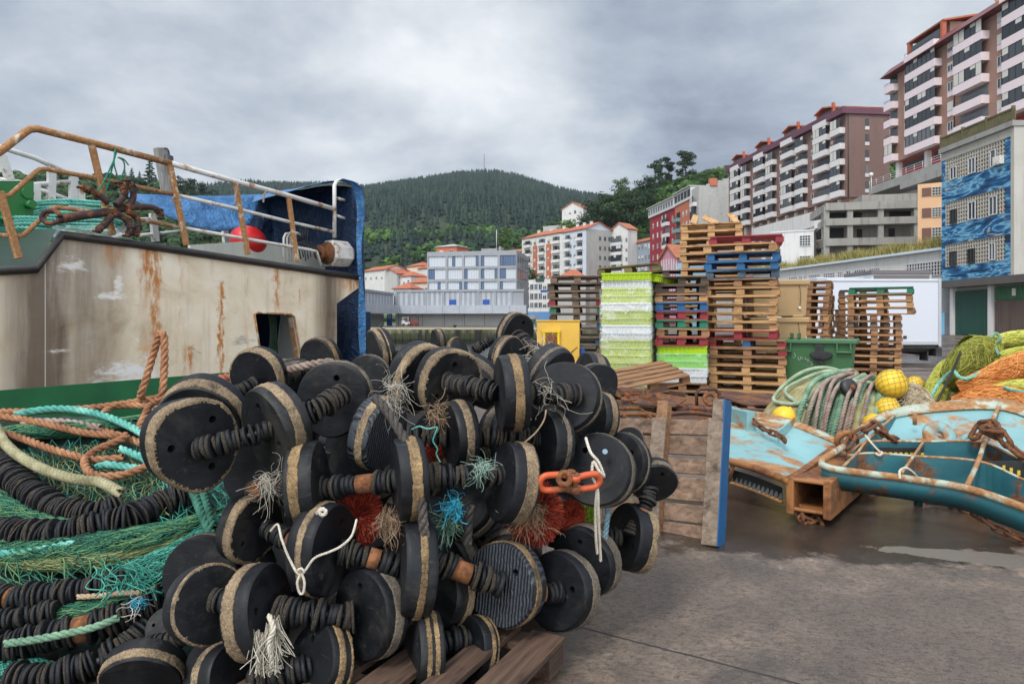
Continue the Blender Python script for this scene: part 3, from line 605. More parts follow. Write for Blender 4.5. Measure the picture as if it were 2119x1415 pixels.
# ---- russet and pink apartment block, nearest
PPAR = plain('pink parapet', S(228, 212, 214), .7, .05, .5, 0, .08)
pb = Bld('apartment_block', 'tall russet brick apartment block with pale pink balconies', pxy(1842, 111.5), (62.8, 68.5), 'apartments')
z0, z1 = 26.6, 40.6
pb.box('wall', BRK2, 0, pb.L, 0, 12, z0, z1); 
g = MB(); g.poly([(-.5, -1.5, z1), (-.5, .3, z1 + 1.7), (-.5, 12, z1 + 1.7), (-.5, 12, z1)], pb.L + 1, (-1, 0, 0)); g.build('fascia', plain('maroon cladding', S(112, 58, 58), .5), pb.root)
for c_, w_, nrw in ((1.1, 2.3, 0), (4.4, .95, 1), (9.3, 7.2, 0), (14.8, 1.2, 1), (19.6, 5.6, 0), (24.4, 1.1, 1), (29.2, 6.6, 0), (36, 5, 0)):
    for j in range(5):
        zb = z0 + .4 + j * 2.8
        if nrw:
            pb.win(c_, zb + 1.0, w_, 1.3, mull=1); pb.box('panel', PPAR, c_ - w_ / 2, c_ + w_ / 2, -.07, .05, zb + .25, zb + .94)
        else: inst('balcony', balc_mesh(w_, PPAR, rng.choice((0, 0, 1, 2, 3)), 2.8), pb.root, (c_, 0, zb))
for c_, w_ in ((9.3, 7.2), (29.2, 7.0)):
    inst('balcony', balc_mesh(w_, PPAR, 3, 2.8), pb.root, (c_, -.15, z1 + .4)); pb.box('attic', BRK2, c_ - w_ / 2, c_ + w_ / 2, 1.2, 9, z1 + 1.71, z1 + 3.7); pb.roof(ORANGE_R, z1 + 3.71, .8, 9, 'long', .3, c_ - w_ / 2 - .8, c_ + w_ / 2 + .8)
    for s_ in (-1, 1): pb.box('chimney', plain('orange brick', S(172, 92, 68)), c_ + s_ * (w_ / 2 + .35) - .25, c_ + s_ * (w_ / 2 + .35) + .25, -.3, .3, z1 + .3, z1 + 3.5)
g = MB(); g.tube([(15.7, -.08, z0), (15.7, -.08, z1)], .07, 6); g.build('drainpipe', D_FR, pb.root)
g = MB(); g.lathe([(.05, 0), (.5, .1), (.62, .25)], 12, Matrix.Translation((22.5, 1, z1 + 2.2)) @ Matrix.Rotation(R(70), 4, 'Y')); g.cyl((22.5, 1, z1 + 1.6), (22.5, 1, z1 + 2.2), .06); g.build('satellite_dish', plain('orange dish', S(196, 128, 50)), pb.root)
pb.box('base', plain('red render', S(168, 62, 62), .7, .15), .3, pb.L, 1.0, 11, 22.6, z0 - .004)
for k in range(4): pb.box('pillar', WPAR, 1.0 + k * 7.4, 1.7 + k * 7.4, .3, .99, 22.6, z0 - .006)
for k in range(3): g = MB(); g.bx(2.3 + k * 7.4, 7.6 + k * 7.4, .93, 1.03, z0 - 1.5, z0 - .4); g.build('window', D_FR, pb.root)
pb.box('footing', GREYC, .5, pb.L, 1.6, 11, 0, 22.596)
# walkway with a white rail under the russet block
wk = Bld('walkway', 'concrete walkway with a white rail below the russet apartments', (57.5, 110), (57.8, 80), 'walkway')
wk.box('deck', CONC, 0, wk.L, 0, 4.6, 21.3, 22.5); wk.box('bracket', CONC, 10, 22, -.8, 3, 20.3, 21.296)
g = MB()
for k in range(16): g.tube([(k * 2, .1, 22.5), (k * 2, .1, 23.5)], .04, 5)
for zz_ in (22.85, 23.2, 23.5): g.tube([(0, .1, zz_), (30, .1, zz_)], .035, 5)
g.build('railing', W_FR, wk.root)
# ---- bare concrete ruin
ru = Bld('concrete_frame', 'stained open concrete building shell with empty floors', pxy(1708, 95.5), pxy(1904, 93), 'ruin'); RU = plain('ruin concrete', S(158, 155, 148), .9, .3, .35, .3, .75)
u_ = lambda zx: ru.u(1500 + zx / 2.358); zf = lambda zy, u: ru.z(zy / 2.358, u)
for i, (a, b_) in enumerate(((985, 1022), (1062, 1096), (1160, 1196))): ru.box('slab', RU, 0, ru.L, -.25, 10, zf(b_, 6), zf(a, 6))
for zx in (497, 612, 762, 938): ru.box('column', RU, u_(zx) - .35, u_(zx) + .35, 0, .7, 0, zf(1000, 6))
ru.box('rear_wall', plain('dark plaster', S(150, 147, 140), .9, .35, .3, 0, .6), 0, ru.L, 2.2, 2.5, 0, zf(990, 6)); ru.box('parapet', RU, 5, ru.L + 3, 1, 9, zf(985, 6) + .003, zf(945, 6))
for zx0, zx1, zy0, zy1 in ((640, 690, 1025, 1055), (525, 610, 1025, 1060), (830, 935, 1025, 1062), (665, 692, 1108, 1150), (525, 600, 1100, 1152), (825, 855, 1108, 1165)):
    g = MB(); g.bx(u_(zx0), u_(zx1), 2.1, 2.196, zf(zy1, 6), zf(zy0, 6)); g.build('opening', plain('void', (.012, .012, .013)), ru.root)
# ---- orange rendered building beside the mural
ob = Bld('office_building', 'peach rendered building with brown shutters, half hidden by the wave mural building', pxy(1899, 80), pxy(1975, 78)); PE = plain('peach render', S(208, 166, 128), .8, .08, .5, 0, .15)
ob.box('wall', PE, 0, ob.L, 0, 9, 0, ob.z(382, 0)); LATT = plain('pale lattice', S(196, 190, 178), .8, .15)
def lattice(u0, u1, z0, z1, parent, mt, y=-.05, cell=.3, th=.05, dep=.12):
    g = MB(); nx_, nz_ = max(2, round((u1 - u0) / cell)), max(2, round((z1 - z0) / cell)); g.bx(u0, u1, y + dep + .003, y + dep + .03, z0, z1, 1)
    for i in range(nx_ + 1): x = u0 + (u1 - u0) * i / nx_; g.bx(x - th / 2, x + th / 2, y, y + dep, z0, z1, 0)
    for j in range(nz_ + 1): z = z0 + (z1 - z0) * j / nz_; g.bx(u0 - th / 2, u1 + th / 2, y - .003, y + dep - .002, z - th / 2, z + th / 2, 0)
    return g.build('window', [mt, GLASS], parent)
for py0, py1 in ((389, 406), (431, 450), (472, 496)):
    u0, u1, um = ob.u(1908), ob.u(1957), ob.u(1929); za, zb = ob.z(py1, 1), ob.z(py0, 1); lattice(um, u1 + 1, za, zb, ob.root, LATT, -.13)
    g = MB(); g.bx(u0, um - .1, -.1, .02, za, zb); g.build('shutter', plain('brown shutter', S(104, 72, 60)), ob.root)
# ---- mural building
mb = Bld('mural_building', 'building painted with blue and white sea waves between bands of lattice windows', (36.9, 58.6), (36.9, 50.1))
m, t, b = new_mat('wave mural'); v = t.coord('Object', (.34, 1, 1.3), (0, R(20), 0)); x, y, z = t.sep(v)
n1 = t.noise(v, .62, 3, .5, 1.6); n2 = t.noise(t.coord('Object', (.3, 1, 2.4), (0, R(14), 0)), 1.0, 4, .6, .8)
f_ = t.m('ADD', t.m('MULTIPLY', n1, .6), t.m('MULTIPLY', n2, .4))
t.put(b.inputs['Base Color'], t.ramp(f_, [(.34, S(12, 30, 52)), (.42, S(14, 50, 86)), (.48, S(24, 100, 150)), (.515, S(130, 186, 208)), (.54, S(26, 100, 150)), (.60, S(16, 48, 84)), (.645, S(196, 216, 224)), (.68, S(34, 110, 158))])); b.inputs['Roughness'].default_value = .6; MUR = m
PLS = plain('grey plaster', S(182, 178, 168), .85, .15, .5, .1, .35)
g = MB(); zs = [(4.6, 5.75), (7.65, 9.25), (11.2, 12.95), (14.85, 15.5)]
for i, (a, c_) in enumerate(zs): g.bx(.0, mb.L - .35, -.03, .3, a, c_, 0 if i < 3 else 1)
for u0, u1 in ((0, .45), (mb.L - .95, mb.L - .35)): 
    for a, c_ in ((5.753, 7.647), (9.253, 11.197), (12.953, 14.847)): g.bx(u0, u1, -.03, .3, a, c_, 0)
g.build('mural', [MUR, PLS], mb.root)
for a, c_ in ((5.753, 7.647), (9.253, 11.197), (12.953, 14.847)): lattice(.48, mb.L - .98, a + .02, c_ - .02, mb.root, LATT, .02, .31, .06, .14)
for u0, w_, z_, h_, q in ((1.2, .8, 5.8, 1.2, 'd'), (3.5, .8, 5.8, 1.2, 'd'), (5.9, .7, 5.85, 1.35, 'w'), (1.3, .8, 9.3, 1.2, 'd'), (3.6, .9, 9.3, 1.45, 'w'), (6.0, .9, 9.3, 1.45, 'w'), (1.3, .85, 13.0, 1.05, 'w'), (3.6, .85, 13.0, 1.25, 'w'), (6.0, .6, 13.0, 1.3, 'w')): mb.win(u0 + .3, z_, w_, h_, 0, q, 1 if w_ > .65 else 0, -.03)
g = MB(); g.bx(6.75, 7.5, -.42, -.06, 12.98, 13.6); g.lathe([(.22, 0), (.22, .03)], 16, Matrix.Translation((7.1, -.42, 13.29)) @ Matrix.Rotation(R(90), 4, 'X')); g.build('air_conditioner', plain('unit white', S(216, 214, 206)), mb.root)
mb.box('wall', PLS, 0, mb.L, .301, 14, 4.6, 15.5); mb.box('end_wall', PLS, mb.L - .348, mb.L, -.06, .299, 4.6, 15.5); mb.box('cornice', CONC, -.1, mb.L + .1, -.25, 14, 15.504, 15.9)
g = MB()
for k in range(48): g.bx(.1 + k * .18, .2 + k * .18, -.12, -.04, 16.05, 16.75)
g.bx(-.05, mb.L + .05, -.16, 0, 16.753, 16.87); g.bx(-.05, mb.L + .05, -.16, 0, 15.903, 16.047)
for k in range(4): g.bx(k * 2.8 - .02, k * 2.8 + .14, -.19, .03, 15.905, 17.0)
g.build('balustrade', plain('mossy balustrade', S(112, 106, 76), .9, .4, 1.5), mb.root)
mb.box('beam', plain('dark beam', S(92, 88, 84), .8, .2), -.1, mb.L + 6, -.1, 14, 4.0, 4.595); mb.box('ground_wall', PLS, -.1, mb.L, 1.0, 14, 0, 3.996)
GRD = plain('green door', S(40, 78, 66), .5, .15, 1, 0, .15)
def rib_door(name, mt, u0, u1, z0, z1, y=.8):
    g = MB(); n = int((u1 - u0) / .22); g.bx(u0, u1, y, y + .1, z0, z1)
    for k in range(n): a = u0 + (u1 - u0) * k / n; g.bx(a + .02, a + (u1 - u0) / n - .02, y - .035, y - .001, z0 + .02, z1 - .02)
    return g.build(name, mt, mb.root)
rib_door('green_door', GRD, .55, 4.5, .05, 3.7); rib_door('brown_door', plain('brown door', S(104, 88, 80), .6, .2, 1, 0, .3), 5.3, 8.4, .05, 2.75); rib_door('transom', plain('green panel', S(58, 106, 70), .6, .3, 2), 5.3, 8.4, 2.8, 3.85)
for u0 in (.1, 4.75): mb.box('pillar', WPAR, u0, u0 + .4, .6, .99, 0, 3.99)
g = MB(); g.bx(7.2, 7.55, .72, .763, 3.1, 3.65); g.build('notice', WPAR, mb.root)
# ---- low white building with a turf roof
lw = Bld('low_building', 'low white building with lattice windows and dry grass growing on its roof', pxy(1560, 94), pxy(1957, 60.3))
zt = lw.z(517, lw.L); lw.box('wall', WHITE, 0, lw.L, 0, 8, 0, zt); lw.box('eaves', plain('blue white trim', S(198, 212, 220)), -.1, lw.L + .1, -.5, 8, zt + .003, zt + .22)
for a, b_ in ((315, 355), (365, 380), (390, 403), (415, 467), (485, 540), (555, 580), (595, 617), (635, 690), (710, 760), (890, 1068)):
    u0, u1 = lw.u(1500 + a / 2.358), lw.u(1500 + b_ / 2.358)
    if u0 > .1: lattice(u0, u1, zt - 2.15, zt - .95, lw.root, W_FR, -.13, .34, .06)
pos = np.array([[lw.A.x + lw.d.x * u - lw.d.y * y, lw.A.y + lw.d.y * u + lw.d.x * y, zt + .2] for u, y in zip(nrg.uniform(0, lw.L, 9000), np.abs(nrg.normal(0, 1.6, 9000)) - .4)])
hh = nrg.uniform(.25, 1.0, 9000)[:, None] * (.5 + .9 * (np.array([fbm(x, y, .35) for x, y, z in pos])[:, None] > -.1)); a = nrg.uniform(0, 6.28, 9000); sd = np.stack([np.cos(a), np.sin(a), a * 0], 1) * .05; up = np.stack([nrg.normal(0, .3, 9000), nrg.normal(0, .3, 9000), np.ones(9000)], 1) * hh
o = link('grass', fast_mesh('grass', np.stack([pos - sd, pos + sd, pos + up], 1).reshape(-1, 3), np.arange(27000).reshape(-1, 3)), leaf_mat('dry grass', S(104, 104, 52), S(150, 142, 84), S(176, 160, 104), False, .6)); tag(o, 'dry yellow green grass on the roof of the low white building', 'grass', kind='stuff')
# grey side wall and blue ramp wall beside the mural building
sw = Bld('side_wall', 'grey block wall with a blue painted foot between the lorry and the green door', (36.2, 60.2), (37.9, 59.8), 'wall')
sw.box('blockwork', brick_mat('grey block', S(146, 150, 154), S(160, 164, 166), S(170, 172, 172), 1.2), 0, sw.L + 1, 0, .3, 0, 4.4)
g = MB(); g.poly([(-.4, -.4, 0), (1.6, -.4, 0), (1.6, -.4, 1.9), (-.4, -.4, .55)], .3, (0, -1, 0)); g.build('ramp_wall', plain('sky blue paint', S(120, 178, 212)), sw.root)
# ---- white buildings and terrace under the brown block
wt = Bld('white_house', 'plain white building with square lattice windows behind the blue and red pallets', pxy(1596, 101), pxy(1684, 98)); wt.box('wall', WHITE, 0, wt.L, 0, 6, 0, wt.z(480, 3)); wt.box('coping', WPAR, -.1, wt.L + .1, -.1, 6, wt.z(480, 3) + .003, wt.z(480, 3) + .2)
for py0, py1 in ((488, 509), (530, 544)): lattice(wt.u(1655), wt.u(1677), wt.z(py1, 4), wt.z(py0, 4), wt.root, W_FR, -.13, .36, .07)
w2 = Bld('annex_building', 'narrow white building with brown window panels beside the concrete shell', pxy(1685, 101), pxy(1712, 98)); w2.box('wall', WHITE, 0, w2.L, 0, 6, 0, w2.z(455, 1))
for py0, py1 in ((472, 496), (512, 535)): g = MB(); g.bx(.25, w2.L - .05, -.06, .02, w2.z(py1, 1), w2.z(py0, 1)); g.build('window', D_FR, w2.root)
g = MB(); g.bx(.25, w2.L - .05, -.05, .02, w2.z(508, 1), w2.z(499, 1)); g.build('panel', BRK2, w2.root)
te = Bld('terrace', 'white stepped terrace wall running below the brown apartment block', pxy(1560, 138), pxy(1712, 112.5), 'terrace'); te.box('parapet', WHITE, 0, te.L, 0, .4, te.z(463, te.L), te.z(430, te.L)); te.box('floor', WHITE, 0, te.L, .41, 6, te.z(460, te.L), te.z(452, te.L)); te.box('wall', GREYC, .5, te.L, 2.5, 6, 0, te.z(462, te.L))
for k in range(5): te.box('pillar', WHITE, 2 + k * 5.5, 2.6 + k * 5.5, .6, 1.2, 0, te.z(464, te.L))
# street lamps on the upper road
for px, py, Y, lb in ((1803, 373, 88, 'globe street lamp on the walkway in front of the blank brick end wall'),):
    p = P(px, 398, Y); g = MB(); g.tube([(0, 0, 0), (0, 0, 2.0)], .05, 6); o = g.build('street_lamp', W_FR, None, p); tag(o, lb, 'street lamp')
    g = MB(); g.lathe([(.05, 2.0), (.25, 2.1), (.28, 2.3), (.18, 2.5), (.02, 2.55)], 12); g.build('lamp_globe', SHUT, o)
# ---- modern port building
PC = plain('port concrete', S(150, 153, 158), .8, .14, .35, 0, .25); PANEL = plain('white panel', S(188, 193, 199), .5, .05)
po = Bld('port_building', 'modern grey concrete building with white panels and strips of blue glass', pxy(884, 144), pxy(1069, 140.6)); zt = po.z(520, 9); zq = po.z(598, 9); fz = lambda zy, u: po.z(380 + zy / 3.93, u); fu = lambda zx: po.u(740 + zx / 3.93)
colz = ((577, 715), (733, 850), (868, 985), (1003, 1138), (1157, 1287)); rowz = ((588, 672), (692, 775), (797, 860))
po.box('wall', plain('inner concrete', S(120, 124, 130), .8), .1, po.L - .1, .35, 15.9, 0, zt - .2)
g = MB(); us = [0] + [q for c_ in colz for q in (fu(c_[0]), fu(c_[1]))] + [po.L]; zr = [fz(q, 9) for r_ in rowz for q in r_]
for i in range(0, len(us), 2): g.bx(us[i], us[i + 1], -.05, .349, zq - 3.4, zt)
for i in range(5):
    for za, zb in ((zr[0], zt), (zr[2], zr[1]), (zr[4], zr[3]), (zq - 3.4, zr[5])): g.bx(us[2 * i + 1] + .003, us[2 * i + 2] - .003, -.05, .345, min(za, zb), max(za, zb) - .002)
g.build('frame', PC, po.root)
blue = {(0, 1): [(768, 792)], (0, 2): [(960, 985)], (0, 3): [(1003, 1028)], (0, 4): [(1157, 1180), (1182, 1287)], (1, 0): [(577, 625)], (1, 2): [(868, 892)], (1, 3): [(1003, 1028), (1113, 1138)], (1, 4): [(1157, 1205)], (2, 0): [(650, 672)], (2, 1): [(825, 850)], (2, 2): [(868, 892)], (2, 3): [(1003, 1028)], (2, 4): [(1157, 1180)]}
for r_, (ra, rb) in enumerate(rowz):
    for c_, (ca, cb) in enumerate(colz):
        za, zb = fz(rb, 9) + .02, fz(ra, 9) - .02; g = MB(); x0, x1 = fu(ca) + .02, fu(cb) - .02; n = 6
        for k in range(n): g.bx(x0 + (x1 - x0) * k / n + .015, x0 + (x1 - x0) * (k + 1) / n - .015, .2, .34, za, zb)
        g.build('panel', PANEL, po.root)
        for ba, bb_ in blue.get((r_, c_), []):
            xa, xb = max(fu(ba), x0), min(fu(bb_), x1); po.win((xa + xb) / 2, za, xb - xa, zb - za, 0, 'd', 4 if xb - xa > 2.5 else (1 if xb - xa > 1 else 0), .16, True)
for k in range(6): g = MB(); x = po.L + .0; y0 = 1.0 + k * 2.4; [g.bx(x - .05, x + .02, y0 + .1, y0 + 1.6, zr[2 * r_ + 1], zr[2 * r_]) for r_ in range(3)]; g.build('side_window', GLASS, po.root)
g = MB(); [g.bx(po.L - .098, po.L + .1, 2.75 + k * 2.4, 3.25 + k * 2.4, zq - 3.4, zt) for k in range(-1, 6)]; [g.bx(po.L - .096, po.L + .09, .36, 15.9, za, zb) for za, zb in ((zr[0], zt - .004), (zr[2], zr[1]), (zr[4], zr[3]), (zq - 3.4, zr[5]))]; g.build('side_frame', PC, po.root)
po.box('roof', PC, .1, po.L - .1, .36, 15.9, zt - .195, zt - .05)
for x, w_, h_ in ((10.8, 3.4, .9), (14.6, .4, 1.3), (7.4, .6, .4), (9, .8, .35)): po.box('roof_plant', CONC, x, x + w_, 4, 7, zt - .04, zt + h_)
g = MB(); g.tube([(13.9, 5, zt), (13.9, 5, zt + 5)], .06, 5); g.build('antenna', W_FR, po.root)
# podium warehouse
wa = Bld('warehouse', 'long grey concrete warehouse with an overhanging canopy and two blue hatches', pxy(818, 141), pxy(1090, 137.2)); g = MB(); zc0, zc1 = wa.z(649, 12), wa.z(632, 12); zw = wa.z(600, 12)
g = MB(); g.bx(0, wa.L - .7, .6, 3, zc1, zw)
for px in (818, 845, 880, 916, 952, 988, 1024, 1058): u0 = wa.u(px); g.bx(u0 - .22, u0 + .22, .45, .597, zc1, zw)
g.bx(0, wa.L - .6, .4, .594, zw - .35, zw + .1); g.build('wall', PC, wa.root)
LP = plain('light concrete', S(176, 181, 188), .8, .2, .5, 0, .2); g = MB(); qx = [fq for fq in np.linspace(0, wa.L, 9)]
for a, c_ in zip(qx[:-1], qx[1:]): g.bx(a + .02, c_ - .02, -.9, 1.49, zc0, zc1 - .003)
g.build('canopy', LP, wa.root)
wa.box('ground_wall', plain('shaded concrete', S(168, 168, 166), .85, .15, .4, 0, .25), -.4, wa.L - 1, 1.5, 1.9, 0, zc0)
for px in (820, 870, 916, 958, 1000): u0 = wa.u(px); wa.box('joint', D_FR, u0 - .04, u0 + .04, 1.47, 1.497, 0, zc0)
BLU = plain('blue paint', S(24, 72, 150), .5)
for a, b_ in ((740, 798), (1013, 1070)):
    u0, u1 = wa.u(740 + a / 3.93), wa.u(740 + b_ / 3.93); g = MB(); g.bx(u0, u1, .56, .66, wa.z(631, 12) + .05, wa.z(620, 12)); g.build('hatch', BLU, wa.root)
for k, px in enumerate(np.linspace(826, 1050, 22)): u0 = wa.u(px); g = MB(); g.bx(u0, u0 + .55, .57, .63, zc1 + .02, zw - .4); g.build('panel', LP, wa.root)
lwing = Bld('warehouse', 'angled wing of the grey warehouse, next to the hanging blue tarpaulin', pxy(700, 108), pxy(818, 141), 'warehouse'); L2 = lwing.L
lwing.box('wall', PC, 0, L2 + .5, .6, 3, 4.0, 6.65); lwing.box('rim', PC, 0, L2 + .5, .35, .597, 6.3, 6.75); lwing.box('canopy', LP, 0, L2 + 1, -1.2, 1.8, zc0, zc1)
lwing.box('ground_wall', bpy.data.materials['shaded concrete'], 0, L2, 2.4, 2.8, 0, zc0)
for k in range(22): g = MB(); g.bx(k * 2 + .3, k * 2 + 1.3, .56, .63, 4.1, 6.2); g.build('panel', LP, lwing.root)
def text_mesh(s_, size, extrude=.004):
    cu = bpy.data.curves.new('lettering', 'FONT'); cu.body = s_; cu.size = size; cu.extrude = extrude; cu.align_x = 'CENTER'; cu.align_y = 'CENTER'
    o = bpy.data.objects.new('lettering', cu); COL.objects.link(o); bpy.context.view_layer.update(); me = bpy.data.meshes.new_from_object(o.evaluated_get(bpy.context.evaluated_depsgraph_get()))
    bpy.data.objects.remove(o); bpy.data.curves.remove(cu); return me
ud = wa.u(807); dz = MB(); dz.bx(ud - .75, ud + .35, .3, .4, 0, zc0 - .05); dr = dz.build('blue_door', BLU, wa.root)
link('lettering', text_mesh('10', .95), W_FR, dr, (ud - .2, .285, 1.75), (R(90), R(-90), 0))
# forklifts and bollards on the far quay
def forklift(px, Y, body, label):
    p = P(px, 660, Y); p.z = 0; o = thing('forklift', label, 'forklift', p, R(20)); g = MB(); g.bx(-.75, .75, -.5, .5, .25, .75); g.bx(-.75, -.25, -.5, .5, .753, 1.05); g.build('body', body, o)
    g = MB(); [g.tube([(x, y, .75), (x * .9, y, 1.62)], .035, 5) for x in (-.6, .45) for y in (-.42, .42)]; g.bx(-.62, .5, -.48, .48, 1.62, 1.68); g.build('cage', body, o)
    g = MB(); [g.bx(.78, .86, y - .05, y + .05, .05, 1.75) for y in (-.3, .3)]; [g.bx(.862, 1.7, y - .06, y + .06, .06, .11) for y in (-.25, .25)]; g.build('mast', D_FR, o)
    for x in (-.5, .5):
        for y in (-.52, .52): g = MB(); g.cyl((x, y - .09, .24), (x, y + .09, .24), .24, 14); g.build('wheel', D_FR, o)
forklift(839.5, 133, WPAR, 'white forklift truck standing under the warehouse canopy'); forklift(857, 133, plain('red paint', S(150, 40, 36), .4), 'red forklift truck standing under the warehouse canopy')
for px, lb in ((788, 'black mooring bollard on the far quay near the blue door'), (941, 'black mooring bollard on the far quay right of the forklifts')):
    p = P(px, 680, 96.4); p.z = 0; g = MB(); g.lathe([(.2, 0), (.16, .3), (.3, .42), (.3, .5), (.1, .55)], 12); tag(g.build('bollard', D_FR, None, p), lb, 'bollard')
# ---- the town
def house(name, label, pxl, Yl, pxr, Yr, top, dep, wall, roof=None, kind='long', rise=2.2, nc=0, nr=0, base=0.0, w=1.0, h=1.3, cat='house', zlo=None, fr='w', chim=0, **kw):
    b_ = Bld(name, label, pxy(pxl, Yl), pxy(pxr, Yr), cat); zt = H + (HZ - top) / F * Yl; b_.zt = zt; b_.box('wall', wall, 0, b_.L, 0, dep, base, zt)
    if roof: b_.roof(roof, zt + .02, rise, dep, kind); b_.gable_wall(wall, zt + .001, rise * .96, dep, kind if kind != 'hip' else 'long') if kind != 'hip' else None
    for i in range(chim): b_.chimney(b_.L * (i + .6) / (chim + .3), dep * .4, zt + rise * .6)
    if nc: b_.grid(0, b_.L, (zlo if zlo is not None else base), zt, nc, nr, w, h, fr=fr, **kw)
    return b_
OBRK = brick_mat('orange brick', S(176, 98, 68), S(190, 110, 80), S(180, 130, 110), 3, .2)
fl = house('apartment_block', 'white flats with two vertical orange brick stripes behind the grey port building', 1080, 268, 1166, 247, 494, 12, WHITE, ORANGE_R, 'hip', 2.6, 0, 0, cat='apartments', chim=3)
for a, b_ in ((1104, 1112), (1131.5, 1141)): g = MB(); g.bx(fl.u(a), fl.u(b_), -.35, .1, 3, fl.zt - 3.6); g.build('brick_stripe', OBRK, fl.root)
for j in range(8):
    zb = 5.2 + j * (fl.zt - 5.4) / 8
    for px, w_ in ((1085.5, 1.4), (1099, 1.0), (1108, 1.0), (1118, 1.0), (1126.5, 1.2), (1136, 1.0), (1146, 1.0), (1156.5, 1.3)): fl.win(fl.u(px), zb + .5, w_, 1.7 if px in (1085.5, 1118, 1126.5, 1156.5) else 1.4, y=-.36 if px in (1108, 1136) else -.0)
    for px, w_ in ((1092, 3.9), (1121, 3.6), (1151, 4.4)): inst('balcony', balc_mesh(w_, WPAR, 3, 2.8, .7), fl.root, (fl.u(px), -.02, zb))
f2 = house('apartment_block', 'pale blue grey flats with stepped balconies and a blank grey end wall', 1166, 247, 1213, 236, 481, 11.5, plain('blue grey render', S(196, 202, 214), .8, .06, .5, 0, .15), ORANGE_R, 'long', 2.6, cat='apartments', chim=3)
for j in range(9):
    zb = 3.2 + j * (f2.zt - 3.6) / 9
    for px in (1172, 1181, 1189): f2.win(f2.u(px), zb + .6, 1.1, 1.4)
    for px in (1175, 1200): inst('balcony', balc_mesh(3.2, WPAR, 3, 2.8, .9), f2.root, (f2.u(px), -.02, zb))
g = MB(); g.bx(f2.L - .1, f2.L + .02, .05, 11.4, 0, f2.zt - .1); g.build('end_wall', plain('bare grey render', S(172, 170, 166), .9, .2, .35, 0, .35), f2.root)
for j in range(8):
    for y in (6.2, 8.4, 10.4): g = MB(); g.bx(f2.L + .02, f2.L + .09, y - .45, y + .45, 5 + j * 3.4, 6.4 + j * 3.4); g.build('window', GLASS, f2.root)
wb = house('apartment_block', 'white gabled block with a glazed corner bay', 1264, 243, 1299, 237, 478, 5, WHITE, BROWN_R, 'gable', 2.6, cat='apartments')
for j in range(8):
    zb = 4 + j * 3.35; wb.win(wb.u(1296.5), zb + .6, .9, 1.5)
    inst('balcony', balc_mesh(5.6, W_FR if j % 2 else WPAR, (0, 2)[j % 2], 3.3, .9), wb.root, (wb.u(1276), -.02, zb))
gb = house('apartment_block', 'slate blue grey block with rows of white framed windows and a low tiled roof', 1300, 246, 1347, 232, 506, 8, plain('slate render', S(150, 160, 172), .8, .1, .5, 0, .15), ORANGE_R, 'long', 1.8, 7, 7, 3, 1.2, 1.7, cat='apartments', zlo=2)
CRIM = plain('crimson render', S(152, 44, 56), .8, .12, .5, 0, .15); rb = house('apartment_block', 'crimson apartment block with a white glazed top floor', 1345, 226, 1397, 204, 452, 10, CRIM, None, cat='apartments')
for j in range(7):
    zb = 9.5 + j * 3.45
    for px in (1352, 1361, 1369, 1392): rb.win(rb.u(px), zb + .6, 1.1, 1.6)
    inst('balcony', balc_mesh(4.0, WPAR, (0, 3)[j % 2], 3.4, 1.1), rb.root, (rb.u(1381), -.02, zb))
rb.box('attic', W_FR, -.3, rb.L, -.5, 9, rb.zt + .003, rb.zt + 3.0); rb.grid(-.2, rb.L - .2, rb.zt + .3, rb.zt + 2.9, 10, 1, 1.7, 1.7, y=-.5, shut=0, mull=1); rb.box('roof', GREYC, -.8, rb.L + .2, -1, 9.5, rb.zt + 3.004, rb.zt + 3.3); rb.chimney(rb.L - 3, 4, rb.zt + 3.3, 2.4, WHITE)
r2 = house('apartment_block', 'orange brick flats with glazed balconies between the crimson block and the bare block wall', 1397, 204, 1431, 190, 428, 10, OBRK, None, cat='apartments')
for j in range(8):
    zb = 8 + j * 3.15
    for px in (1414, 1421, 1428): r2.win(r2.u(px), zb + .7, 1.0, 1.5)
    inst('balcony', balc_mesh(3.6, plain('green glass', S(120, 150, 146), .3), 3, 3.1, 1.1), r2.root, (r2.u(1404), -.02, zb))
r2.box('attic', W_FR, 0, r2.L, -.3, 8, r2.zt + .003, r2.zt + 3.4); r2.grid(.2, r2.L, r2.zt + .4, r2.zt + 3.2, 5, 1, 2.2, 2.0, y=-.3, shut=0, fr='d'); r2.box('roof', GREYC, -.4, r2.L + .2, -.8, 8.4, r2.zt + 3.404, r2.zt + 3.7)
r3 = house('apartment_block', 'grey block with a tall bare concrete block side wall', 1431, 190, 1446, 184, 393, 9.6, brick_mat('bare block', S(170, 168, 164), S(182, 180, 176), S(150, 148, 146), 1.0, .4), None, cat='apartments')
for j in range(8): inst('balcony', balc_mesh(3.2, (D_FR, WPAR)[j % 2], (0, 1)[j % 2], 3.4, .9), r3.root, (r3.L / 2, -.02, 8.5 + j * 3.4))
r3.box('chimney', OBRK, r3.L - 1, r3.L + .3, 3, 5, r3.zt + .002, r3.zt + 2.0)
for k in range(5): r3.box('parapet_step', bpy.data.materials['bare block'], r3.L - .6, r3.L, 2.2 + k * 1.5, 9.6, r3.zt + .003 + k * .5, r3.zt + .5 + k * .5)
ph = house('timbered_house', 'pink half timbered house with a brown tiled gable roof', 1368, 122, 1401, 118, 538, 8, plain('pink render', S(188, 130, 146)), BROWN_R, 'gable', 2.6, 3, 2, 1.5, .6, 1.2, zlo=6)
g = MB(); [g.bx(x - .09, x + .09, -.05, .03, 2, ph.zt) for x in np.linspace(.1, ph.L - .1, 7)]; g.build('timber', W_FR, ph.root)
house('small_house', 'small sky blue house between the pink house and the tall pale pallets', 1402, 112, 1424, 110, 545, 6, plain('light blue render', S(140, 186, 212)), None, nc=2, nr=4, w=.5, h=.9)
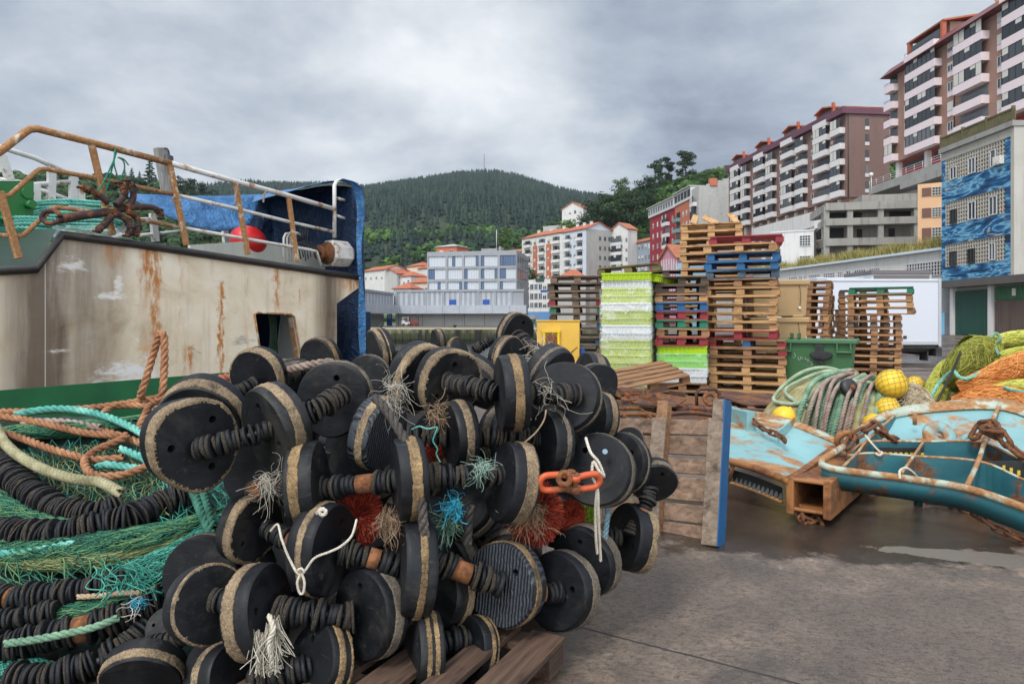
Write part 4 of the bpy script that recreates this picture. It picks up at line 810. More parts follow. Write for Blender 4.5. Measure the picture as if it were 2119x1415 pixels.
of = house('office_building', 'white office building with continuous window bands beside the weathered pallet stack', 1079, 204, 1150, 196, 580, 9, WHITE, None)
for j, (a, b_) in enumerate(((588, 600), (607, 620), (626, 637))):
    for k in range(8): of.win(of.L * (k + .5) / 8, of.z(b_, 4), of.L / 8 - .25, of.z(a, 4) - of.z(b_, 4), (0, .4, 0, 0)[k % 4], 'w', 1)
of.box('awning', GRD, 5.5, 8.5, -.3, .02, of.zt - .6, of.zt + .3); g = MB(); g.bx(of.u(1119), of.u(1137), -.12, -.02, of.z(605, 5), of.z(601, 5)); g.build('sign_board', BLU, of.root)
of.box('shop_front', plain('blue shop front', S(96, 140, 186)), 0, of.L, -.06, .05, 0, of.z(645, 4))
bo = Bld('restaurant', 'low white restaurant front lettered NTE behind the yellow steel box', pxy(1060, 150), pxy(1106, 149)); bo.box('wall', WHITE, 0, bo.L, 0, 4, 0, 2.2); link('lettering', text_mesh('NTE', .85), D_FR, bo.root, (bo.u(1083), -.02, 1.35), (R(90), 0, 0))
house('small_house', 'orange roofed little house peeping over the weathered pallet stack', 1152, 180, 1212, 178, 577, 7, GREYC, ORANGE_R, 'hip', 2.6)
for px, lb in ((1084, 'green wheeled bin on the far quay by the restaurant, nearest the warehouse'), (1094, 'green wheeled bin on the far quay, between two others'), (1104, 'green wheeled bin on the far quay next to the yellow steel box')):
    p = P(px, 680, 112); p.z = 0; o = thing('wheeled_bin', lb, 'bin', p); g = MB(); g.box((0, 0, .7), (.65, .6, 1.1), None, 0, 1.12); g.build('body', GRD, o); g = MB(); g.bx(-.4, .4, -.36, .36, 1.26, 1.36); g.build('lid', GRD, o)
YH = 236
hs = [('white house with a long tiled roof, nearest the hanging blue tarpaulin', 752, 250, 796, 238, 562, 9, WHITE, 4, 2, 'long'), ('bare grey gabled house between two white houses', 793, 240, 822, 236, 567, 9, GREYC, 0, 0, 'gable'), ('small white house with a red roof over the warehouse wing', 822, 238, 850, 234, 572, 8, WHITE, 3, 2, 'hip'),
      ('cream house with dark framed windows behind the port building', 842, 262, 868, 256, 552, 9, plain('cream render', S(226, 206, 186)), 4, 2, 'hip'), ('white house tucked against the port building', 866, 256, 890, 250, 556, 9, WHITE, 3, 2, 'hip'), ('low red roofed house in front of the white ones', 815, 200, 850, 198, 597, 7, GREYC, 0, 0, 'hip'), ('balconied pale house at the foot of the port building', 852, 214, 888, 210, 585, 8, plain('sand render', S(206, 190, 172)), 3, 1, 'long')]
for lb, a, ya, b_, yb, tp, dp, mt_, nc, nr, kd in hs: house('house', lb, a, ya, b_, yb, tp, dp, mt_, ORANGE_R, kd, 1.8, nc, nr, 3, 1.0, 1.3, zlo=8)
house('apartment_block', 'square red brick block peeping over the roof of the port building', 903, 258, 945, 254, 511, 9, OBRK, GREYC, 'hip', 1.2, 2, 1, 3, 1.6, 1.6, zlo=24)
vl = house('villa', 'white villa with a shallow orange roof high on the wooded slope', 1163, 302, 1207, 296, 434, 8, WHITE, ORANGE_R, 'gable', 3.0, 4, 2, 38, 1.1, 1.5, zlo=43)
vl.box('garden_wall', GREYC, -8, 4, -3, -2.6, 30, 42.5)
lk = house('house', 'white flat topped house half hidden by trees over the orange striped flats', 1128, 282, 1165, 276, 489, 8, GREYC, None, nc=5, nr=1, w=1.4, h=1.2, zlo=31); lk.box('roof', WHITE, -.6, lk.L + .6, -.8, 8.5, lk.zt + .003, lk.zt + .5)
house('house', 'tiled house at the shoulder of the orange striped flats', 1040, 290, 1082, 282, 524, 9, plain('sand render', S(206, 190, 172)), ORANGE_R, 'long', 1.6)
# =================================================================== quayside stacks: pallets, crates, bin, lorries
PALE = wood_mat('pale pallet wood', S(136, 98, 62), S(204, 164, 114)); TAN = wood_mat('tan pallet wood', S(106, 74, 50), S(176, 132, 94)); WEA = wood_mat('weathered pallet wood', S(62, 50, 42), S(140, 118, 98)); DRK = wood_mat('dark pallet wood', S(44, 36, 30), S(104, 86, 72))
MOSS = wood_mat('mossy pallet wood', S(70, 62, 34), S(140, 128, 84))
PB = rusty('blue pallet paint', S(24, 88, 136), .22, 9, .6, .2); PR = rusty('red pallet paint', S(140, 36, 46), .2, 9, .6, .2); PG = rusty('green pallet paint', S(30, 112, 84), .2, 9, .6, .2); OLDB = wood_mat('faded blue wood', S(44, 58, 72), S(92, 108, 122))
PM = {'p': PALE, 't': TAN, 'w': WEA, 'd': DRK, 'b': PB, 'r': PR, 'g': PG, 'm': MOSS, 'o': OLDB}
PNAME = {'p': 'pale', 't': 'tan', 'w': 'weathered', 'd': 'dark grey', 'b': 'blue', 'r': 'red', 'g': 'green', 'm': 'mossy', 'o': 'faded blue'}
PC_ = {}
def pallet_parts(wd, dp, seed):                      # wd across the front, dp deep; decks and blocks
    k = (wd, dp, seed)
    if k in PC_: return PC_[k]
    r = random.Random(seed); top, bot = MB(), MB(); n = 5 if wd > 1 else 7; th = .022; j = lambda a: r.uniform(-a, a)
    for i in range(n):
        y = -dp / 2 + .05 + (dp - .1) * i / (n - 1); top.box((j(.012), y, .133 + j(.0015)), (wd * r.uniform(.985, 1.0), .1 if i % 2 else .135, th), Matrix.Rotation(j(.012), 3, 'Z') @ Matrix.Rotation(j(.006), 3, 'Y'))
    for x in (-wd / 2 + .055, 0, wd / 2 - .055): top.box((x, 0, .1105), (.11, dp * .99, .0215))
    for y in (-dp / 2 + .055, 0, dp / 2 - .055): bot.box((j(.01), y, .011), (wd * .995, .10, .021), Matrix.Rotation(j(.008), 3, 'Z'))
    blk = MB(); blk.box((0, 0, .0605), (.13 if wd > .9 else .10, .11, .077))
    PC_[k] = (top, bot, blk, [(x + j(.006), y + j(.01)) for x in (-wd / 2 + .05, 0, wd / 2 - .05) for y in (-dp / 2 + .06, 0, dp / 2 - .06)]); return PC_[k]
PMESH = {}
def pmesh(kind, key, g, mt):
    k = (kind, key, mt.name)
    if k not in PMESH: PMESH[k] = g.mesh(kind); PMESH[k].materials.append(mt)
    return PMESH[k]
def pallet(label, c, yaw, col='p', wd=1.2, dp=.8, parts=True, group=None, blocks=None, tilt=(0, 0), seed=None):
    seed = rng.randrange(5) if seed is None else seed; top, bot, blk, bp = pallet_parts(wd, dp, seed); mt = PM[col]; key = (wd, dp, seed)
    if not parts:
        k = ('pallet', key, mt.name)
        if k not in PMESH:
            g = MB(); [g.add(q.v, q.f) for q in (top, bot)]; [g.add([(v[0] + x, v[1] + y, v[2]) for v in blk.v], blk.f) for x, y in bp]; PMESH[k] = g.mesh('pallet'); PMESH[k].materials.append(mt)
        o = inst('pallet', PMESH[k], None, c, (tilt[0], tilt[1], yaw))
    else:
        o = thing('pallet', label, 'pallet', c, yaw); o.rotation_euler = (tilt[0], tilt[1], yaw)
        inst('top_deck', pmesh('top_deck', key, top, mt), o); inst('bottom_deck', pmesh('bottom_deck', key, bot, mt), o)
        for i, (x, y) in enumerate(bp):
            bm_ = mt if not blocks else PM[blocks[(0, 1, 2)[i // 3]]]
            inst('block', pmesh('block', 0, blk, bm_), o, (x, y, rng.uniform(-.001, .001)))
    tag(o, label, 'pallet', group); return o
ORD = ['bottom', 'second', 'third', 'fourth', 'fifth', 'sixth', 'seventh', 'eighth', 'ninth', 'tenth', 'eleventh', 'twelfth', 'thirteenth', 'fourteenth', 'fifteenth', 'sixteenth', 'seventeenth', 'eighteenth', 'nineteenth', 'twentieth', 'twenty first', 'twenty second', 'twenty third']
def stack(px, Y, cols, yaw, where, wd=1.2, dp=.8, base=0.0, parts=True, jit=.02, blocks=None, group='stacked pallets'):
    p = P(px, 660, Y); z = base; n = len(cols)
    for i, c_ in enumerate(cols):
        q = 'topmost' if i == n - 1 else ('bottom' if i == 0 else ORD[i]); lab = f'{PNAME[c_]} pallet, {q} in {where}' if q in ('topmost', 'bottom') else f'{PNAME[c_]} pallet, {q} up in {where}'
        pallet(lab, (p.x + rng.uniform(-jit, jit), p.y + rng.uniform(-jit, jit), z), R(yaw) + rng.uniform(-.03, .03) * (jit / .02), c_, wd, dp, parts, group, (blocks or {}).get(i)); z += .1445
    return Vector((p.x, p.y, z))
stack(1194, 13.4, 'tdwwwwwwwdwwwdw', -7, 'the weathered stack behind the yellow steel box', 1.0, 1.0, blocks={11: 'rwr', 10: 'gwg', 4: 'wwr', 8: 'wwb', 6: 'wtb'}, jit=.025)
E_ = stack(1551, 11.75, 'ppppttt', -25, 'the low stack left of the green bin', 1.2, .8, blocks={6: 'rbr', 5: 'ttr'}, jit=.012)
D_ = stack(1533, 11.8, 'rpppppt', -24, 'the pale pallets resting on the low stack by the bin', 1.2, .8, E_.z, jit=.03)
stack(1538, 11.75, 'obbpr', -21, 'the blue and red pallets crowning the pale stack', 1.15, .8, D_.z, jit=.06)
stack(1473, 13.4, 'p' * 22, -18, 'the tall pale stack standing behind the others', 1.1, .8, 0, False, .03)
stack(1376, 13.9, 'd' * 16, -12, 'the dark stack hidden behind the wrapped crates', 1.0, .8, 0, False, .04)
stack(1678, 15.2, 'tptptptttpttttt', -30, 'the tan stack directly behind the green bin', .8, 1.1, 0, False, .03)
stack(1738, 17.4, 'wtwtwtwtwtw', -32, 'the far small stack in front of the white lorry', .8, 1.0, 0, False, .03)
L_ = stack(1808, 14.8, 'tttpttttwt', -27, 'the narrow stack right of the green bin', 1.0, 1.0, 0, False, .015)
stack(1822, 14.75, 'tptg', -33, 'the overhanging pallets on the narrow stack right of the bin', 1.2, .8, L_.z, False, .03)
stack(1786, 16.1, 'tttttttttttttd', -24, 'the stack half hidden behind the narrow one by the lorry', 1.0, .8, 0, False, .02)
g = MB()                                              # broken boards sticking up from the tallest stack
p = P(1473, 660, 13.4)
for x, hh, a in ((-.45, .20, .12), (.02, .17, -.2), (.42, .23, -.1)): g = MB(); b_ = Vector((p.x + x, p.y - .3, 3.175)); g.beam(b_, b_ + Vector((a, .25, hh)), .11, .02, (0, -1, .3)); tag(g.build('broken_board', PALE), f'splintered pale board jutting up at the {"right end" if x > .3 else ("middle" if x > -.2 else "left end")} of the tall pale stack', 'board')
# ---- fish crates
def plastic(name, rgb, rough=.4):
    m, t, b = new_mat(name); v = t.coord('Object'); k = t.m('ADD', .88, t.m('MULTIPLY', t.rnd(), .2)); c = t.mix(t.m('MULTIPLY', t.step(t.noise(v, 7, 6, .7), .5, .75), .35), rgb, tuple(q * .55 + .05 for q in rgb))
    t.put(b.inputs['Base Color'], t.mix(1.0, c, t.comb(k, k, k), 'MULTIPLY')); b.inputs['Roughness'].default_value = rough; return m
CM = {'l': plastic('lime plastic', S(176, 206, 30)), 'y': plastic('yellow green plastic', S(186, 202, 104)), 'w': plastic('white plastic', S(214, 218, 220)), 'g': plastic('green plastic', S(128, 200, 66))}
CN = {'l': 'bright lime', 'y': 'yellow green', 'w': 'white', 'g': 'fresh green'}
def crate_mesh(wd, dp, hh):
    g = MB(); t_ = .012; q = .965                     # open box: floor, four tapered walls, lip and vertical ribs
    g.bx(-wd / 2 * q, wd / 2 * q, -dp / 2 * q, dp / 2 * q, 0, t_)
    for s_ in (-1, 1):
        g.add([(-wd / 2 * q, s_ * dp / 2 * q, 0), (wd / 2 * q, s_ * dp / 2 * q, 0), (wd / 2, s_ * dp / 2, hh), (-wd / 2, s_ * dp / 2, hh), (-wd / 2 * q, s_ * (dp / 2 * q - t_), 0), (wd / 2 * q, s_ * (dp / 2 * q - t_), 0), (wd / 2, s_ * (dp / 2 - t_), hh), (-wd / 2, s_ * (dp / 2 - t_), hh)], [(0, 1, 2, 3), (7, 6, 5, 4), (3, 2, 6, 7)])
        g.add([(s_ * wd / 2 * q, -dp / 2 * q, 0), (s_ * wd / 2 * q, dp / 2 * q, 0), (s_ * wd / 2, dp / 2, hh), (s_ * wd / 2, -dp / 2, hh), (s_ * (wd / 2 * q - t_), -dp / 2 * q, 0), (s_ * (wd / 2 * q - t_), dp / 2 * q, 0), (s_ * (wd / 2 - t_), dp / 2, hh), (s_ * (wd / 2 - t_), -dp / 2, hh)], [(0, 1, 2, 3), (7, 6, 5, 4), (3, 2, 6, 7)])
        for z0, z1 in ((hh - .024, hh - .001),): g.bx(-wd / 2 - .012, wd / 2 + .012, s_ * dp / 2 - .006, s_ * dp / 2 + .012 * s_, z0, z1); g.bx(s_ * wd / 2 - .006, s_ * wd / 2 + .012 * s_, -dp / 2 - .011, dp / 2 + .011, z0 + .001, z1 + .001)
        for i in range(11): x = -wd / 2 + wd * (i + .5) / 11; g.bx(x - .006, x + .006, s_ * dp / 2 * q, s_ * (dp / 2 + .009), .006, hh - .03)
        for i in range(13): y = -dp / 2 + dp * (i + .5) / 13; g.bx(s_ * wd / 2 * q, s_ * (wd / 2 + .009), y - .006, y + .006, .006, hh - .03)
    return g
CR = {c_: crate_mesh(.79, 1.05, .125).mesh('fish_crate') for c_ in CM}
for c_ in CM: CR[c_].materials.append(CM[c_])
def crates(px, Y, cols, yaw, base, where, jit=.01, lab=None):
    p = P(px, 660, Y); z = base; n = len(cols)
    for i, c_ in enumerate(cols):
        q = 'topmost' if i == n - 1 else ('bottom' if i == 0 else ORD[i]); o = inst('fish_crate', CR[c_], None, (p.x + rng.uniform(-jit, jit), p.y + rng.uniform(-jit, jit), z), (0, 0, R(yaw) + rng.uniform(-.02, .02)))
        tag(o, f'{CN[c_]} fish crate, {q} in {where}' if q in ('topmost', 'bottom') else f'{CN[c_]} fish crate, {q} up in {where}', 'crate', 'stacked fish crates'); z += .1225
    return Vector((p.x, p.y, z))
pp = P(1303, 660, 11.75); pallet('tan wooden pallet under the tall wrapped stack of crates', (pp.x, pp.y, 0), R(-17), 't', .8, 1.2)
B_ = crates(1303, 11.75, 'yywyyyywwyywyyw', -17, .145, 'the tall film wrapped stack')
tag(inst('fish_crate', CR['l'], None, (B_.x - .01, B_.y - .05, B_.z), (0, 0, R(-16))), 'bright lime fish crate squarely on top of the tall wrapped stack', 'crate', 'loose lime crates')
tag(inst('fish_crate', CR['l'], None, (B_.x + .33, B_.y + .12, B_.z - .02), (R(-3), R(4), R(-34))), 'bright lime fish crate sticking out sideways at the top of the wrapped stack', 'crate', 'loose lime crates')
pallet('mossy wooden pallet lying tilted over the lime crates', (B_.x + .02, B_.y, B_.z + .135), R(-15), 'm', 1.0, 1.0, tilt=(R(3), R(-4)))
pp = P(1412, 660, 11.85); pallet('weathered wide pallet at the very bottom under the short wrapped crates', (pp.x, pp.y, 0), R(-12), 'w', 1.0, 1.0); pallet('tan pallet directly under the short wrapped crates', (pp.x, pp.y, .1445), R(-14), 't', .8, 1.0)
C_ = crates(1412, 11.85, 'wwggl', -14, .29, 'the short wrapped stack under the painted pallets')
stack(1409, 11.8, 'rtgrbtdd', -12, 'the mixed painted stack on the short wrapped crates', .82, 1.0, C_.z, blocks={1: 'ttt', 5: 'pwp'}, jit=.02)
m = bpy.data.materials.new('stretch film'); m.use_nodes = True; t = NT(m.node_tree); b = t.n['Principled BSDF']; t.put(b.inputs['Base Color'], (.9, .92, .92)); b.inputs['Roughness'].default_value = .12
v = t.coord('Object', (1, 1, 2.2), (0, R(25), 0)); nz = t.noise(v, 2.6, 5, .6, 1.2); al = t.ramp(nz, [(.40, .06), (.56, .14), (.62, .42), (.67, .12)]); t.put(b.inputs['Alpha'], al); t.put(b.inputs['Normal'], t.bump(nz, .9, .02)); FILM = m
def film(c, yaw, wd, dp, z0, z1, label):
    rows = []; per = [(-wd / 2, -dp / 2), (wd / 2, -dp / 2), (wd / 2, dp / 2), (-wd / 2, dp / 2)]; ring = []
    for i in range(4):
        a, b_ = per[i], per[(i + 1) % 4]; ring += [(a[0] + (b_[0] - a[0]) * k / 14, a[1] + (b_[1] - a[1]) * k / 14) for k in range(14)]
    ring.append(ring[0])
    for j in range(36):
        z = z0 + (z1 - z0) * j / 35; rows.append([(x * (1 + .02 * mnoise.noise((x * 4, y * 4 + 3, z * 7))), y * (1 + .02 * mnoise.noise((x * 4 + 9, y * 4, z * 7))), z) for x, y in ring])
    g = MB(); g.grid(rows); o = g.build('stretch_film', FILM, None, (c.x, c.y, 0)); o.rotation_euler.z = R(yaw); tag(o, label, 'plastic film'); return o
film(B_, -17, .85, 1.12, .2, B_.z - .13, 'crinkled clear plastic film wrapped round the tall crate stack'); film(C_, -14, .85, 1.12, .40, C_.z - .12, 'clear plastic film wrapped round the short crate stack')
pallet('tan wooden pallet fallen at a slant against the foot of the wrapped crates', P(1330, 792, 10.4), R(14), 't', 1.15, .8, tilt=(R(12), R(-9)))
# ---- insulated fish tubs
TUB = plastic('beige tub plastic', S(180, 148, 104), .55)
def tub(c, yaw, label):
    o = thing('fish_tub', label, 'fish tub', c, R(yaw), 'beige insulated fish tubs'); g = MB(); w_, d_, h_ = 1.0, .9, .68
    g.box((0, 0, h_ / 2), (w_ * .93, d_ * .93, h_), None, 0, 1.07)
    for s_ in (-1, 1): g.bx(-w_ / 2 - .02, w_ / 2 + .02, s_ * d_ / 2 - .03, s_ * d_ / 2 + .03, h_ - .10, h_); g.bx(s_ * w_ / 2 - .03, s_ * w_ / 2 + .03, -d_ / 2 - .018, d_ / 2 + .018, h_ - .098, h_ + .002)
    for s_ in (-1, 1): g.bx(s_ * .32 - .1, s_ * .32 + .1, -d_ / 2 + .02, d_ / 2 - .02, -.02, .03)
    bevel(g.build('body', TUB, o), .02, 2)
    g = MB(); g.cyl((.34, -d_ / 2 + .03, .16), (.34, -d_ / 2 - .02, .16), .022, 14); g.build('drain_plug', CM['w'], o); g = MB(); g.tube([(.34, -d_ / 2 - .0, .6), (.36, -d_ / 2 - .01, .4), (.34, -d_ / 2 - .02, .2)], .006, 5); g.build('cord', WEA, o)
q = P(1603, 660, 13.2)
for k, lb in enumerate(('bottom beige fish tub, almost hidden behind the green bin', 'middle beige fish tub between the pale stack and the tan stack', 'upper beige fish tub with a black cord, level with the pallet tops')): tub((q.x, q.y, k * .70), -14 + k * 3, lb)
# ---- green wheeled bin with chalk writing
BIN = plastic('green bin plastic', S(60, 104, 66), .45); BLK = mat('black plastic', [(.3, (.012, .012, .013)), (.7, (.03, .03, .032))], 6, rough=.45)
q = P(1694, 660, 11.55); gbn = thing('wheeled_bin', 'large open green wheeled bin with faint chalk lettering and a black lid catch', 'bin', (q.x, q.y, 0), R(-29)); W0, W1, D0, D1, HB = .98, 1.10, .78, .92, 1.0
def bin_shell():
    g = MB(); z0 = .13
    a = [(-W0 / 2, -D0 / 2, z0), (W0 / 2, -D0 / 2, z0), (W0 / 2, D0 / 2, z0), (-W0 / 2, D0 / 2, z0)]; b_ = [(-W1 / 2, -D1 / 2, HB), (W1 / 2, -D1 / 2, HB), (W1 / 2, D1 / 2, HB), (-W1 / 2, D1 / 2, HB)]; k = .95
    ai = [(x * k, y * k, z0 + .03) for x, y, z in a]; bi = [(x * k, y * k, HB) for x, y, z in b_]
    g.add(a + b_ + ai + bi, [(3, 2, 1, 0), (0, 1, 5, 4), (1, 2, 6, 5), (2, 3, 7, 6), (3, 0, 4, 7), (4, 5, 13, 12), (5, 6, 14, 13), (6, 7, 15, 14), (7, 4, 12, 15), (9, 8, 12, 13), (10, 9, 13, 14), (11, 10, 14, 15), (8, 11, 15, 12), (8, 9, 10, 11)]); return g
bevel(bin_shell().build('body', BIN, gbn), .012, 2)
g = MB()
for s_ in (-1, 1): g.bx(-W1 / 2 - .05, W1 / 2 + .05, s_ * (D1 / 2) - .012, s_ * (D1 / 2) + .055 * s_, HB - .045, HB + .012); g.bx(s_ * W1 / 2 - .012 * s_, s_ * (W1 / 2 + .055), -D1 / 2 - .03, D1 / 2 + .03, HB - .043, HB + .014)
for x in (-W1 / 2 + .07, W1 / 2 - .14):               # lifting pockets
    for x0, x1, z0, z1 in ((-.11, -.085, HB - .17, HB - .046), (.085, .11, HB - .17, HB - .046), (-.11, .11, HB - .195, HB - .171)): g.bx(x + x0, x + x1, -D1 / 2 - .05, -D1 / 2 + .03, z0, z1)
bevel(g.build('rim', BIN, gbn), .006, 2)
g = MB(); [g.bx(x, x + .05, D1 / 2 - .05, D1 / 2 + .05, HB + .015, HB + .10) for x in (-.5, -.38)]; g.build('lid_hinge', BIN, gbn)
g = MB(); g.box((.05, -D1 / 2 - .015, HB - .12), (.12, .05, .15)); q_ = Matrix.Translation((.08, -D1 / 2 - .04, HB - .24)) @ Matrix.Rotation(R(90), 4, 'X') @ Matrix.Diagonal((1.5, .62, 1, 1)); g.lathe([(.10, -.03), (.115, 0), (.10, .03)], 20, q_); g.cyl((.03, -D1 / 2 - .03, HB - .24), (.03, -D1 / 2 - .09, HB - .24), .05, 14); g.box((.06, -D1 / 2 + .0, HB - .34), (.12, .05, .07)); g.build('lid_catch', BLK, gbn)
for x in (-.4, .4):
    for y in (-.3, .3): g = MB(); g.cyl((x - .025, y, .07), (x + .025, y, .07), .07, 14); g.bx(x - .04, x + .04, y - .03, y + .03, .1, .135); g.build('wheel', BLK, gbn)
LET = {'D': [[(0, 0), (0, 1), (.6, .75), (.8, .4), (.6, .1), (0, 0)]], 'U': [[(0, 1), (.05, .2), (.4, 0), (.8, .2), (.8, 1)]], 'M': [[(0, 0), (.15, 1), (.45, .3), (.75, 1), (.95, 0)]], 'B': [[(0, 0), (0, 1), (.6, .85), (.55, .6), (0, .5)], [(.2, .5), (.75, .3), (.6, .05), (0, 0)]], 'S': [[(.8, .9), (.3, 1), (.1, .75), (.6, .45), (.7, .15), (.3, 0), (0, .1)]],
       'E': [[(.7, 1), (0, 1), (0, 0), (.7, 0)], [(0, .5), (.5, .5)]], 'H': [[(0, 0), (0, 1)], [(.7, 0), (.7, 1)], [(0, .5), (.7, .5)]], 'Z': [[(0, 1), (.8, 1), (0, 0), (.8, 0)]], 'N': [[(0, 0), (0, 1), (.7, 0), (.7, 1)]], 'O': [[(0, 0), (0, 1), (.7, 1), (.7, 0), (0, 0)]], 'G': [[(.7, .9), (.2, 1), (0, .5), (.2, 0), (.7, .1), (.7, .5), (.4, .5)]], 'A': [[(0, 0), (.35, 1), (.7, 0)], [(.15, .4), (.55, .4)]], 'R': [[(0, 0), (0, 1), (.6, .85), (.5, .5), (0, .45), (.7, 0)]], 'I': [[(.2, 0), (.2, 1)]]}
g1, g2 = MB(), MB()
def chalk(g, ch, zx, zy, w_, h_, r_):                 # one letter, placed on the sloping front of the bin
    for s_ in LET[ch]:
        pts = []
        for a, c_ in s_:
            u = (zx + a * w_ - 865) / 1150 * 1.03; zz_ = HB - .05 - (zy + (1 - c_) * h_ - 310) / 980 * .80; dd = D0 / 2 + (D1 - D0) / 2 * (zz_ - .13) / (HB - .13); pts.append((u, -dd - .003, zz_))
        g.tube(smooth_path(pts, .012) if ch in 'US' else pts, r_, 4)
for a in (('D', 455, 490, 75, 125), ('U', 560, 580, 55, 70), ('M', 622, 590, 72, 78), ('B', 705, 600, 60, 88), ('S', 765, 675, 60, 80)): chalk(g1, *a, .0042)
for a in (('E', 640, 730, 50, 92), ('H', 695, 730, 45, 88), ('Z', 750, 740, 45, 85), ('E', 1010, 750, 45, 85), ('Z', 1062, 752, 45, 85), ('G', 690, 870, 40, 75), ('A', 735, 870, 40, 75), ('R', 780, 872, 40, 75), ('I', 830, 875, 40, 70), ('N', 950, 872, 40, 72), ('O', 1003, 872, 48, 72)): chalk(g2, *a, .0026)
g1.build('chalk_writing', plain('chalk', S(176, 196, 182), .9), gbn); g2.build('chalk_writing', plain('faint chalk', S(112, 146, 118), .9), gbn)
# ---- lorries
LW = plain('lorry white', S(200, 204, 212), .35, .03, .4, 0, .06); BUMP_ = mat('chassis black', [(.3, (.015, .015, .016)), (.7, (.05, .045, .04))], 8, rough=.6)
def lorry(px0, px1, Y, z0, z1, label, rz=0.0, cab=True):
    a, c_ = P(px0, 660, Y), P(px1, 660, Y); L = c_.x - a.x; o = thing('box_lorry', label, 'lorry', (a.x, Y, 0), rz)
    g = MB(); g.bx(0, L, 0, 2.2, z0, z1); bevel(g.build('cargo_box', LW, o), .03, 2); TR = plain('alloy trim', S(176, 178, 182), .35, .1, 3)
    g = MB(); g.bx(-.01, L + .01, -.02, -.001, z0 - .002, z0 + .09); g.bx(-.01, L + .01, -.018, -.001, z1 - .07, z1 - .03); g.bx(L - .06, L + .015, -.024, -.001, z0 - .05, z1 + .01); g.build('edge_trim', TR, o)
    g = MB(); g.bx(.1, L - .05, .25, .33, z0 - .22, z0 - .005); g.bx(.1, L - .05, 1.85, 1.93, z0 - .22, z0 - .005); g.bx(L - 1.3, L - .03, .05, .12, z0 - .12, z0 - .02)
    for x in np.arange(.3, L, .55): g.bx(x, x + .06, .1, 2.1, z0 - .1, z0 - .006)
    g.bx(L - .12, L + .06, .02, 2.15, z0 - .34, z0 - .1); g.build('chassis', BUMP_, o)
    for x in (L - 1.75, .8):
        for y in (.28, 1.9): g = MB(); w_ = Matrix.Translation((x, y, .36)) @ Matrix.Rotation(R(90), 4, 'X'); g.lathe([(.17, -.13), (.34, -.13), (.36, -.09), (.36, .09), (.34, .13), (.17, .13)], 22, w_); wh = g.build('wheel', BUMP_, o); g = MB(); g.lathe([(.02, .1), (.17, .135)], 14, w_); g.build('rim', TR, wh)
    g = MB(); g.bx(L - .32, L - .29, .1, .5, .12, z0 - .2); g.build('mud_flap', BUMP_, o)
    for y, cc in ((.06, S(200, 60, 30)), (.2, S(230, 140, 40))): g = MB(); g.bx(L + .002, L + .05, y, y + .12, z0 - .08, z0 - .01); g.build('rear_light', plain('lamp lens', cc, .3), o)
    if cab:
        g = MB(); g.poly([(-.08, .1, .5), (-.08, .1, z1 - .45), (-.9, .1, z1 - .5), (-1.5, .1, 1.35), (-1.6, .1, .5)], 1.95, (0, -1, 0)); g.build('cab', LW, o)
        g = MB(); g.poly([(-.35, .09, 1.4), (-.35, .09, z1 - .65), (-.88, .09, z1 - .65), (-1.28, .09, 1.4)], .02, (0, -1, 0)); g.build('cab_window', GLASS, o)
    return o
lo = lorry(1712, 1946, 20.0, .60, 2.52, 'white box lorry parked behind the pallet stacks beside the wave mural building')
g = MB(); q = lo.location; dx_ = (1869 - 1712) / F * 20; g.bx(dx_, dx_ + .09, -.03, -.002, .78, .86); g.build('marker_lamp', BUMP_, lo)
l2 = lorry(1690, 1800, 28, .7, 3.05, 'second white lorry, only its roof edge showing above the first lorry', cab=False)
l3 = lorry(1803, 1926, 27.4, .7, 3.15, 'grey topped lorry with a dark roof rim behind the white lorry', cab=False); g = MB(); L3 = (1926 - 1803) / F * 27.4; g.bx(-.02, L3 + .02, -.05, 2.25, 3.153, 3.3); g.bx(.1, L3 - .1, -.055, -.003, 2.55, 3.1); g.build('roof_rim', plain('grey tarpaulin', S(110, 104, 104), .6), l3)
# ---- yellow steel box
YEL = rusty('yellow steel paint', S(216, 172, 66), .24, 3.5, .5, .25); a, c_ = P(1111, 660, 9.6), P(1199, 660, 9.5); L = (c_ - a).length; yb = thing('steel_locker', 'tall yellow steel box with a rusty round hub in a yellow frame', 'steel box', (a.x, a.y, 0), R(-6))
g = MB(); g.bx(0, L, 0, .7, .05, 1.315); bevel(g.build('body', YEL, yb), .008); g = MB(); g.bx(-.01, L + .01, -.01, .71, 1.318, 1.335); g.build('lid', YEL, yb); g = MB(); g.bx(0, L, .02, .68, 0, .047); g.build('base', YEL, yb)
g = MB(); [g.bx(*q) for q in ((.09, .12, -.05, -.002, .93, 1.16), (.29, .32, -.05, -.002, .93, 1.16), (.08, .33, -.055, -.002, 1.161, 1.20))]; g.build('hub_frame', plain('bright yellow paint', S(226, 186, 20), .4, .15, 6), yb); RU_ = rusty('rusty iron', (.13, .05, .022), .7, 9, .8, .5)
g = MB(); g.cyl((.205, -.002, 1.05), (.205, -.05, 1.05), .085, 24); g.cyl((.205, -.051, 1.05), (.205, -.065, 1.05), .03, 12); g.bx(.085, .325, -.06, -.004, .88, .926); g.build('hub', RU_, yb)
g = MB(); g.tube([(L - .16, -.004, .82), (L - .10, -.006, .90), (L - .03, -.004, .96)], .006, 5); g.build('brace', RU_, yb)
g = MB(); g.bx(L + .02, L + .08, .05, .5, 0, .93); tag(g.build('steel_plate', BLU), 'narrow blue plate standing against the yellow steel box', 'plate'); bpy.data.objects['steel_plate'].location = (a.x, a.y, 0)
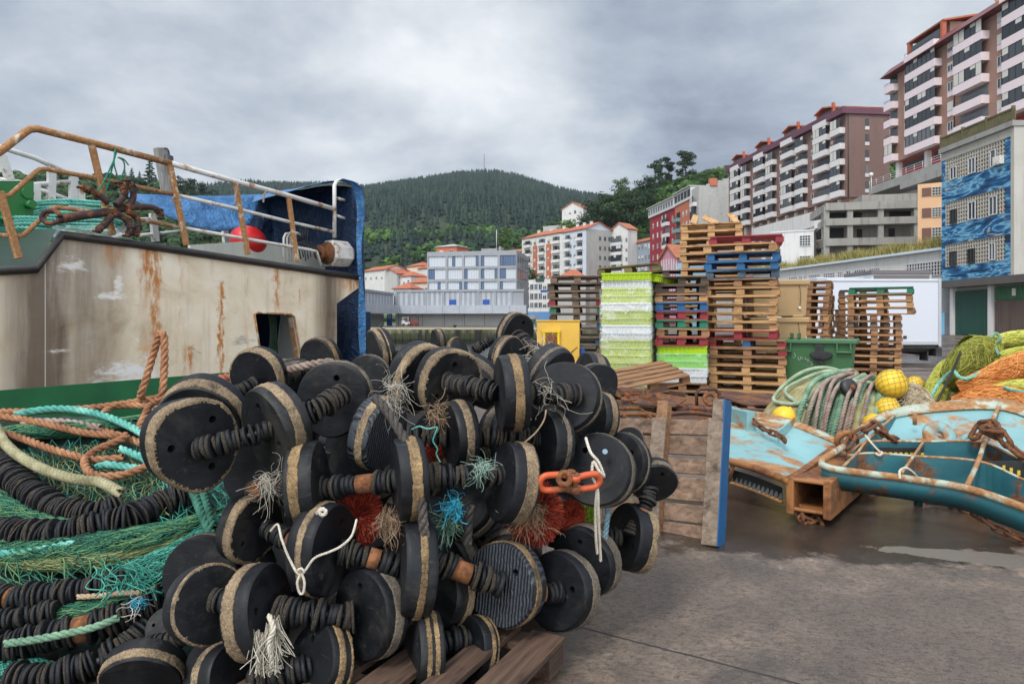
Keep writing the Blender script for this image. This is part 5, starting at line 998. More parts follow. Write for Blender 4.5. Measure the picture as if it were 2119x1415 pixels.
# ---- rusty gear lying on the quay
RB = rusty('brown rusted steel', (.085, .038, .026), .45, 5, .7, .5); RO = rusty('orange rusted steel', (.20, .085, .03), .55, 6, .7, .5)
def door_frame(c, yaw, L, W_, label, mt, tilt=(0, 0), arc=.16, nrib=4):      # curved trawl-door skeleton: rails, ribs, bowed plate
    o = thing('rusty_dredge', label, 'dredge', c, R(yaw)); o.rotation_euler = (R(tilt[0]), R(tilt[1]), R(yaw)); f_ = lambda s_, y: Vector((L * (s_ - .5), y, .16 + arc * (1 - (2 * s_ - 1) ** 2)))
    for y in (-W_ / 2, 0.0, W_ / 2): g = MB(); g.tube([f_(k / 12, y) for k in range(13)], .026, 7); g.build('rail', mt, o)
    for k in range(nrib + 1): g = MB(); s_ = k / nrib; g.beam(f_(s_, -W_ / 2) - Vector((0, 0, .03)), f_(s_, W_ / 2) - Vector((0, 0, .03)), .014, .10); g.build('cross_rib', mt, o)
    g = MB(); g.grid([[f_(k / 12, y) - Vector((0, 0, d_)) for k in range(13)] for y, d_ in ((-W_ / 2 - .005, .03), (-W_ / 2 - .03, .17))]); g.grid([[f_(k / 12, y) - Vector((0, 0, .15)) for k in range(13)] for y in (-W_ / 2, W_ / 2)]); q = g.build('plate', mt, o); s_ = q.modifiers.new('thick', 'SOLIDIFY'); s_.thickness = .014
    return o
def gp(px, py, z=0): q = G(px, py, z); return (q.x, q.y, z)
door_frame(gp(1425, 885), -10, .85, .75, 'brown rusted curved frame just behind the upright pallet', RB, (0, 0), .08, 4)
door_frame(gp(1590, 868), -8, 1.2, .95, 'flat brown rusted frame with cross bars beside the green rope heap', RB, (2, 4), .03, 5)
door_frame(gp(1312, 892), 6, .9, .6, 'orange rusted frame between the rubber heap and the upright pallet', RO, (6, 0), .05, 3)
def plate_thing(name, label, pts, mt, th=.02, cat='rusty plate'):
    V_ = [P(*q) for q in pts]; n_ = (V_[1] - V_[0]).cross(V_[2] - V_[0]); n_ = -n_ if n_.z < 0 else n_; g = MB(); g.poly(V_, th, n_); return tag(g.build(name, mt), label, cat)
plate_thing('rusted_plate', 'long brown rusted plate lying below the low pallet stack', [(1480, 806, 9.6), (1632, 820, 9.3), (1640, 838, 8.8), (1540, 836, 8.8), (1486, 818, 9.2)], RB)
plate_thing('rusted_plate', 'bent dark rusted plate under the fallen slanting pallet', [(1282, 800, 9.3), (1345, 806, 9.0), (1420, 826, 8.6), (1395, 842, 8.2), (1330, 838, 8.4), (1285, 826, 8.8)], RB)
plate_thing('rusted_plate', 'broad rusty sheet on the ground in front of the short crate stack', [(1380, 815, 10), (1470, 822, 10), (1478, 846, 8.6), (1400, 845, 8.4)], RO)
g = MB()
for k in range(7): q = P(1284 + k * 17, 812 + (k % 3) * 9, 8.9 - .1 * k); g.beam(q, q + Vector((.28 * math.cos(k * 1.9), .3 * math.sin(k * 1.9), .07 * (k % 2))), .03, .05)
tag(g.build('scrap_iron', RB), 'jumble of rusty iron bars on the quay below the fallen pallet', 'scrap iron')
def torus(g, c, rot, R0, r0, n=22, k=8, sx_=1.0, mi=0):
    pts = [Vector((R0 * sx_ * math.cos(2 * math.pi * i / n), R0 * math.sin(2 * math.pi * i / n), 0)) for i in range(n)]; M_ = Matrix.Translation(c) @ rot.to_4x4(); g.tube([M_ @ p for p in pts], r0, k, mi, False, True)
g = MB(); q = P(1470, 826, 8.1); torus(g, q, Matrix.Rotation(R(60), 3, 'X'), .07, .025); tag(g.build('iron_ring', RO), 'thick orange rusted iron ring on the rusty frames', 'ring')
g = MB(); q = P(1463, 822, 8.2); g.tube([q + Vector(v) for v in ((-.12, 0, -.1), (-.13, 0, .06), (-.08, 0, .1), (.1, 0, .1), (.15, 0, .05), (.14, 0, -.1))], .02, 7); tag(g.build('steel_hoop', RB), 'bent rusty hoop standing over the iron ring', 'hoop')
# ---- chain
def chain_mesh(pts, ln, r, jit=.15):
    p = smooth_path(pts, ln * .8); g = MB(); n = len(p)
    for i in range(n - 1):
        a, c_ = Vector(p[i]), Vector(p[i + 1]); d_ = (c_ - a).normalized(); up = Vector((0, 0, 1)) if abs(d_.z) < .9 else Vector((1, 0, 0)); sd = d_.cross(up).normalized(); u2 = sd.cross(d_); w_ = ln * .34
        if i % 2: sd, u2 = u2, sd
        sd = (sd + u2 * rng.uniform(-jit, jit)).normalized(); mid = (a + c_) / 2; hl = ln / 2 - w_ * .5; path = []
        for k in range(7): t_ = -math.pi / 2 + math.pi * k / 6; path.append(mid + d_ * (hl + w_ * .62 * math.cos(t_)) + sd * w_ * .62 * math.sin(t_))
        for k in range(7): t_ = math.pi / 2 + math.pi * k / 6; path.append(mid + d_ * (-hl + w_ * .62 * math.cos(t_)) + sd * w_ * .62 * math.sin(t_))
        g.tube(path, r, 7, 0, False, True)
    return g
# ---- upright pallet leaning between the rubber heap and the trawl doors
b0, b1 = G(1484, 1131), G(1346, 1102); ex = (b1 - b0).normalized(); tp_ = P(1500, 826, 4.32); ez = (tp_ - b0); HZP = ez.length; ez.normalize(); ex = (ex - ez * ex.dot(ez)).normalized(); ey = ez.cross(ex); wl = (b1 - b0).length
ey = -ey if ey.y < 0 else ey
lp = thing('pallet', 'worn pallet standing on edge with one blue painted side', 'pallet', b0); RAW = wood_mat('raw plank', S(84, 64, 50), S(160, 132, 110), .3, (1.2, 18, 18)); OLDP = wood_mat('grey post wood', S(96, 80, 66), S(158, 140, 122), .2, (1, 22, 22))
def lbox(name, mts, x0, x1, y0, y1, z0, z1, bev=.004, mis=None):
    g = MB(); g.box(((x0 + x1) / 2, (y0 + y1) / 2, (z0 + z1) / 2), (abs(x1 - x0), abs(y1 - y0), abs(z1 - z0)))
    if mis: g.mi = [mis] * 6
    M_ = Matrix((ex, ey, ez)).transposed().to_4x4(); me = g.mesh(name); me.transform(M_)
    if isinstance(mts, tuple): g2 = list(mts)
    o = link(name, me, mts, lp); bevel(o, bev); return o
zr_ = [(.015, .115), (.125, .235), (.255, .40), (.425, .52), (.545, .66), (.675, .775)]
for i, (a, c_) in enumerate(zr_): lbox('plank', RAW, -.004 + .003 * (i % 2), wl * 2 + .04, .075, .097, a, c_)
for x0, hh in ((0, HZP), (wl - .05, HZP * .99), (wl * 2 - .08, HZP * .96)):
    lbox('stringer', TAN if x0 == wl - .05 else OLDP, x0, x0 + .075, -.005, .072, .0, hh); lbox('runner', OLDP, x0 - .008, x0 + .09, -.03, -.007, .0, hh * .86)
g = MB(); lbox('painted_side', PB, -.013, -.0015, -.028, .094, .002, HZP - .003, .001)
# =================================================================== trawl doors, rope heap, buoys and nets on the right
TURQ = rusty('faded turquoise paint', S(132, 178, 180), .44, 3.2, .45, .3, (1, 1, 1), .06, .25, RUSTL); TEAL = rusty('part shaded teal paint', S(48, 112, 122), .36, 4, .5, .3, dirt=.4); RIMR = rusty('rusty rim', S(176, 186, 168), .56, 6, .6, .4, rust=RUSTL); BEAMR = rusty('orange rusted beam', (.34, .14, .042), .5, 5, .65, .5); CHR = rusty('rusty chain', (.11, .045, .022), .5, 14, .75, .5)  # teal frames: less faded paint, with part of their shade in the colour
def wall_np(top, drop, th=.012):                      # upright plate hanging from a line of points
    g = MB(); n = len(top); dn = [p - Vector((0, 0, drop)) for p in top]; v = []
    for a, b_ in zip(top, dn): v += [a, b_]
    g.add(v, [(2 * i, 2 * i + 1, 2 * i + 3, 2 * i + 2) for i in range(n - 1)]); return g
def thick(o, t_=.012): s_ = o.modifiers.new('thick', 'SOLIDIFY'); s_.thickness = t_; s_.offset = 0; return o
def curve(pts, n=24): q = smooth_path(pts, .02); i = np.linspace(0, len(q) - 1, n).astype(int); return [Vector(q[k]) for k in i]
td2 = thing('trawl_door', 'large turquoise steel trawl door lying face up with open rusty ribs', 'trawl door', (0, 0, 0))
rim = curve([P(1745, 924, 5.05), P(1712, 945, 4.75), P(1699, 958, 4.62), P(1725, 970, 4.56), P(1890, 992, 4.35), P(2003, 1011, 4.18), P(2119, 1050, 3.95), P(2290, 1112, 3.62)], 40); g = MB(); g.tube(rim, .024, 9); g.build('rim', RIMR, td2)
far = curve([P(1745, 912, 5.3), P(1800, 872, 5.6), P(1861, 848, 5.8), P(1945, 836, 5.95), P(2071, 829, 5.9), P(2160, 858, 5.6), P(2300, 905, 5.1)], 30); bar1 = curve([P(1768, 930, 5.0), P(1800, 914, 5.2), P(1911, 914, 5.2), P(2030, 916, 5.05), P(2119, 955, 4.75), P(2300, 1035, 4.3)], 30); bar2 = curve([P(1755, 944, 4.85), P(1800, 938, 4.88), P(1890, 944, 4.8), P(2026, 955, 4.65), P(2119, 993, 4.4), P(2300, 1070, 4.0)], 30)
g = MB(); rows = []
for k in range(8):
    q = k / 7; rows.append([a.lerp(b_, q) + Vector((0, 0, -.085 * math.sin(math.pi * q) - .0)) for a, b_ in zip(far, bar1)])
g.grid(rows); thick(g.build('back_plate', TURQ, td2), .016)
g = MB(); g.grid([[a + Vector((0, -.0, .012)) for a in far], [a + Vector((0, -.01, .02)) for a in far], [a.lerp(b_, .16) + Vector((0, 0, -.015)) for a, b_ in zip(far, bar1)]]); thick(g.build('lip', RIMR, td2), .012)
thick(wall_np(bar1, .17).build('bar', TEAL, td2)); thick(wall_np(bar2, .17).build('bar', TEAL, td2))
for q in (bar1, bar2): g = MB(); g.tube([p + Vector((0, 0, .002)) for p in q], .0095, 6); g.build('bar_edge', RIMR, td2)
g = MB(); rr = [p for p in rim if p.y < 4.65]; g.grid([[p + Vector((0, .0, -.015)) for p in rr], [p + Vector((.01, .02, -.08)) for p in rr], [p + Vector((.02, .10, -.15)) for p in rr]]); thick(g.build('front_wall', TEAL, td2), .014)
for pts in ([P(1861, 851, 5.78), P(1800, 905, 5.2), P(1775, 935, 4.88), P(1744, 966, 4.55)], [P(1911, 914, 5.2), P(1890, 944, 4.8), P(1863, 983, 4.40)], [P(2071, 831, 5.88), P(2044, 893, 5.2), P(2026, 950, 4.68), P(1999, 1009, 4.20)]):
    pts[-1] = pts[-2].lerp(pts[-1], .93); q = curve(pts, 12); thick(wall_np(q, .09).build('rib', TEAL, td2), .012); g = MB(); g.tube(q, .016 if pts[0].x > 4 else .010, 7); g.build('rib_edge', RIMR, td2)
q = P(1945, 902, 5.28); g = MB(); rot = Matrix.Rotation(R(-62), 4, 'X'); M_ = Matrix.Translation(q) @ rot; 
prof = [(.034, -.02), (.034, .02), (.11, .02), (.125, .008), (.125, -.02)]; g.lathe(prof, 22, Matrix.Translation(q) @ Matrix.Rotation(R(60), 4, 'X'), cap=False); g.box(q + Vector((0, 0, -.05)), (.34, .05, .06)); g.build('lug', TURQ, td2)
g = MB(); g.cyl(P(1893, 878, 5.5), P(1893, 856, 5.48), .016, 12); g.build('pin', RIMR, td2)
g = MB(); g.tube([P(1990, 912, 5.2), P(2000, 900, 5.25), P(2018, 895, 5.25), P(2030, 898, 5.2)], .02, 8); g.build('grab_bar', TURQ, td2)
mm = wall_np([P(1832, 931, 5.06), P(1900, 934, 5.02)], .12); g = MB(); a, c_ = P(1820, 948, 5.05), P(1908, 950, 5.0)
for i in range(9):
    for j in range(2): p = a.lerp(c_, i / 8) + Vector((0, -.004, -.035 * j + .04)); g.box(p, (.022, .004, .016))
g.build('yellow_mesh', plain('yellow plastic mesh', S(206, 176, 40)), td2); g = MB(); g.box(a.lerp(c_, .5) + Vector((0, .02, .02)), (.36, .01, .12)); a2, c2 = P(2062, 962, 4.7), P(2108, 978, 4.6); g.box(a2.lerp(c2, .5) + Vector((0.03, .02, 0)), (.3, .01, .10)); g.build('backing_mat', BLK, td2)
g = MB(); [g.box(a2.lerp(c2, i / 3) + Vector((0, -.0, 0)), (.02, .004, .032)) for i in range(4)]; g.build('yellow_mesh', plain('yellow plastic mesh', S(206, 176, 40)), td2)
g = MB(); [g.cyl(P(px, py, Y), (P(px, py, Y).x, Y, 0.0), .03, 8) for px, py, Y in ((1900, 960, 5.0), (2060, 960, 4.9))]; g.build('foot', TEAL, td2)
# first door with its square beam
td1 = thing('trawl_door', 'turquoise trawl door with a hollow orange rusted square beam at its edge', 'trawl door', (0, 0, 0))
near = curve([P(1498, 950, 5.0), P(1507, 953, 4.95), P(1570, 971, 4.75), P(1634, 996, 4.55)], 16); farr = curve([P(1512, 858, 6.25), P(1530, 858, 6.2), P(1590, 868, 6.1), P(1650, 884, 5.9), P(1735, 920, 5.6)], 16)
g = MB(); rows = [[a.lerp(b_, k / 9) + Vector((0, 0, -.05 * math.sin(math.pi * k / 9) + (.022 if k > 5 else 0))) for a, b_ in zip(near, farr)] for k in range(10)]; g.grid(rows, 0, False); thick(g.build('plate', TURQ, td1), .016)
g = MB(); g.tube(near, .026, 9); g.build('rim', RIMR if 0 else BEAMR, td1); g = MB(); g.grid([[p + Vector((0, .0, .05)) for p in farr], [p + Vector((0, -.05, .03)) for p in farr], [p + Vector((0, -.16, -.005)) for p in farr]]); thick(g.build('lip', RIMR, td1), .012)
a, c_ = near[4].lerp(farr[4], .78), near[9].lerp(farr[9], .86); g = MB(); g.beam(near[8].lerp(farr[8], .62) + Vector((0, 0, .03)), near[9].lerp(farr[9], .98) + Vector((0, 0, .05)), .012, .07); g.build('gusset', TURQ, td1)
g = MB(); g.box(P(1522, 868, 6.0) + Vector((0, 0, .02)), (.08, .5, .16), Matrix.Rotation(R(12), 3, 'Z')); g.build('end_plate', TURQ, td1)
g = MB(); g.box(P(1578, 868, 6.05), (.12, .03, .12)); g.build('lug', TURQ, td1)
bf, bk = P(1672, 1030, 4.47), P(1772, 962, 5.75); dd = (bk - bf); dd.z = dd.z * .9; L = dd.length; dd.normalize(); sd = dd.cross(Vector((0, 0, 1))).normalized(); ub = sd.cross(dd); bm_ = MB(); M3 = Matrix((dd, sd, ub)).transposed()
for off, dm in ((ub * .105, (L, .24, .022)), (-ub * .09, (L - .03, .20, .022)), (sd * .115, (L, .05, .25)), (-sd * .115, (L, .05, .25))): bm_.box(bf + dd * L / 2 + off, dm, M3)
bevel(bm_.build('beam', BEAMR, td1), .008, 2); g = MB(); g.beam(near[-1], P(1738, 918, 5.6), .05, .03); g.build('weld_rail', BEAMR, td1)
g = MB(); q = P(1752, 910, 5.35)
for k in range(13): pass
pts = [q + Vector((math.cos(a) * .075, -math.sin(a) * .02, math.sin(a) * .06)) for a in np.linspace(-.4, 4.2, 16)] + [q + Vector((.16, -.05, -.045))]; g.tube(pts, .024, 9); g.build('hook', BEAMR, td1)
lo_, hi_ = [p + Vector((0, .12, -.07)) for p in near], [p + Vector((0, .12, -.17)) for p in near]; g = MB(); g.tube(hi_, .014, 6); g.tube([near[3], hi_[3]], .016, 6); g.build('lower_rail', RIMR, td1)
g = MB(); g.grid([lo_, hi_]); g.build('rubber_mat', BLK, td1); g = MB()
for k in range(15): a_ = lo_[0].lerp(lo_[-1], (k + .5) / 15); g.box(a_ + Vector((0, -.012, -.06)), (.022, .006, .04), Matrix.Rotation(R(25), 3, 'Y'))
g.build('mat_slot', plain('worn grey', S(96, 98, 98)), td1)
g = MB(); [g.cyl(p, (p.x, p.y, 0), .03, 8) for p in (farr[3] + Vector((0, 0, -.02)), farr[10] + Vector((0, 0, -.02)), near[2] + Vector((0, .3, -.06)))]; g.build('foot', BEAMR, td1)
def chain(label, pts, ln=.085, r=.011, mt=None): o = chain_mesh([P(*q) for q in pts], ln, r).build('chain', mt or CHR); return tag(o, label, 'chain')
chain('rusty chain lying across the top of the square beamed trawl door', [(1520, 852, 6.0), (1536, 852, 5.92), (1560, 872, 5.75), (1585, 890, 5.55), (1612, 900, 5.42), (1625, 912, 5.3)], .085, .011)
chain('rusty chain hooked between the two turquoise trawl doors', [(1752, 926, 5.2), (1762, 905, 5.25), (1790, 890, 5.25), (1812, 877, 5.3), (1826, 892, 5.25), (1838, 905, 5.2), (1858, 914, 5.3)], .13, .014)
chain('heavy rusty chain knotted over the rib of the large trawl door', [(2015, 905, 5.0), (2030, 880, 5.02), (2052, 874, 4.95), (2068, 895, 4.86), (2040, 900, 4.9), (2052, 880, 4.84), (2078, 905, 4.8), (2090, 925, 4.75), (2110, 940, 4.7), (2150, 965, 4.6)], .125, .0165)
chain('yellowish rusty chain hanging under the large trawl door to the ground', [(2000, 1046, 4.3), (2008, 1062, 4.27), (2030, 1062, 4.25), (2040, 1080, 4.2), (2080, 1100, 4.15), (2140, 1128, 4.0), (2230, 1150, 3.8)], .085, .010)
chain('short dark chain hanging below the mouth of the square beam', [(1655, 1050, 4.55), (1660, 1075, 4.52), (1672, 1082, 4.5), (1690, 1070, 4.55), (1700, 1088, 4.5)], .09, .013)
chain('dark wet chain on the ground beneath the large trawl door', [(1742, 1000, 4.9), (1800, 1022, 4.95), (1850, 1010, 5.0), (1900, 1032, 4.95), (1960, 1040, 4.9), (2010, 1062, 4.75)], .09, .012)
def rope(label, pts, r, mt, name='rope', closed=False, pitch=None, strands=3, group=None, n=6):
    v, f = rope_np(pts, r, pitch, strands, n); return tag(np_obj(name, v, f, mt), label, 'rope', group)
def rope_mat(name, c1, c2, c3, fuzz=.5):
    m, t, b = new_mat(name); v = t.coord('Object'); f_ = t.m('ADD', t.m('MULTIPLY', t.noise(v, 9, 5, .65), .6), t.m('MULTIPLY', t.noise(v, 130, 3, .6), .4))
    t.put(b.inputs['Base Color'], t.ramp(f_, [(.32, c1), (.5, c2), (.68, c3)])); b.inputs['Roughness'].default_value = .85; t.put(b.inputs['Normal'], t.bump(t.noise(v, 260, 3, .6), fuzz, .003)); return m
WHR = rope_mat('dirty white cord', S(150, 140, 124), S(196, 188, 172), S(222, 216, 204)); SAGE = rope_mat('sage green rope', S(70, 92, 74), S(112, 146, 120), S(160, 184, 154)); GBR = rope_mat('grey brown rope', S(88, 74, 66), S(142, 122, 110), S(178, 160, 148)); OLV = rope_mat('olive rope', S(96, 88, 56), S(150, 140, 96), S(186, 178, 134)); TEALR = rope_mat('teal rope', S(44, 112, 104), S(84, 160, 146), S(150, 204, 190)); ORR = rope_mat('brown orange rope', S(92, 58, 38), S(148, 100, 68), S(192, 148, 110)); BLR = rope_mat('black rope', S(22, 22, 22), S(42, 40, 38), S(78, 74, 68)); BEI = rope_mat('beige rope', S(128, 108, 84), S(184, 160, 130), S(212, 192, 164))
rope('white cord tied to the ribs of the large trawl door', [P(1790, 900, 5.1), P(1800, 912, 5.05), P(1818, 932, 4.9), P(1826, 936, 4.86), P(1820, 942, 4.84), P(1812, 938, 4.86)], .008, WHR, 'cord')
rope('white cord looped round the near rim of the large trawl door', [P(1862, 990, 4.36), P(1862, 974, 4.38), P(1875, 968, 4.4), P(1890, 978, 4.42), P(1900, 990, 4.46)], .008, WHR, 'cord')
# ---- rope heap
HC = Vector((3.42, 7.25)); 
def mound(x, y): q = 1 - ((x - HC.x) / .80) ** 2 - ((y - HC.y) / .95) ** 2; return .80 * max(q, 0) ** .55
def heap_rope(label, n, r, mt, seed, lay0, lay1, ang=38, spread=.62, pitch=None, strands=3, ln=(.5, .85)):
    rr = random.Random(seed); pts = []; ca, sa = math.cos(R(ang)), math.sin(R(ang))
    for i in range(n):
        o_ = spread * (2 * ((i * .618) % 1) - 1) + rr.uniform(-.05, .05); l_ = rr.uniform(*ln); s_ = 1 if i % 2 else -1; lay = lay0 + (lay1 - lay0) * i / n; bend = rr.uniform(-.16, .16)
        for q in (-1, -.55, 0, .55, 1):
            a = s_ * q * l_; x = HC.x + ca * a - sa * (o_ + bend * (1 - q * q)); y = HC.y + sa * a * .9 + ca * (o_ + bend * (1 - q * q)) * .9 - .05
            pts.append(Vector((x, y, max(.03, mound(x, y) - .02 + lay + rr.uniform(-.015, .02)))))
    return rope(label, pts, r, mt, 'rope', pitch=pitch, strands=strands)
def fan_rope(label, n, r, mt, seed, pitch=None, near=0.0, lo=0, hi=1):      # long parallel lengths fanning down from the crown
    rr = random.Random(seed); pts = []
    for i in range(n):
        f_ = lo + (hi - lo) * ((i * .618 + seed * .13) % 1); e = P(1646 + 168 * f_ + rr.uniform(-8, 8), 892 + 34 * min(f_ * 1.6, 1) + rr.uniform(-8, 8), 6.50 - near + rr.uniform(-.05, .05)); b_ = P(1748 + 92 * f_ + rr.uniform(-10, 10), 768 + 22 * f_ + rr.uniform(-6, 10), 7.25 - near); m_ = e.lerp(b_, .55) + Vector((-.16 + .16 * f_, -.12, .17 + rr.uniform(-.03, .05))); m2 = e.lerp(b_, .24) + Vector((-.12 + .1 * f_, -.12, .12 + rr.uniform(-.03, .03))); tip = b_ + Vector((rr.uniform(.0, .12), .18, -.10)); dn = e + Vector((rr.uniform(-.06, .06), .05, -.12))
        q = [dn, e, m2, m_, b_, tip]; pts += q if i % 2 else q[::-1]
    return rope(label, [Vector((p.x, p.y, max(p.z, .03))) for p in pts], r, mt, 'rope', pitch=pitch)
fan_rope('thick ridged sage green rope heaped in long loops behind the trawl doors', 18, .029, SAGE, 3, .10)
fan_rope('grey brown laid rope running through the sage green heap', 8, .020, GBR, 8, None, .10, .1, .8)
fan_rope('olive rope tangled low in the sage green heap', 12, .025, OLV, 5, .07, -.10)
heap_rope('pale sage rope draped over the crown of the heap', 4, .022, rope_mat('pale sage rope', S(104, 122, 98), S(148, 164, 134), S(186, 196, 170)), 12, .00, .05, 10, .4, .06, 3, (.4, .6))
g = MB(); g.grid([[Vector((HC.x + .74 * x, HC.y + .88 * y, max(0, mound(HC.x + .74 * x, HC.y + .88 * y) - .06))) for x in np.linspace(-1, 1, 26)] for y in np.linspace(-1, 1, 26)]); tag(g.build('rope_tangle', OLV), 'dense olive rope tangle filling the inside of the sage green heap', 'rope')
YB = mat('yellow buoy plastic', [(.3, S(196, 152, 20)), (.7, S(236, 196, 44))], 5, rough=.45, bump=.1, bscale=60)
def buoy(px, py, Y, rp, label, net=False, mt=None):
    c = P(px, py, Y); r = rp * Y / F; g = MB(); a = [(r * math.sin(q) + 1e-4, -r * math.cos(q)) for q in np.linspace(0, math.pi, 20)]; rot = Matrix.Translation(c) @ Matrix.Rotation(R(35), 4, 'Y')
    g.lathe(a, 32, rot, cap=False); g.lathe([(r * .16, r * .96), (r * .18, r * 1.06), (r * .06, r * 1.1)], 12, rot); o = g.build('buoy', mt or YB); tag(o, label, 'buoy')
    if net:
        ps = []
        for s_ in (-1, 1):
            for k in range(13):
                ph0 = k * 2 * math.pi / 13; ps.append(np.array([tuple(rot @ Vector((r * 1.012 * math.sin(q) * math.cos(ph0 + s_ * q * .95), r * 1.012 * math.sin(q) * math.sin(ph0 + s_ * q * .95), -r * 1.012 * math.cos(q)))) for q in np.linspace(.15, 3.0, 30)]))
        v, f = tube_np(ps, .0022, 3); np_obj('net_cover', v, f, OLV, o)
    return o
buoy(1845, 795, 6.75, 31, 'largest yellow buoy in a dark net cover on top of the rope heap', True)
buoy(1622, 864, 6.35, 24, 'plain yellow buoy at the low end of the rope heap by the rusty frames'); buoy(1836, 848, 6.6, 26, 'yellow buoy directly below the netted one', True); buoy(1808, 878, 6.35, 22, 'half hidden yellow buoy low in the rope heap'); buoy(1762, 786, 7.15, 16, 'yellow buoy showing between ropes at the crown of the heap'); buoy(1893, 796, 7.3, 18, 'small yellow buoy wrapped in pale net beside the largest buoy', True)
g = MB(); q = P(1757, 803, 6.65); g.lathe([(.025, -.03), (.09, -.03), (.095, 0), (.09, .03), (.025, .03)], 24, Matrix.Translation(q) @ Matrix.Rotation(R(70), 4, 'X') @ Matrix.Rotation(R(25), 4, 'Y')); o = g.build('rubber_disc', BLK); tag(o, 'small black rubber disc lying among the green ropes', 'rubber disc'); g = MB(); g.lathe([(.028, .0), (.026, .055), (.01, .06)], 12, Matrix.Translation(q) @ Matrix.Rotation(R(70), 4, 'X') @ Matrix.Rotation(R(25), 4, 'Y')); g.build('bolt', RO, o)
# ---- netting helpers
def net_mat(name, c1, c2, c3):
    m, t, b = new_mat(name); gm = t.new('ShaderNodeNewGeometry'); v = t.coord('Object'); f_ = t.m('ADD', t.m('MULTIPLY', gm.outputs['Random Per Island'], .55), t.m('MULTIPLY', t.noise(v, 6, 4, .6), .45))
    t.put(b.inputs['Base Color'], t.ramp(f_, [(.2, c1), (.5, c2), (.8, c3)])); b.inputs['Roughness'].default_value = .7; return m
NOR = net_mat('orange net twine', S(156, 84, 30), S(216, 132, 56), S(234, 176, 104)); NYG = net_mat('yellow green net twine', S(130, 134, 40), S(188, 188, 72), S(216, 214, 120)); NOL = net_mat('olive net twine', S(98, 104, 34), S(146, 148, 54), S(184, 182, 88)); NGR = net_mat('green net twine', S(10, 56, 44), S(26, 100, 76), S(104, 138, 86)); NMO = net_mat('moss net twine', S(58, 72, 42), S(100, 112, 66), S(150, 154, 104)); NTE = net_mat('teal net twine', S(10, 68, 60), S(26, 118, 102), S(88, 166, 144))
def strand_bundle(path, rad, n, r, seed, spread=.9, squash=.75, sag=.02, twist=1.2):
    rr = np.random.default_rng(seed); p = smooth_path(path, .035); tg, nr, bn = frames(p); m_ = len(p); s_ = np.linspace(0, 1, m_); out = []; rad = np.interp(s_, np.linspace(0, 1, len(rad)), rad) if isinstance(rad, (list, tuple)) else np.full(m_, rad)
    for k in range(n):
        a0 = rr.uniform(0, 6.28); tw = rr.normal(0, twist); a = a0 + tw * (s_ - .5) + .5 * np.sin(s_ * rr.uniform(6, 24) + rr.uniform(0, 6)) + .2 * np.sin(s_ * rr.uniform(30, 70) + rr.uniform(0, 6)); q = rad * (rr.uniform(.86, 1.03) + .05 * np.sin(s_ * rr.uniform(9, 30) + rr.uniform(0, 6)))
        i0 = rr.integers(0, max(1, m_ // 3)); i1 = m_ - rr.integers(0, max(1, m_ // 3)); c = p + nr * (np.cos(a) * q * squash)[:, None] + bn * (np.sin(a) * q)[:, None]; out.append(c[i0:i1] if i1 - i0 > 4 else c)
    return tube_np(out, r, 3)
def bundle(parent, path, radpx, Y, mt, seed, n=420, r=.0032, name='fold'):
    P_ = [P(px, py, y) for px, py, y in path]; rad = [q * Y / F for q in (radpx if isinstance(radpx, (list, tuple)) else [radpx])]; rad = rad * 2 if len(rad) == 1 else rad
    p = smooth_path(P_, .04); tg, nr, bn = frames(p); s_ = np.linspace(0, 1, len(p)); rd = np.interp(s_, np.linspace(0, 1, len(rad)), rad); k = 18; A = np.arange(k) * 2 * np.pi / k
    ring = p[:, None] + (nr[:, None] * np.cos(A)[None, :, None] * .75 + bn[:, None] * np.sin(A)[None, :, None]) * (rd[:, None, None] * (.93 + .06 * np.sin(A * 3 + seed)[None, :, None])); i = np.arange(len(p) - 1)[:, None]; j = np.arange(k)[None]
    f = np.stack([i * k + j, i * k + (j + 1) % k, (i + 1) * k + (j + 1) % k, (i + 1) * k + j], -1).reshape(-1, 4); v2, f2 = strand_bundle(P_, rad, n, r, seed, twist=1.6)
    v = np.concatenate([ring.reshape(-1, 3), v2]); f = np.concatenate([f, f2 + len(ring) * k]); o = link(name, fast_mesh(name, v, f), mt, parent); return o
on = thing('fishing_net', 'bright orange trawl net piled in thick folds beside the rope heap', 'net', P(2040, 860, 7.0)); yn = thing('fishing_net', 'yellow green trawl net bundled on top of the orange one', 'net', P(2040, 740, 7.4)); yn.location = on.location = (0, 0, 0)
for i, (pt, rd) in enumerate(((([(1985, 805, 6.8), (2040, 785, 6.7), (2100, 762, 6.7), (2190, 740, 6.8), (2260, 740, 7)]), [22, 36, 42, 44]), ([(1978, 838, 6.6), (2040, 822, 6.45), (2110, 835, 6.4), (2190, 852, 6.5), (2260, 860, 6.6)], [26, 36, 34, 30]), ([(1915, 885, 6.6), (1950, 860, 6.5), (2000, 862, 6.35), (2060, 880, 6.3), (2150, 890, 6.2)], [24, 36, 36, 30]), ([(2060, 862, 6.2), (2110, 868, 6.1), (2200, 890, 6.1)], [22, 30, 30]))): bundle(on, pt, rd, 6.6, NOR, 20 + i)
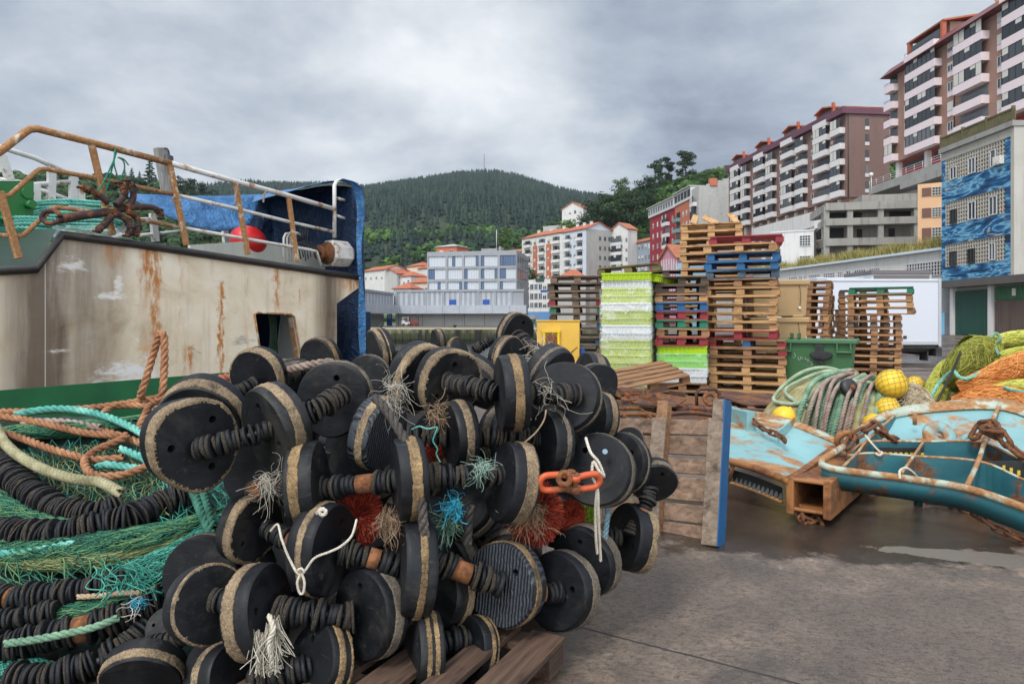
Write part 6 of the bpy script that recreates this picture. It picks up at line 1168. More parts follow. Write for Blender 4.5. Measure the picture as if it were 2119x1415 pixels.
for i, (pt, rd, mt_) in enumerate((([(2040, 712, 7.3), (2080, 704, 7.3), (2130, 702, 7.4), (2220, 712, 7.5)], [14, 24, 26, 24], NYG), ([(1975, 800, 7.1), (1995, 765, 7.0), (2030, 735, 7.1), (2060, 720, 7.2)], [30, 44, 40, 24], NOL), ([(2030, 775, 7.0), (2075, 748, 7.0), (2130, 735, 7.0), (2220, 730, 7.1)], [20, 26, 24, 20], NYG), ([(2050, 800, 6.62), (2110, 798, 6.55), (2190, 806, 6.5)], [10, 18, 18], NYG), ([(1925, 850, 7.0), (1938, 810, 7.1), (1965, 770, 7.2), (2010, 735, 7.3)], [14, 24, 28, 20], NYG), ([(2000, 720, 7.5), (2090, 740, 7.5), (2200, 760, 7.5)], [40, 60, 60], NOL), ([(1970, 880, 7.2), (2080, 850, 7.2), (2200, 850, 7.2)], [70, 90, 90], NOL))): bundle(yn, pt, rd, 7.0, mt_, 40 + i)
rope('teal rope edging along the flank of the yellow green net', [P(1922, 850, 6.85), P(1930, 815, 6.85), P(1950, 785, 6.9), P(1972, 768, 6.8), P(1985, 780, 6.7), P(2003, 783, 6.66), P(2030, 770, 6.7)], .020, rope_mat('grey teal rope', S(70, 120, 106), S(116, 170, 150), S(160, 204, 182))); rope('black cord strung from the top of the net pile down to the trawl door', [P(1988, 728, 6.9), P(1975, 760, 6.8), P(1958, 795, 6.7), P(1940, 830, 6.6)], .013, BLR); rope('light teal rope on the orange folds at the edge', [P(2078, 802, 6.3), P(2110, 810, 6.3), P(2180, 812, 6.3)], .016, TEALR)
rope('pale knotted cord end on top of the net pile', [P(2040, 712, 7.1), P(2050, 698, 7.1), P(2062, 690, 7.15), P(2070, 702, 7.1), P(2058, 712, 7.05), P(2068, 735, 6.9)], .018, SAGE)
# pale net spilling between the buoys and the net pile
v, f = strand_bundle([P(1850, 840, 6.7), P(1880, 820, 6.9), P(1905, 850, 6.7), P(1910, 890, 6.5)], [.08, .2, .16, .1], 260, .0035, 77, twist=3); tag(np_obj('pale_net', v, f, net_mat('pale twine', S(140, 124, 100), S(184, 166, 136), S(206, 194, 168))), 'pale beige netting spilling down beside the buoys', 'net')
rope('thick sage rope loop curving behind the small wrapped buoy', [P(1868, 812, 7.3), P(1890, 822, 7.2), P(1912, 826, 7.1), P(1918, 812, 7.2), P(1905, 800, 7.4)], .03, SAGE, pitch=.07)
# =================================================================== trawler moored along the quay
BD = Vector((.5, .866, 0)); BN = Vector((-.866, .5, 0)); BO = Vector(((0 - CX) / F * 7.0, 7.0, 0))      # hull side: direction, inboard normal, point
def HT(px, off=0.0):
    k = (px - CX) / F; o = BO + BN * off; t_ = (k * o.y - o.x) / (BD.x - k * BD.y); return o + BD * t_, t_
def HP(px, py, off=0.0): q, _ = HT(px, off); return P(px, py, q.y)
def HZt(t_, z, off=0.0): q = BO + BN * off + BD * t_; return Vector((q.x, q.y, z))
def tz(px, py, off=0.0): q, t_ = HT(px, off); return t_, P(px, py, q.y).z
m, t, b = new_mat('stained hull paint'); v = t.coord('Object'); x, y, z = t.sep(v); tt = t.m('ADD', t.m('MULTIPLY', t.m('SUBTRACT', x, BO.x), .5), t.m('MULTIPLY', t.m('SUBTRACT', y, BO.y), .866))
tv = t.comb(tt, 0.0, z); st = t.vm('MULTIPLY', tv, (1, 1, .10)); n1 = t.noise(tv, 1.4, 8, .65, .5); n2 = t.noise(st, 5.5, 8, .68); n3 = t.noise(tv, 7, 8, .7, .3)
c = t.ramp(n1, [(.28, S(180, 162, 138)), (.45, S(214, 198, 172)), (.62, S(226, 214, 194)), (.8, S(232, 225, 212))])
c = t.mix(t.m('MULTIPLY', t.step(n2, .50, .72), .32), c, S(150, 120, 90))
def hump(s_, a, w_): return t.m('POWER', t.m('MAXIMUM', t.m('SUBTRACT', 1.0, t.m('POWER', t.m('DIVIDE', t.m('ABSOLUTE', t.m('SUBTRACT', s_, a)), w_), 2.0)), 0.0), 1.6)
wob = t.m('ADD', tt, t.m('MULTIPLY', t.m('SUBTRACT', n1, .5), .25))
soot = t.m('ADD', t.m('MULTIPLY', hump(wob, .30, .40), 1.15), t.m('ADD', t.m('MULTIPLY', hump(wob, .85, .62), .85), t.m('MULTIPLY', hump(wob, 4.62, .42), 1.2)))
soot = t.m('MULTIPLY', soot, t.m('ADD', .15, t.m('MULTIPLY', n2, 1.1)), clamp=True); soot = t.m('MINIMUM', soot, .86); c = t.mix(soot, c, S(74, 54, 40))
sz_ = [(312, 505, 620, .11, 1.1), (322, 505, 720, .05, .9), (457, 585, 790, .035, 1.3), (390, 720, 775, .05, 1.2), (572, 545, 650, .05, 1.0), (232, 500, 560, .09, .6), (620, 600, 640, .02, .9), (735, 575, 612, .3, 1.0), (318, 635, 710, .05, .8)]
for a, w_, s_ in ((2.0, .10, .35), (3.02, .07, .3), (1.15, .05, .3), (1.55, .12, .3)):      # rust running down from deck fittings
    c = t.mix(t.m('MULTIPLY', t.m('MULTIPLY', hump(t.m('ADD', tt, t.m('MULTIPLY', t.m('SUBTRACT', n3, .5), .10)), a, w_), t.step(t.noise(t.vm('MULTIPLY', tv, (4, 1, 1.1)), 2.2, 5, .6), .45, .62)), s_), c, S(176, 112, 50))
c = t.mix(t.m('MULTIPLY', t.step(n3, .67, .75), .8), c, S(150, 96, 48)); c = t.mix(t.m('MULTIPLY', t.m('MULTIPLY', t.step(t.noise(t.vm('MULTIPLY', tv, (1, 1, 1.6)), 3.1, 9, .75, .6), .60, .68), t.step(z, 1.4, .9)), .7), c, S(226, 226, 226))
c = t.mix(t.m('MULTIPLY', t.step(t.noise(t.vm('MULTIPLY', tv, (1, 1, 3)), 2.0, 9, .75, 1.0), .63, .68), .5), c, S(120, 116, 110)); c = t.mix(t.step(t.m('ABSOLUTE', t.m('SUBTRACT', tt, .425)), .009, .003), c, S(180, 172, 160))
for px, p0, p1, w_, s_ in sz_:                         # rust weeping from fittings
    ta, za = tz(px, p0); zb = tz(px, p1)[1]; q = t.m('MULTIPLY', hump(t.m('ADD', tt, t.m('MULTIPLY', t.m('SUBTRACT', n3, .5), .30)), ta, w_ * 1.8), t.m('MULTIPLY', t.step(z, zb - .08, zb + .25), t.step(z, za + .05, za - .02)))
    c = t.mix(t.m('MULTIPLY', t.m('MULTIPLY', q, t.m('MULTIPLY', t.step(t.noise(t.vm('MULTIPLY', tv, (5, 1, 1.4)), 3.0, 7, .7), .36, .62), t.m('ADD', .6, n2))), s_, clamp=True), c, S(178, 112, 46))
for px, py, wt_, wz_, cc, st_ in ((268, 775, .42, .22, S(226, 228, 230), .95), (150, 548, .20, .10, S(228, 226, 222), .9), (225, 612, .22, .05, S(230, 228, 224), .9), (245, 590, .06, .16, S(230, 228, 224), .8), (118, 727, .20, .03, S(226, 222, 214), .9), (500, 706, .22, .08, S(140, 138, 134), .8), (300, 720, .16, .06, S(196, 140, 80), .6), (560, 760, .2, .1, S(226, 226, 226), .8)):   # scuffs and touched-up patches
    ta, za = tz(px, py); e1 = t.m('DIVIDE', t.m('SUBTRACT', tt, ta), wt_); e2 = t.m('DIVIDE', t.m('SUBTRACT', z, za), wz_)
    q = t.step(t.m('ADD', t.m('ADD', t.m('MULTIPLY', e1, e1), t.m('MULTIPLY', e2, e2)), t.m('MULTIPLY', t.m('SUBTRACT', t.noise(t.vm('MULTIPLY', tv, (3, 1, 8)), 1.6, 7, .7, .4), .5), 5.5)), .9, -.2); c = t.mix(t.m('MULTIPLY', q, st_ * .85), c, cc)
t.put(b.inputs['Base Color'], c); b.inputs['Roughness'].default_value = .55; t.put(b.inputs['Normal'], t.bump(t.m('ADD', t.noise(tv, .9, 3), t.m('MULTIPLY', n3, .12)), .25, .08)); HULL = m
tw = thing('fishing_trawler', 'rust streaked white and green trawler with rusty rails moored along the quay', 'boat', (0, 0, 0))
top = [(-620, 596), (75, 556), (128, 486), (300, 508), (460, 532), (600, 553), (742, 574)]; TOP = [tz(*q) for q in top]
out = TOP + [tz(744, 594), tz(697, 628)] + [(tz(697, 628)[0], -2.4), (TOP[0][0], -2.4)]; hole = [tz(*q) for q in ((526, 650), (533, 647), (601, 650), (608, 655), (623, 742), (541, 746))]
g = MB(); g.poly([HZt(*q) for q in out], .05, -BN, 0, [[HZt(*q) for q in hole]]); g.build('hull_side', HULL, tw)
GS = mat('green boot stripe', [(.3, (.008, .10, .035)), (.7, (.014, .15, .05))], 2, rough=.4); g = MB(); g.poly([HZt(t_, z, -.004) for t_, z in ((-6, .62), (4.79, .62), (4.79, -.35), (-6, -.35))], .004, -BN); g.build('green_stripe', GS, tw)
g = MB(); g.tube([HP(px, py, -.02) for px, py in top], .048, 10); g.build('rubbing_strake', mat('black fender paint', [(.3, (.014, .013, .013)), (.62, (.03, .026, .024)), (.8, (.09, .05, .03))], 6, rough=.45, bump=.3), tw)
RF = rusty('rusty white frame', S(196, 190, 180), .60, 7, .6, .4, rust=RUSTL); g = MB(); hp = [HZt(a, c_, -.006) for a, c_ in hole]; g.tube(hp, .016, 6, 0, False, True); g.build('hatch_frame', RF, tw)
g = MB(); hi = [HZt(a, c_, .14) for a, c_ in hole]; ho = [HZt(a, c_, .04) for a, c_ in hole]; n = len(hole); g.add(ho + hi, [(i, (i + 1) % n, n + (i + 1) % n, n + i) for i in range(n)]); g.build('hatch_lining', RF, tw)
# stern face and deck so that the hull has a body
t_end, t_st = tz(697, 628)[0], TOP[0][0]; W_B = 4.2
g = MB(); g.add([HZt(t_st, 1.55, .1), HZt(5.2, 1.55, .1), HZt(5.2, 1.55, W_B), HZt(t_st, 1.55, W_B)], [(0, 1, 2, 3)]); g.add([HZt(5.3, .2, 1.4), HZt(5.3, -2.4, 0.1), HZt(5.3, -2.4, W_B), HZt(5.3, 1.3, W_B)], [(0, 1, 2, 3)]); g.add([HZt(t_st, -2.4, W_B), HZt(5.3, -2.4, W_B), HZt(5.3, 1.9, W_B), HZt(t_st, 1.9, W_B)], [(0, 1, 2, 3)]); g.build('deck', plain('deck green', (.02, .06, .04)), tw)
PAINTW = rusty('rusty white rail', S(210, 208, 204), .34, 6, .4, .25, (1, 1, 1), rust=RUSTL); ORRAIL = rusty('orange rusted rail', S(206, 192, 170), .64, 7, .6, .35, rust=RUSTL)
def rail(pts, off, r, mt, name='rail'): g = MB(); q = smooth_path([HP(px, py, off) for px, py in pts], .06) if len(pts) > 2 else [HP(px, py, off) for px, py in pts]; g.tube(q, r, 9); return g.build(name, mt, tw)
def poly_tube(pts, off, r, mt, name='rail'): g = MB(); g.tube([HP(px, py, off) for px, py in pts], r, 9); return g.build(name, mt, tw)
poly_tube([(-60, 352), (0, 314), (52, 274), (62, 268), (78, 267), (188, 295), (353, 338)], .1, .040, ORRAIL, 'top_rail'); poly_tube([(353, 338), (488, 376), (597, 405), (693, 433)], .1, .038, PAINTW, 'top_rail')
poly_tube([(-40, 405), (2, 407), (20, 404), (72, 358), (82, 351), (95, 350), (200, 369), (362, 403)], .1, .026, ORRAIL, 'mid_rail'); poly_tube([(362, 403), (493, 433), (602, 460), (692, 480)], .1, .026, PAINTW, 'mid_rail')
poly_tube([(-40, 486), (0, 487), (38, 489), (48, 487), (92, 447), (104, 434), (118, 429), (217, 442), (376, 471)], .1, .025, ORRAIL, 'low_rail'); poly_tube([(376, 471), (507, 494), (640, 517), (655, 520), (664, 550)], .1, .024, PAINTW, 'low_rail')
for a, b_ in (((0, 396), (39, 535)), ((189, 297), (233, 486)), ((351, 340), (386, 508)), ((487, 377), (513, 527)), ((597, 406), (615, 543))): g = MB(); g.beam(HP(*a, .1), HP(*b_, .06), .07, .055, BN); bevel(g.build('post', ORRAIL, tw), .008)
g = MB(); g.tube([HP(692, 492, .1), HP(692, 384, .1), HP(696, 376, .12), HP(705, 374, .25)] + [HP(735, 388, .9)], .034, 8); g.build('end_frame', PAINTW, tw)
for a, b_ in (((697, 410), (735, 421)), ((697, 446), (735, 461))): g = MB(); g.tube([HP(*a, .12), HP(*b_, .9)], .024, 8); g.build('cross_rail', PAINTW, tw)
g = MB(); [g.tube([HP(px, 542, .2), HP(px, 492, .2), HP(px + 4, 484, .2), HP(px + 14, 482, .22), HP(px + 20, 486, .3)], .018, 7) for px in (587, 594, 601)]; g.build('vent_pipe', PAINTW, tw)
for pts in ([(-30, 296), (18, 310), (72, 327), (158, 367)], [(0, 372), (72, 382), (150, 376)], [(70, 388), (110, 402), (180, 428)]): poly_tube(pts, 2.6, .035, PAINTW, 'far_rail')
for a, b_ in (((107, 346), (104, 470)), ((152, 365), (150, 473)), ((167, 384), (166, 473)), ((74, 382), (76, 470)), ((3, 322), (20, 372)), ((316, 442), (322, 500)), ((465, 478), (468, 505))): g = MB(); g.beam(HP(*a, 2.6), HP(*b_, 2.6), .10, .07, BN); g.build('far_post', PAINTW, tw)
poly_tube([(170, 460), (335, 452)], 2.6, .03, PAINTW, 'far_rail'); poly_tube([(290, 487), (375, 479)], 2.6, .03, PAINTW, 'far_rail')
g = MB(); g.poly([HP(*q, .9) for q in ((394, 507), (500, 500), (600, 506), (680, 518), (690, 560), (394, 530))], .06, -BN); g.build('inner_bulwark', plain('bulwark white', S(196, 198, 190), .6, .15, 2, 0, .3), tw)
g = MB(); g.grid([[HP(-60, 486, 1.3), HP(30, 476, 1.3), HP(118, 474, .9)], [HP(-60, 560, .06), HP(20, 556, .06), HP(76, 554, .06)]], 0, False); g.build('inner_bulwark', plain('bulwark green', S(30, 54, 40), .5, .3, 2, 0, .3), tw)
WG = mat('machinery green', [(.3, (.014, .13, .03)), (.7, (.025, .19, .045))], 2, rough=.35)
g = MB(); g.poly([HP(*q, 1.5) for q in ((-60, 375), (68, 376), (68, 452), (0, 457), (-60, 452))], .7, -BN); wc = bevel(g.build('winch_housing', WG, tw), .01); g = MB(); a = HP(58, 424, 1.5); g.cyl(a, a - BN * .12, .05, 14); g.build('bolt', WG, wc); g = MB(); a = HP(56, 400, 1.5); g.cyl(a, a - BN * .03, .07, 14); g.build('boss', WG, wc); g = MB(); a = HP(2, 452, 1.5); g.cyl(a, a - BN * .1, .03, 10); g.build('bolt', WG, wc)
g = MB(); g.poly([HP(*q, 1.0) for q in ((-60, 505), (8, 508), (16, 522), (16, 530), (-60, 532))], .3, -BN); g.build('mooring_bitt', BLK, tw)
g = MB(); wa_, wb_ = HP(678, 524, .35), HP(736, 529, .30); ax = (wb_ - wa_).normalized(); qm = ax.to_track_quat('Z', 'Y').to_matrix().to_4x4(); qm.translation = wa_; g.lathe([(.20, 0), (.235, .03), (.235, .36), (.20, .42)], 8, qm @ Matrix.Rotation(R(22), 4, 'Z'), smooth=False); wn = g.build('winch_drum', PAINTW, tw)
g = MB(); g.lathe([(.19, -.015), (.19, -.03), (.10, -.05), (.095, -.14), (.13, -.16), (.13, -.19), (.05, -.2)], 22, qm); g.build('warping_head', RU_, wn)
g = MB()
for k in range(6): a = HP(618 + k * 5, 540 - k % 3 * 4, .3); g.tube(smooth_path([a, HP(612 + k * 6, 505 - 3 * k % 11, .35), HP(640 + 4 * k, 510 + k * 2, .3), HP(662 + k % 2 * 6, 525 + k, .3)], .03), .012, 6)
g.build('hydraulic_hose', BLK, tw); g = MB(); [g.cyl(HP(620 + 5 * k, 500, .35), HP(622 + 5 * k, 470 + 4 * (k % 2), .35), .014, 7) for k in range(4)]; g.build('valve', BLK, tw)
LIN = plain('dark blue lining', S(14, 40, 76), .5)
# what shows through the hatch
g = MB(); g.poly([HP(*q, .9) for q in ((585, 640), (640, 640), (650, 760), (570, 760))], .03, -BN); ip = g.build('inner_panel', plain('inner white', S(190, 194, 192)), tw); g = MB(); g.bx(0, 7.5, 0, .05, -1, 1.5); q = g.build('inner_bulkhead', LIN, tw); q.location = HZt(0, 0, 1.7); q.rotation_euler.z = math.atan2(BD.y, BD.x)
g = MB(); [g.tube(smooth_path([HP(555 + 4 * k, 640, .5), HP(560 + 3 * k, 690, .45), HP(552 + 6 * k, 760, .5)], .05), .012, 6) for k in range(5)]; g.build('hanging_hose', mat('hose green', [(.4, (.02, .05, .03)), (.6, (.03, .07, .04))], 4), tw)
# ---- tarpaulin
def tarp_mat(name, c1, c2):
    m, t, b = new_mat(name); v = t.coord('Object'); x, y, z = t.sep(v); n = t.noise(t.coord('Object', (1, 1, .6)), 3, 6, .6, .8); t.put(b.inputs['Base Color'], t.ramp(n, [(.3, c1), (.7, c2)])); b.inputs['Roughness'].default_value = .42
    t.put(b.inputs['Normal'], t.bump(t.m('ADD', n, t.m('MULTIPLY', t.noise(v, 7, 5, .6, 2.0), .8)), 1.0, .09)); return m
TB = tarp_mat('blue tarpaulin', S(28, 84, 136), S(74, 134, 186)); TB_SHADE = tarp_mat('canopy shaded tarpaulin', S(10, 34, 66), S(20, 54, 92)); tp = thing('tarpaulin', 'blue tarpaulin stretched over the trawler stern and hanging down at its corner', 'tarpaulin', (0, 0, 0))  # inner curtains take a darker blue that paints in the canopy's shade
def sheet(name, e0, e1, n=26, mm_=10, amp=.03, seed=0, mt=TB, parent=None):
    a, b_ = curve(e0, n), curve(e1, n); rows = []
    for k in range(mm_ + 1):
        q = k / mm_; rows.append([p.lerp(r_, q) + (Vector((.6, -.7, .4)) * amp * mnoise.noise((i * .33 + seed, q * 2.2, seed * 1.7)) + Vector((0, -.6, .2)) * amp * .8 * math.sin(i * .9 + q * 4 + seed)) * math.sin(math.pi * min(max(q, .08), .92)) for i, (p, r_) in enumerate(zip(a, b_))])
    g = MB(); g.grid(rows); o = g.build(name, mt, parent or tp); thick(o, .006); return o
sheet('draped_sheet', [HP(*q, 1.9) for q in ((242, 396), (300, 402), (420, 406), (545, 402))], [HP(*q, 1.5) for q in ((250, 399), (340, 446), (440, 478), (520, 464))], seed=2, amp=.05)
sheet('canopy', [HP(*q, .25) for q in ((520, 420), (600, 396), (690, 374), (742, 388))], [HP(*q, 2.9) for q in ((530, 404), (600, 392), (690, 378), (738, 392))], seed=5, amp=.05)
sheet('rear_curtain', [HP(*q, 2.4) for q in ((528, 406), (600, 396), (690, 384), (745, 392))], [HP(*q, 2.2) for q in ((470, 488), (560, 505), (660, 520), (745, 530))], seed=7, amp=.06, mt=TB_SHADE)
sheet('stern_curtain', [HP(752, 386, -.02), HP(752, 386, -.02) + BN * .8, HP(752, 386, -.02) + BN * 1.6, HP(752, 386, -.02) + BN * 2.6], [Vector((*(HP(756, 700, -.02) + BN * q).xy, -.9)) for q in (0, .8, 1.6, 2.6)], seed=9, amp=.09, mt=TB_SHADE)
sheet('corner_flap', [HP(*q, -.05) for q in ((700, 374), (728, 384), (738, 430), (737, 500), (742, 590), (741, 660), (744, 735))], [HP(*q, -.12) for q in ((712, 370), (744, 384), (755, 432), (748, 520), (753, 600), (757, 650), (756, 735))], 34, 6, .05, 11)
cd_ = []
for k in range(22): q = curve([HP(*q, -.06) for q in ((738, 430), (737, 500), (742, 590), (741, 660), (744, 735))], 22)[k]; cd_.append(q)
for q in cd_[::2]: g = MB(); g.cyl(q + Vector((.03, -.03, 0)), q + Vector((.035, -.045, 0)), .012, 8); g.build('eyelet', ORRAIL, tp)
# ---- loose gear aboard
g = MB(); c_ = HP(514, 499, 1.1); rr = 37 * c_.y / F; g.lathe([(max(.001, rr * math.sin(q)), -rr * .85 * math.cos(q)) for q in np.linspace(0, math.pi, 16)], 28, Matrix.Translation(c_) @ Matrix.Rotation(R(20), 4, 'Y'), cap=False); tag(g.build('buoy', mat('red buoy plastic', [(.3, S(170, 24, 26)), (.7, S(206, 40, 40))], 3, rough=.4)), 'big red buoy under the blue tarpaulin on the trawler', 'buoy')
gp_ = thing('mast_post', 'grey weathered post with a black lamp standing up from the trawler', 'post', (0, 0, 0)); g = MB(); g.beam(HP(348, 402, 2.0), HP(331, 306, 2.0), .17, .12, BN); bevel(g.build('post', wood_mat('silver post', S(104, 102, 98), S(160, 158, 152), .1, (18, 18, 1.5)), gp_), .01)
g = MB(); a = HP(348, 330, 1.95); g.lathe([(.03, .07), (.075, .05), (.075, -.07), (.09, -.08), (.06, -.1)], 14, Matrix.Translation(a)); g.tube(smooth_path([HP(338, 308, 1.95), HP(346, 308, 1.95), HP(350, 318, 1.95), a + Vector((0, 0, .06))], .03), .014, 6); g.build('lamp', BLK, gp_)
GRR = rusty('dark rusted grapnel', (.045, .022, .022), .42, 9, .75, .6); gr = thing('grapnel', 'dark rusted many armed grapnel lashed to the trawler rails', 'grapnel', (0, 0, 0)); og = -.05
g = MB(); g.tube(smooth_path([HP(*q, og) for q in ((122, 455), (160, 448), (215, 440), (258, 430), (270, 428))], .04), .05, 9); g.build('shank', GRR, gr); g = MB(); q0 = HP(108, 450, og); g.tube([q0 + Vector((math.cos(a) * .10, -.02, math.sin(a) * .07)) for a in np.linspace(0, 6.1, 18)], .026, 8); g.build('eye', GRR, gr)
for pts in (((262, 430), (275, 412), (274, 388), (262, 374)), ((240, 425), (256, 408), (258, 396), (246, 378)), ((225, 420), (205, 404), (185, 394), (168, 388)), ((262, 430), (290, 428), (318, 430), (332, 440), (333, 452)), ((262, 436), (282, 450), (286, 470), (280, 486)), ((238, 440), (260, 455), (270, 475), (262, 488)), ((232, 446), (215, 466), (200, 478))):
    Q = smooth_path([HP(px, py, og - .06 + .02 * (i % 2)) for i, (px, py) in enumerate(pts)], .03); n = len(Q); g = MB(); g.tube(Q, np.interp(np.arange(n), [0, n * .7, n - 1], [.040, .034, .026]), 8); a = g.build('arm', GRR, gr); g = MB(); e = Vector(Q[-1]); 
    for k in range(5): p = Vector(Q[max(0, n - 1 - k)]) ; torus(g, p, Matrix.Rotation(k * .9, 3, 'X') @ Matrix.Rotation(k * 1.3, 3, 'Y'), .036, .014, 12, 5)
    g.build('lashing', GRR, a)
def coil(c, r0, r1, n, up=(0, 0, 1), sq=.45, seed=0): rr = random.Random(seed); return [c + Vector((math.cos(a) * (r0 + rr.uniform(-.02, .02)), math.sin(a) * r0 * .8, rr.uniform(-.01, .02) + r1 * a / 6.28 / n)) for a in np.linspace(0, 6.28 * n, int(n * 9))]
rope('teal mooring rope coiled on the trawler deck behind the grapnel', coil(HP(160, 470, 1.9), .55, .30, 7, seed=3), .026, TEALR); rope('small green lashing wound round the rail and grapnel shank', coil(HP(222, 440, -.02), .065, .06, 4, seed=5), .011, OLV, 'lashing'); rope('second teal rope coil low behind the green winch housing', coil(HP(60, 492, 1.7), .4, .22, 5, seed=8), .026, TEALR)
rope('thin green cord looped over the top rail above the grapnel', [HP(178, 404, 0), HP(205, 392, 0), HP(232, 340, 0), HP(240, 318, .06), HP(243, 308, .1), HP(238, 312, .02), HP(236, 330, 0), HP(228, 365, 0), HP(219, 400, 0), HP(225, 415, 0), HP(238, 420, 0)], .010, rope_mat('green cord fibre', S(20, 84, 66), S(34, 120, 94), S(70, 150, 124)), 'cord'); rope('thin green cord hanging in an open loop with a dark tail from the top rail', [HP(240, 310, .04), HP(236, 335, 0), HP(240, 355, 0), HP(247, 372, 0), HP(254, 360, 0), HP(258, 345, 0), HP(254, 332, 0), HP(244, 326, 0), HP(256, 330, 0), HP(266, 342, 0)], .009, bpy.data.materials['green cord fibre'], 'cord')
for px, py, ln_ in ((491, 380, 44), (549, 393, 26), (361, 403, 16)): a = HP(px, py, .03); rope(f'short dark rope end tied to the trawler rail above the {"hull rust streak" if px == 361 else ("red buoy" if px == 491 else "tarpaulin fold")}', [a, a + Vector((.02, -.03, -.03)), HP(px - 3, py + ln_ * .5, .0), HP(px - 4, py + ln_, 0)], .014, GBR, 'rope')
g = MB(); g.grid([[HP(110 + 16 * i, 468 + 4 * j, 1.2 - .03 * j) + Vector((0, .05 * mnoise.noise((i * .7, j * .6, 2)), .06 * mnoise.noise((i * .9, j * .8, 5)))) for i in range(11)] for j in range(7)]); tag(g.build('plastic_sheet', FILM), 'crumpled clear plastic sheet on the deck under the grapnel', 'plastic sheet')
# =================================================================== the heap of rubber discs, and the nets at its side
def rubber_mat():
    m, t, b = new_mat('worn black rubber'); rn = t.rnd(); off = t.comb(t.m('MULTIPLY', rn, 41.0), t.m('MULTIPLY', rn, 23.0), t.m('MULTIPLY', rn, 11.0)); v = t.vm('ADD', t.coord('Object'), off)
    n = t.noise(v, 5, 8, .65, .4); c = t.ramp(n, [(.3, (.003, .0034, .0045)), (.5, (.006, .0068, .009)), (.66, (.016, .018, .022)), (.8, (.042, .044, .050))])
    sc_ = t.noise(t.vm('ADD', t.coord('Object', (4, 34, 4), (0, 0, R(35))), off), 2.2, 5, .7, .8); c = t.mix(t.m('MULTIPLY', t.step(sc_, .60, .74), .55), c, (.06, .064, .07))
    c = t.mix(t.m('MULTIPLY', t.step(t.noise(v, 16, 6, .75), .60, .72), .5), c, (.085, .08, .072))
    c = t.mix(t.m('MULTIPLY', t.step(t.noise(v, 3.2, 9, .75, .8), .50, .68), .42), c, (.075, .068, .058))
    t.put(b.inputs['Base Color'], c); b.inputs['Specular IOR Level'].default_value = .32; t.put(b.inputs['Roughness'], t.ramp(n, [(.3, .45), (.7, .68)]))
    t.put(b.inputs['Normal'], t.bump(t.m('ADD', t.m('MULTIPLY', sc_, .7), t.m('MULTIPLY', t.noise(v, 60, 4, .7), .5)), .35, .004)); return m
RUB = rubber_mat()
m, t, b = new_mat('ridged blue black rubber'); v = t.coord('Object'); wv = t.wave(v, 22, 3.5, 3, 1.2, 'X'); t.put(b.inputs['Base Color'], t.ramp(wv, [(.2, (.010, .012, .016)), (.75, (.045, .053, .066))])); b.inputs['Roughness'].default_value = .5; t.put(b.inputs['Normal'], t.bump(wv, .8, .006)); RIDGE = m
def band_mat(name, dark, mid, light):
    m, t, b = new_mat(name); rn = t.rnd(); off = t.comb(t.m('MULTIPLY', rn, 41.0), t.m('MULTIPLY', rn, 23.0), 0.0); v = t.vm('ADD', t.coord('Object'), off); vo = t.vor(v, 230); lo = t.noise(v, 9, 6, .65); fi = t.noise(v, 110, 4, .7)
    f_ = t.m('ADD', t.m('MULTIPLY', lo, .62), t.m('ADD', t.m('MULTIPLY', fi, .42), t.m('MULTIPLY', vo, -.22))); c = t.ramp(f_, [(.25, dark), (.42, mid), (.60, light), (.72, tuple(min(1, q * 1.6) for q in light))]); c = t.mix(t.m('MULTIPLY', t.step(t.noise(v, 6, 6, .7, .5), .53, .66), .72), c, (.022, .019, .017))
    t.put(b.inputs['Base Color'], c); b.inputs['Roughness'].default_value = .9; t.put(b.inputs['Normal'], t.bump(f_, .9, .006)); return m
BAND = band_mat('frayed cord band', S(76, 64, 50), S(132, 113, 88), S(176, 154, 122)); GOLD = band_mat('golden frayed band', S(66, 53, 38), S(124, 101, 70), S(172, 144, 104)); GREYB = band_mat('grey worn band', S(58, 52, 46), S(100, 90, 78), S(138, 126, 108))
VIEWO = Vector((0, 0, H))
def disc_axes(c, ratio, th):
    w_ = (VIEWO - c).normalized(); e1 = Vector((0, 0, 1)).cross(w_).normalized(); e2 = w_.cross(e1); s_ = math.sqrt(max(0, 1 - ratio * ratio)); n = w_ * ratio + (e1 * math.cos(R(th)) + e2 * math.sin(R(th))) * s_
    return n, e1, e2
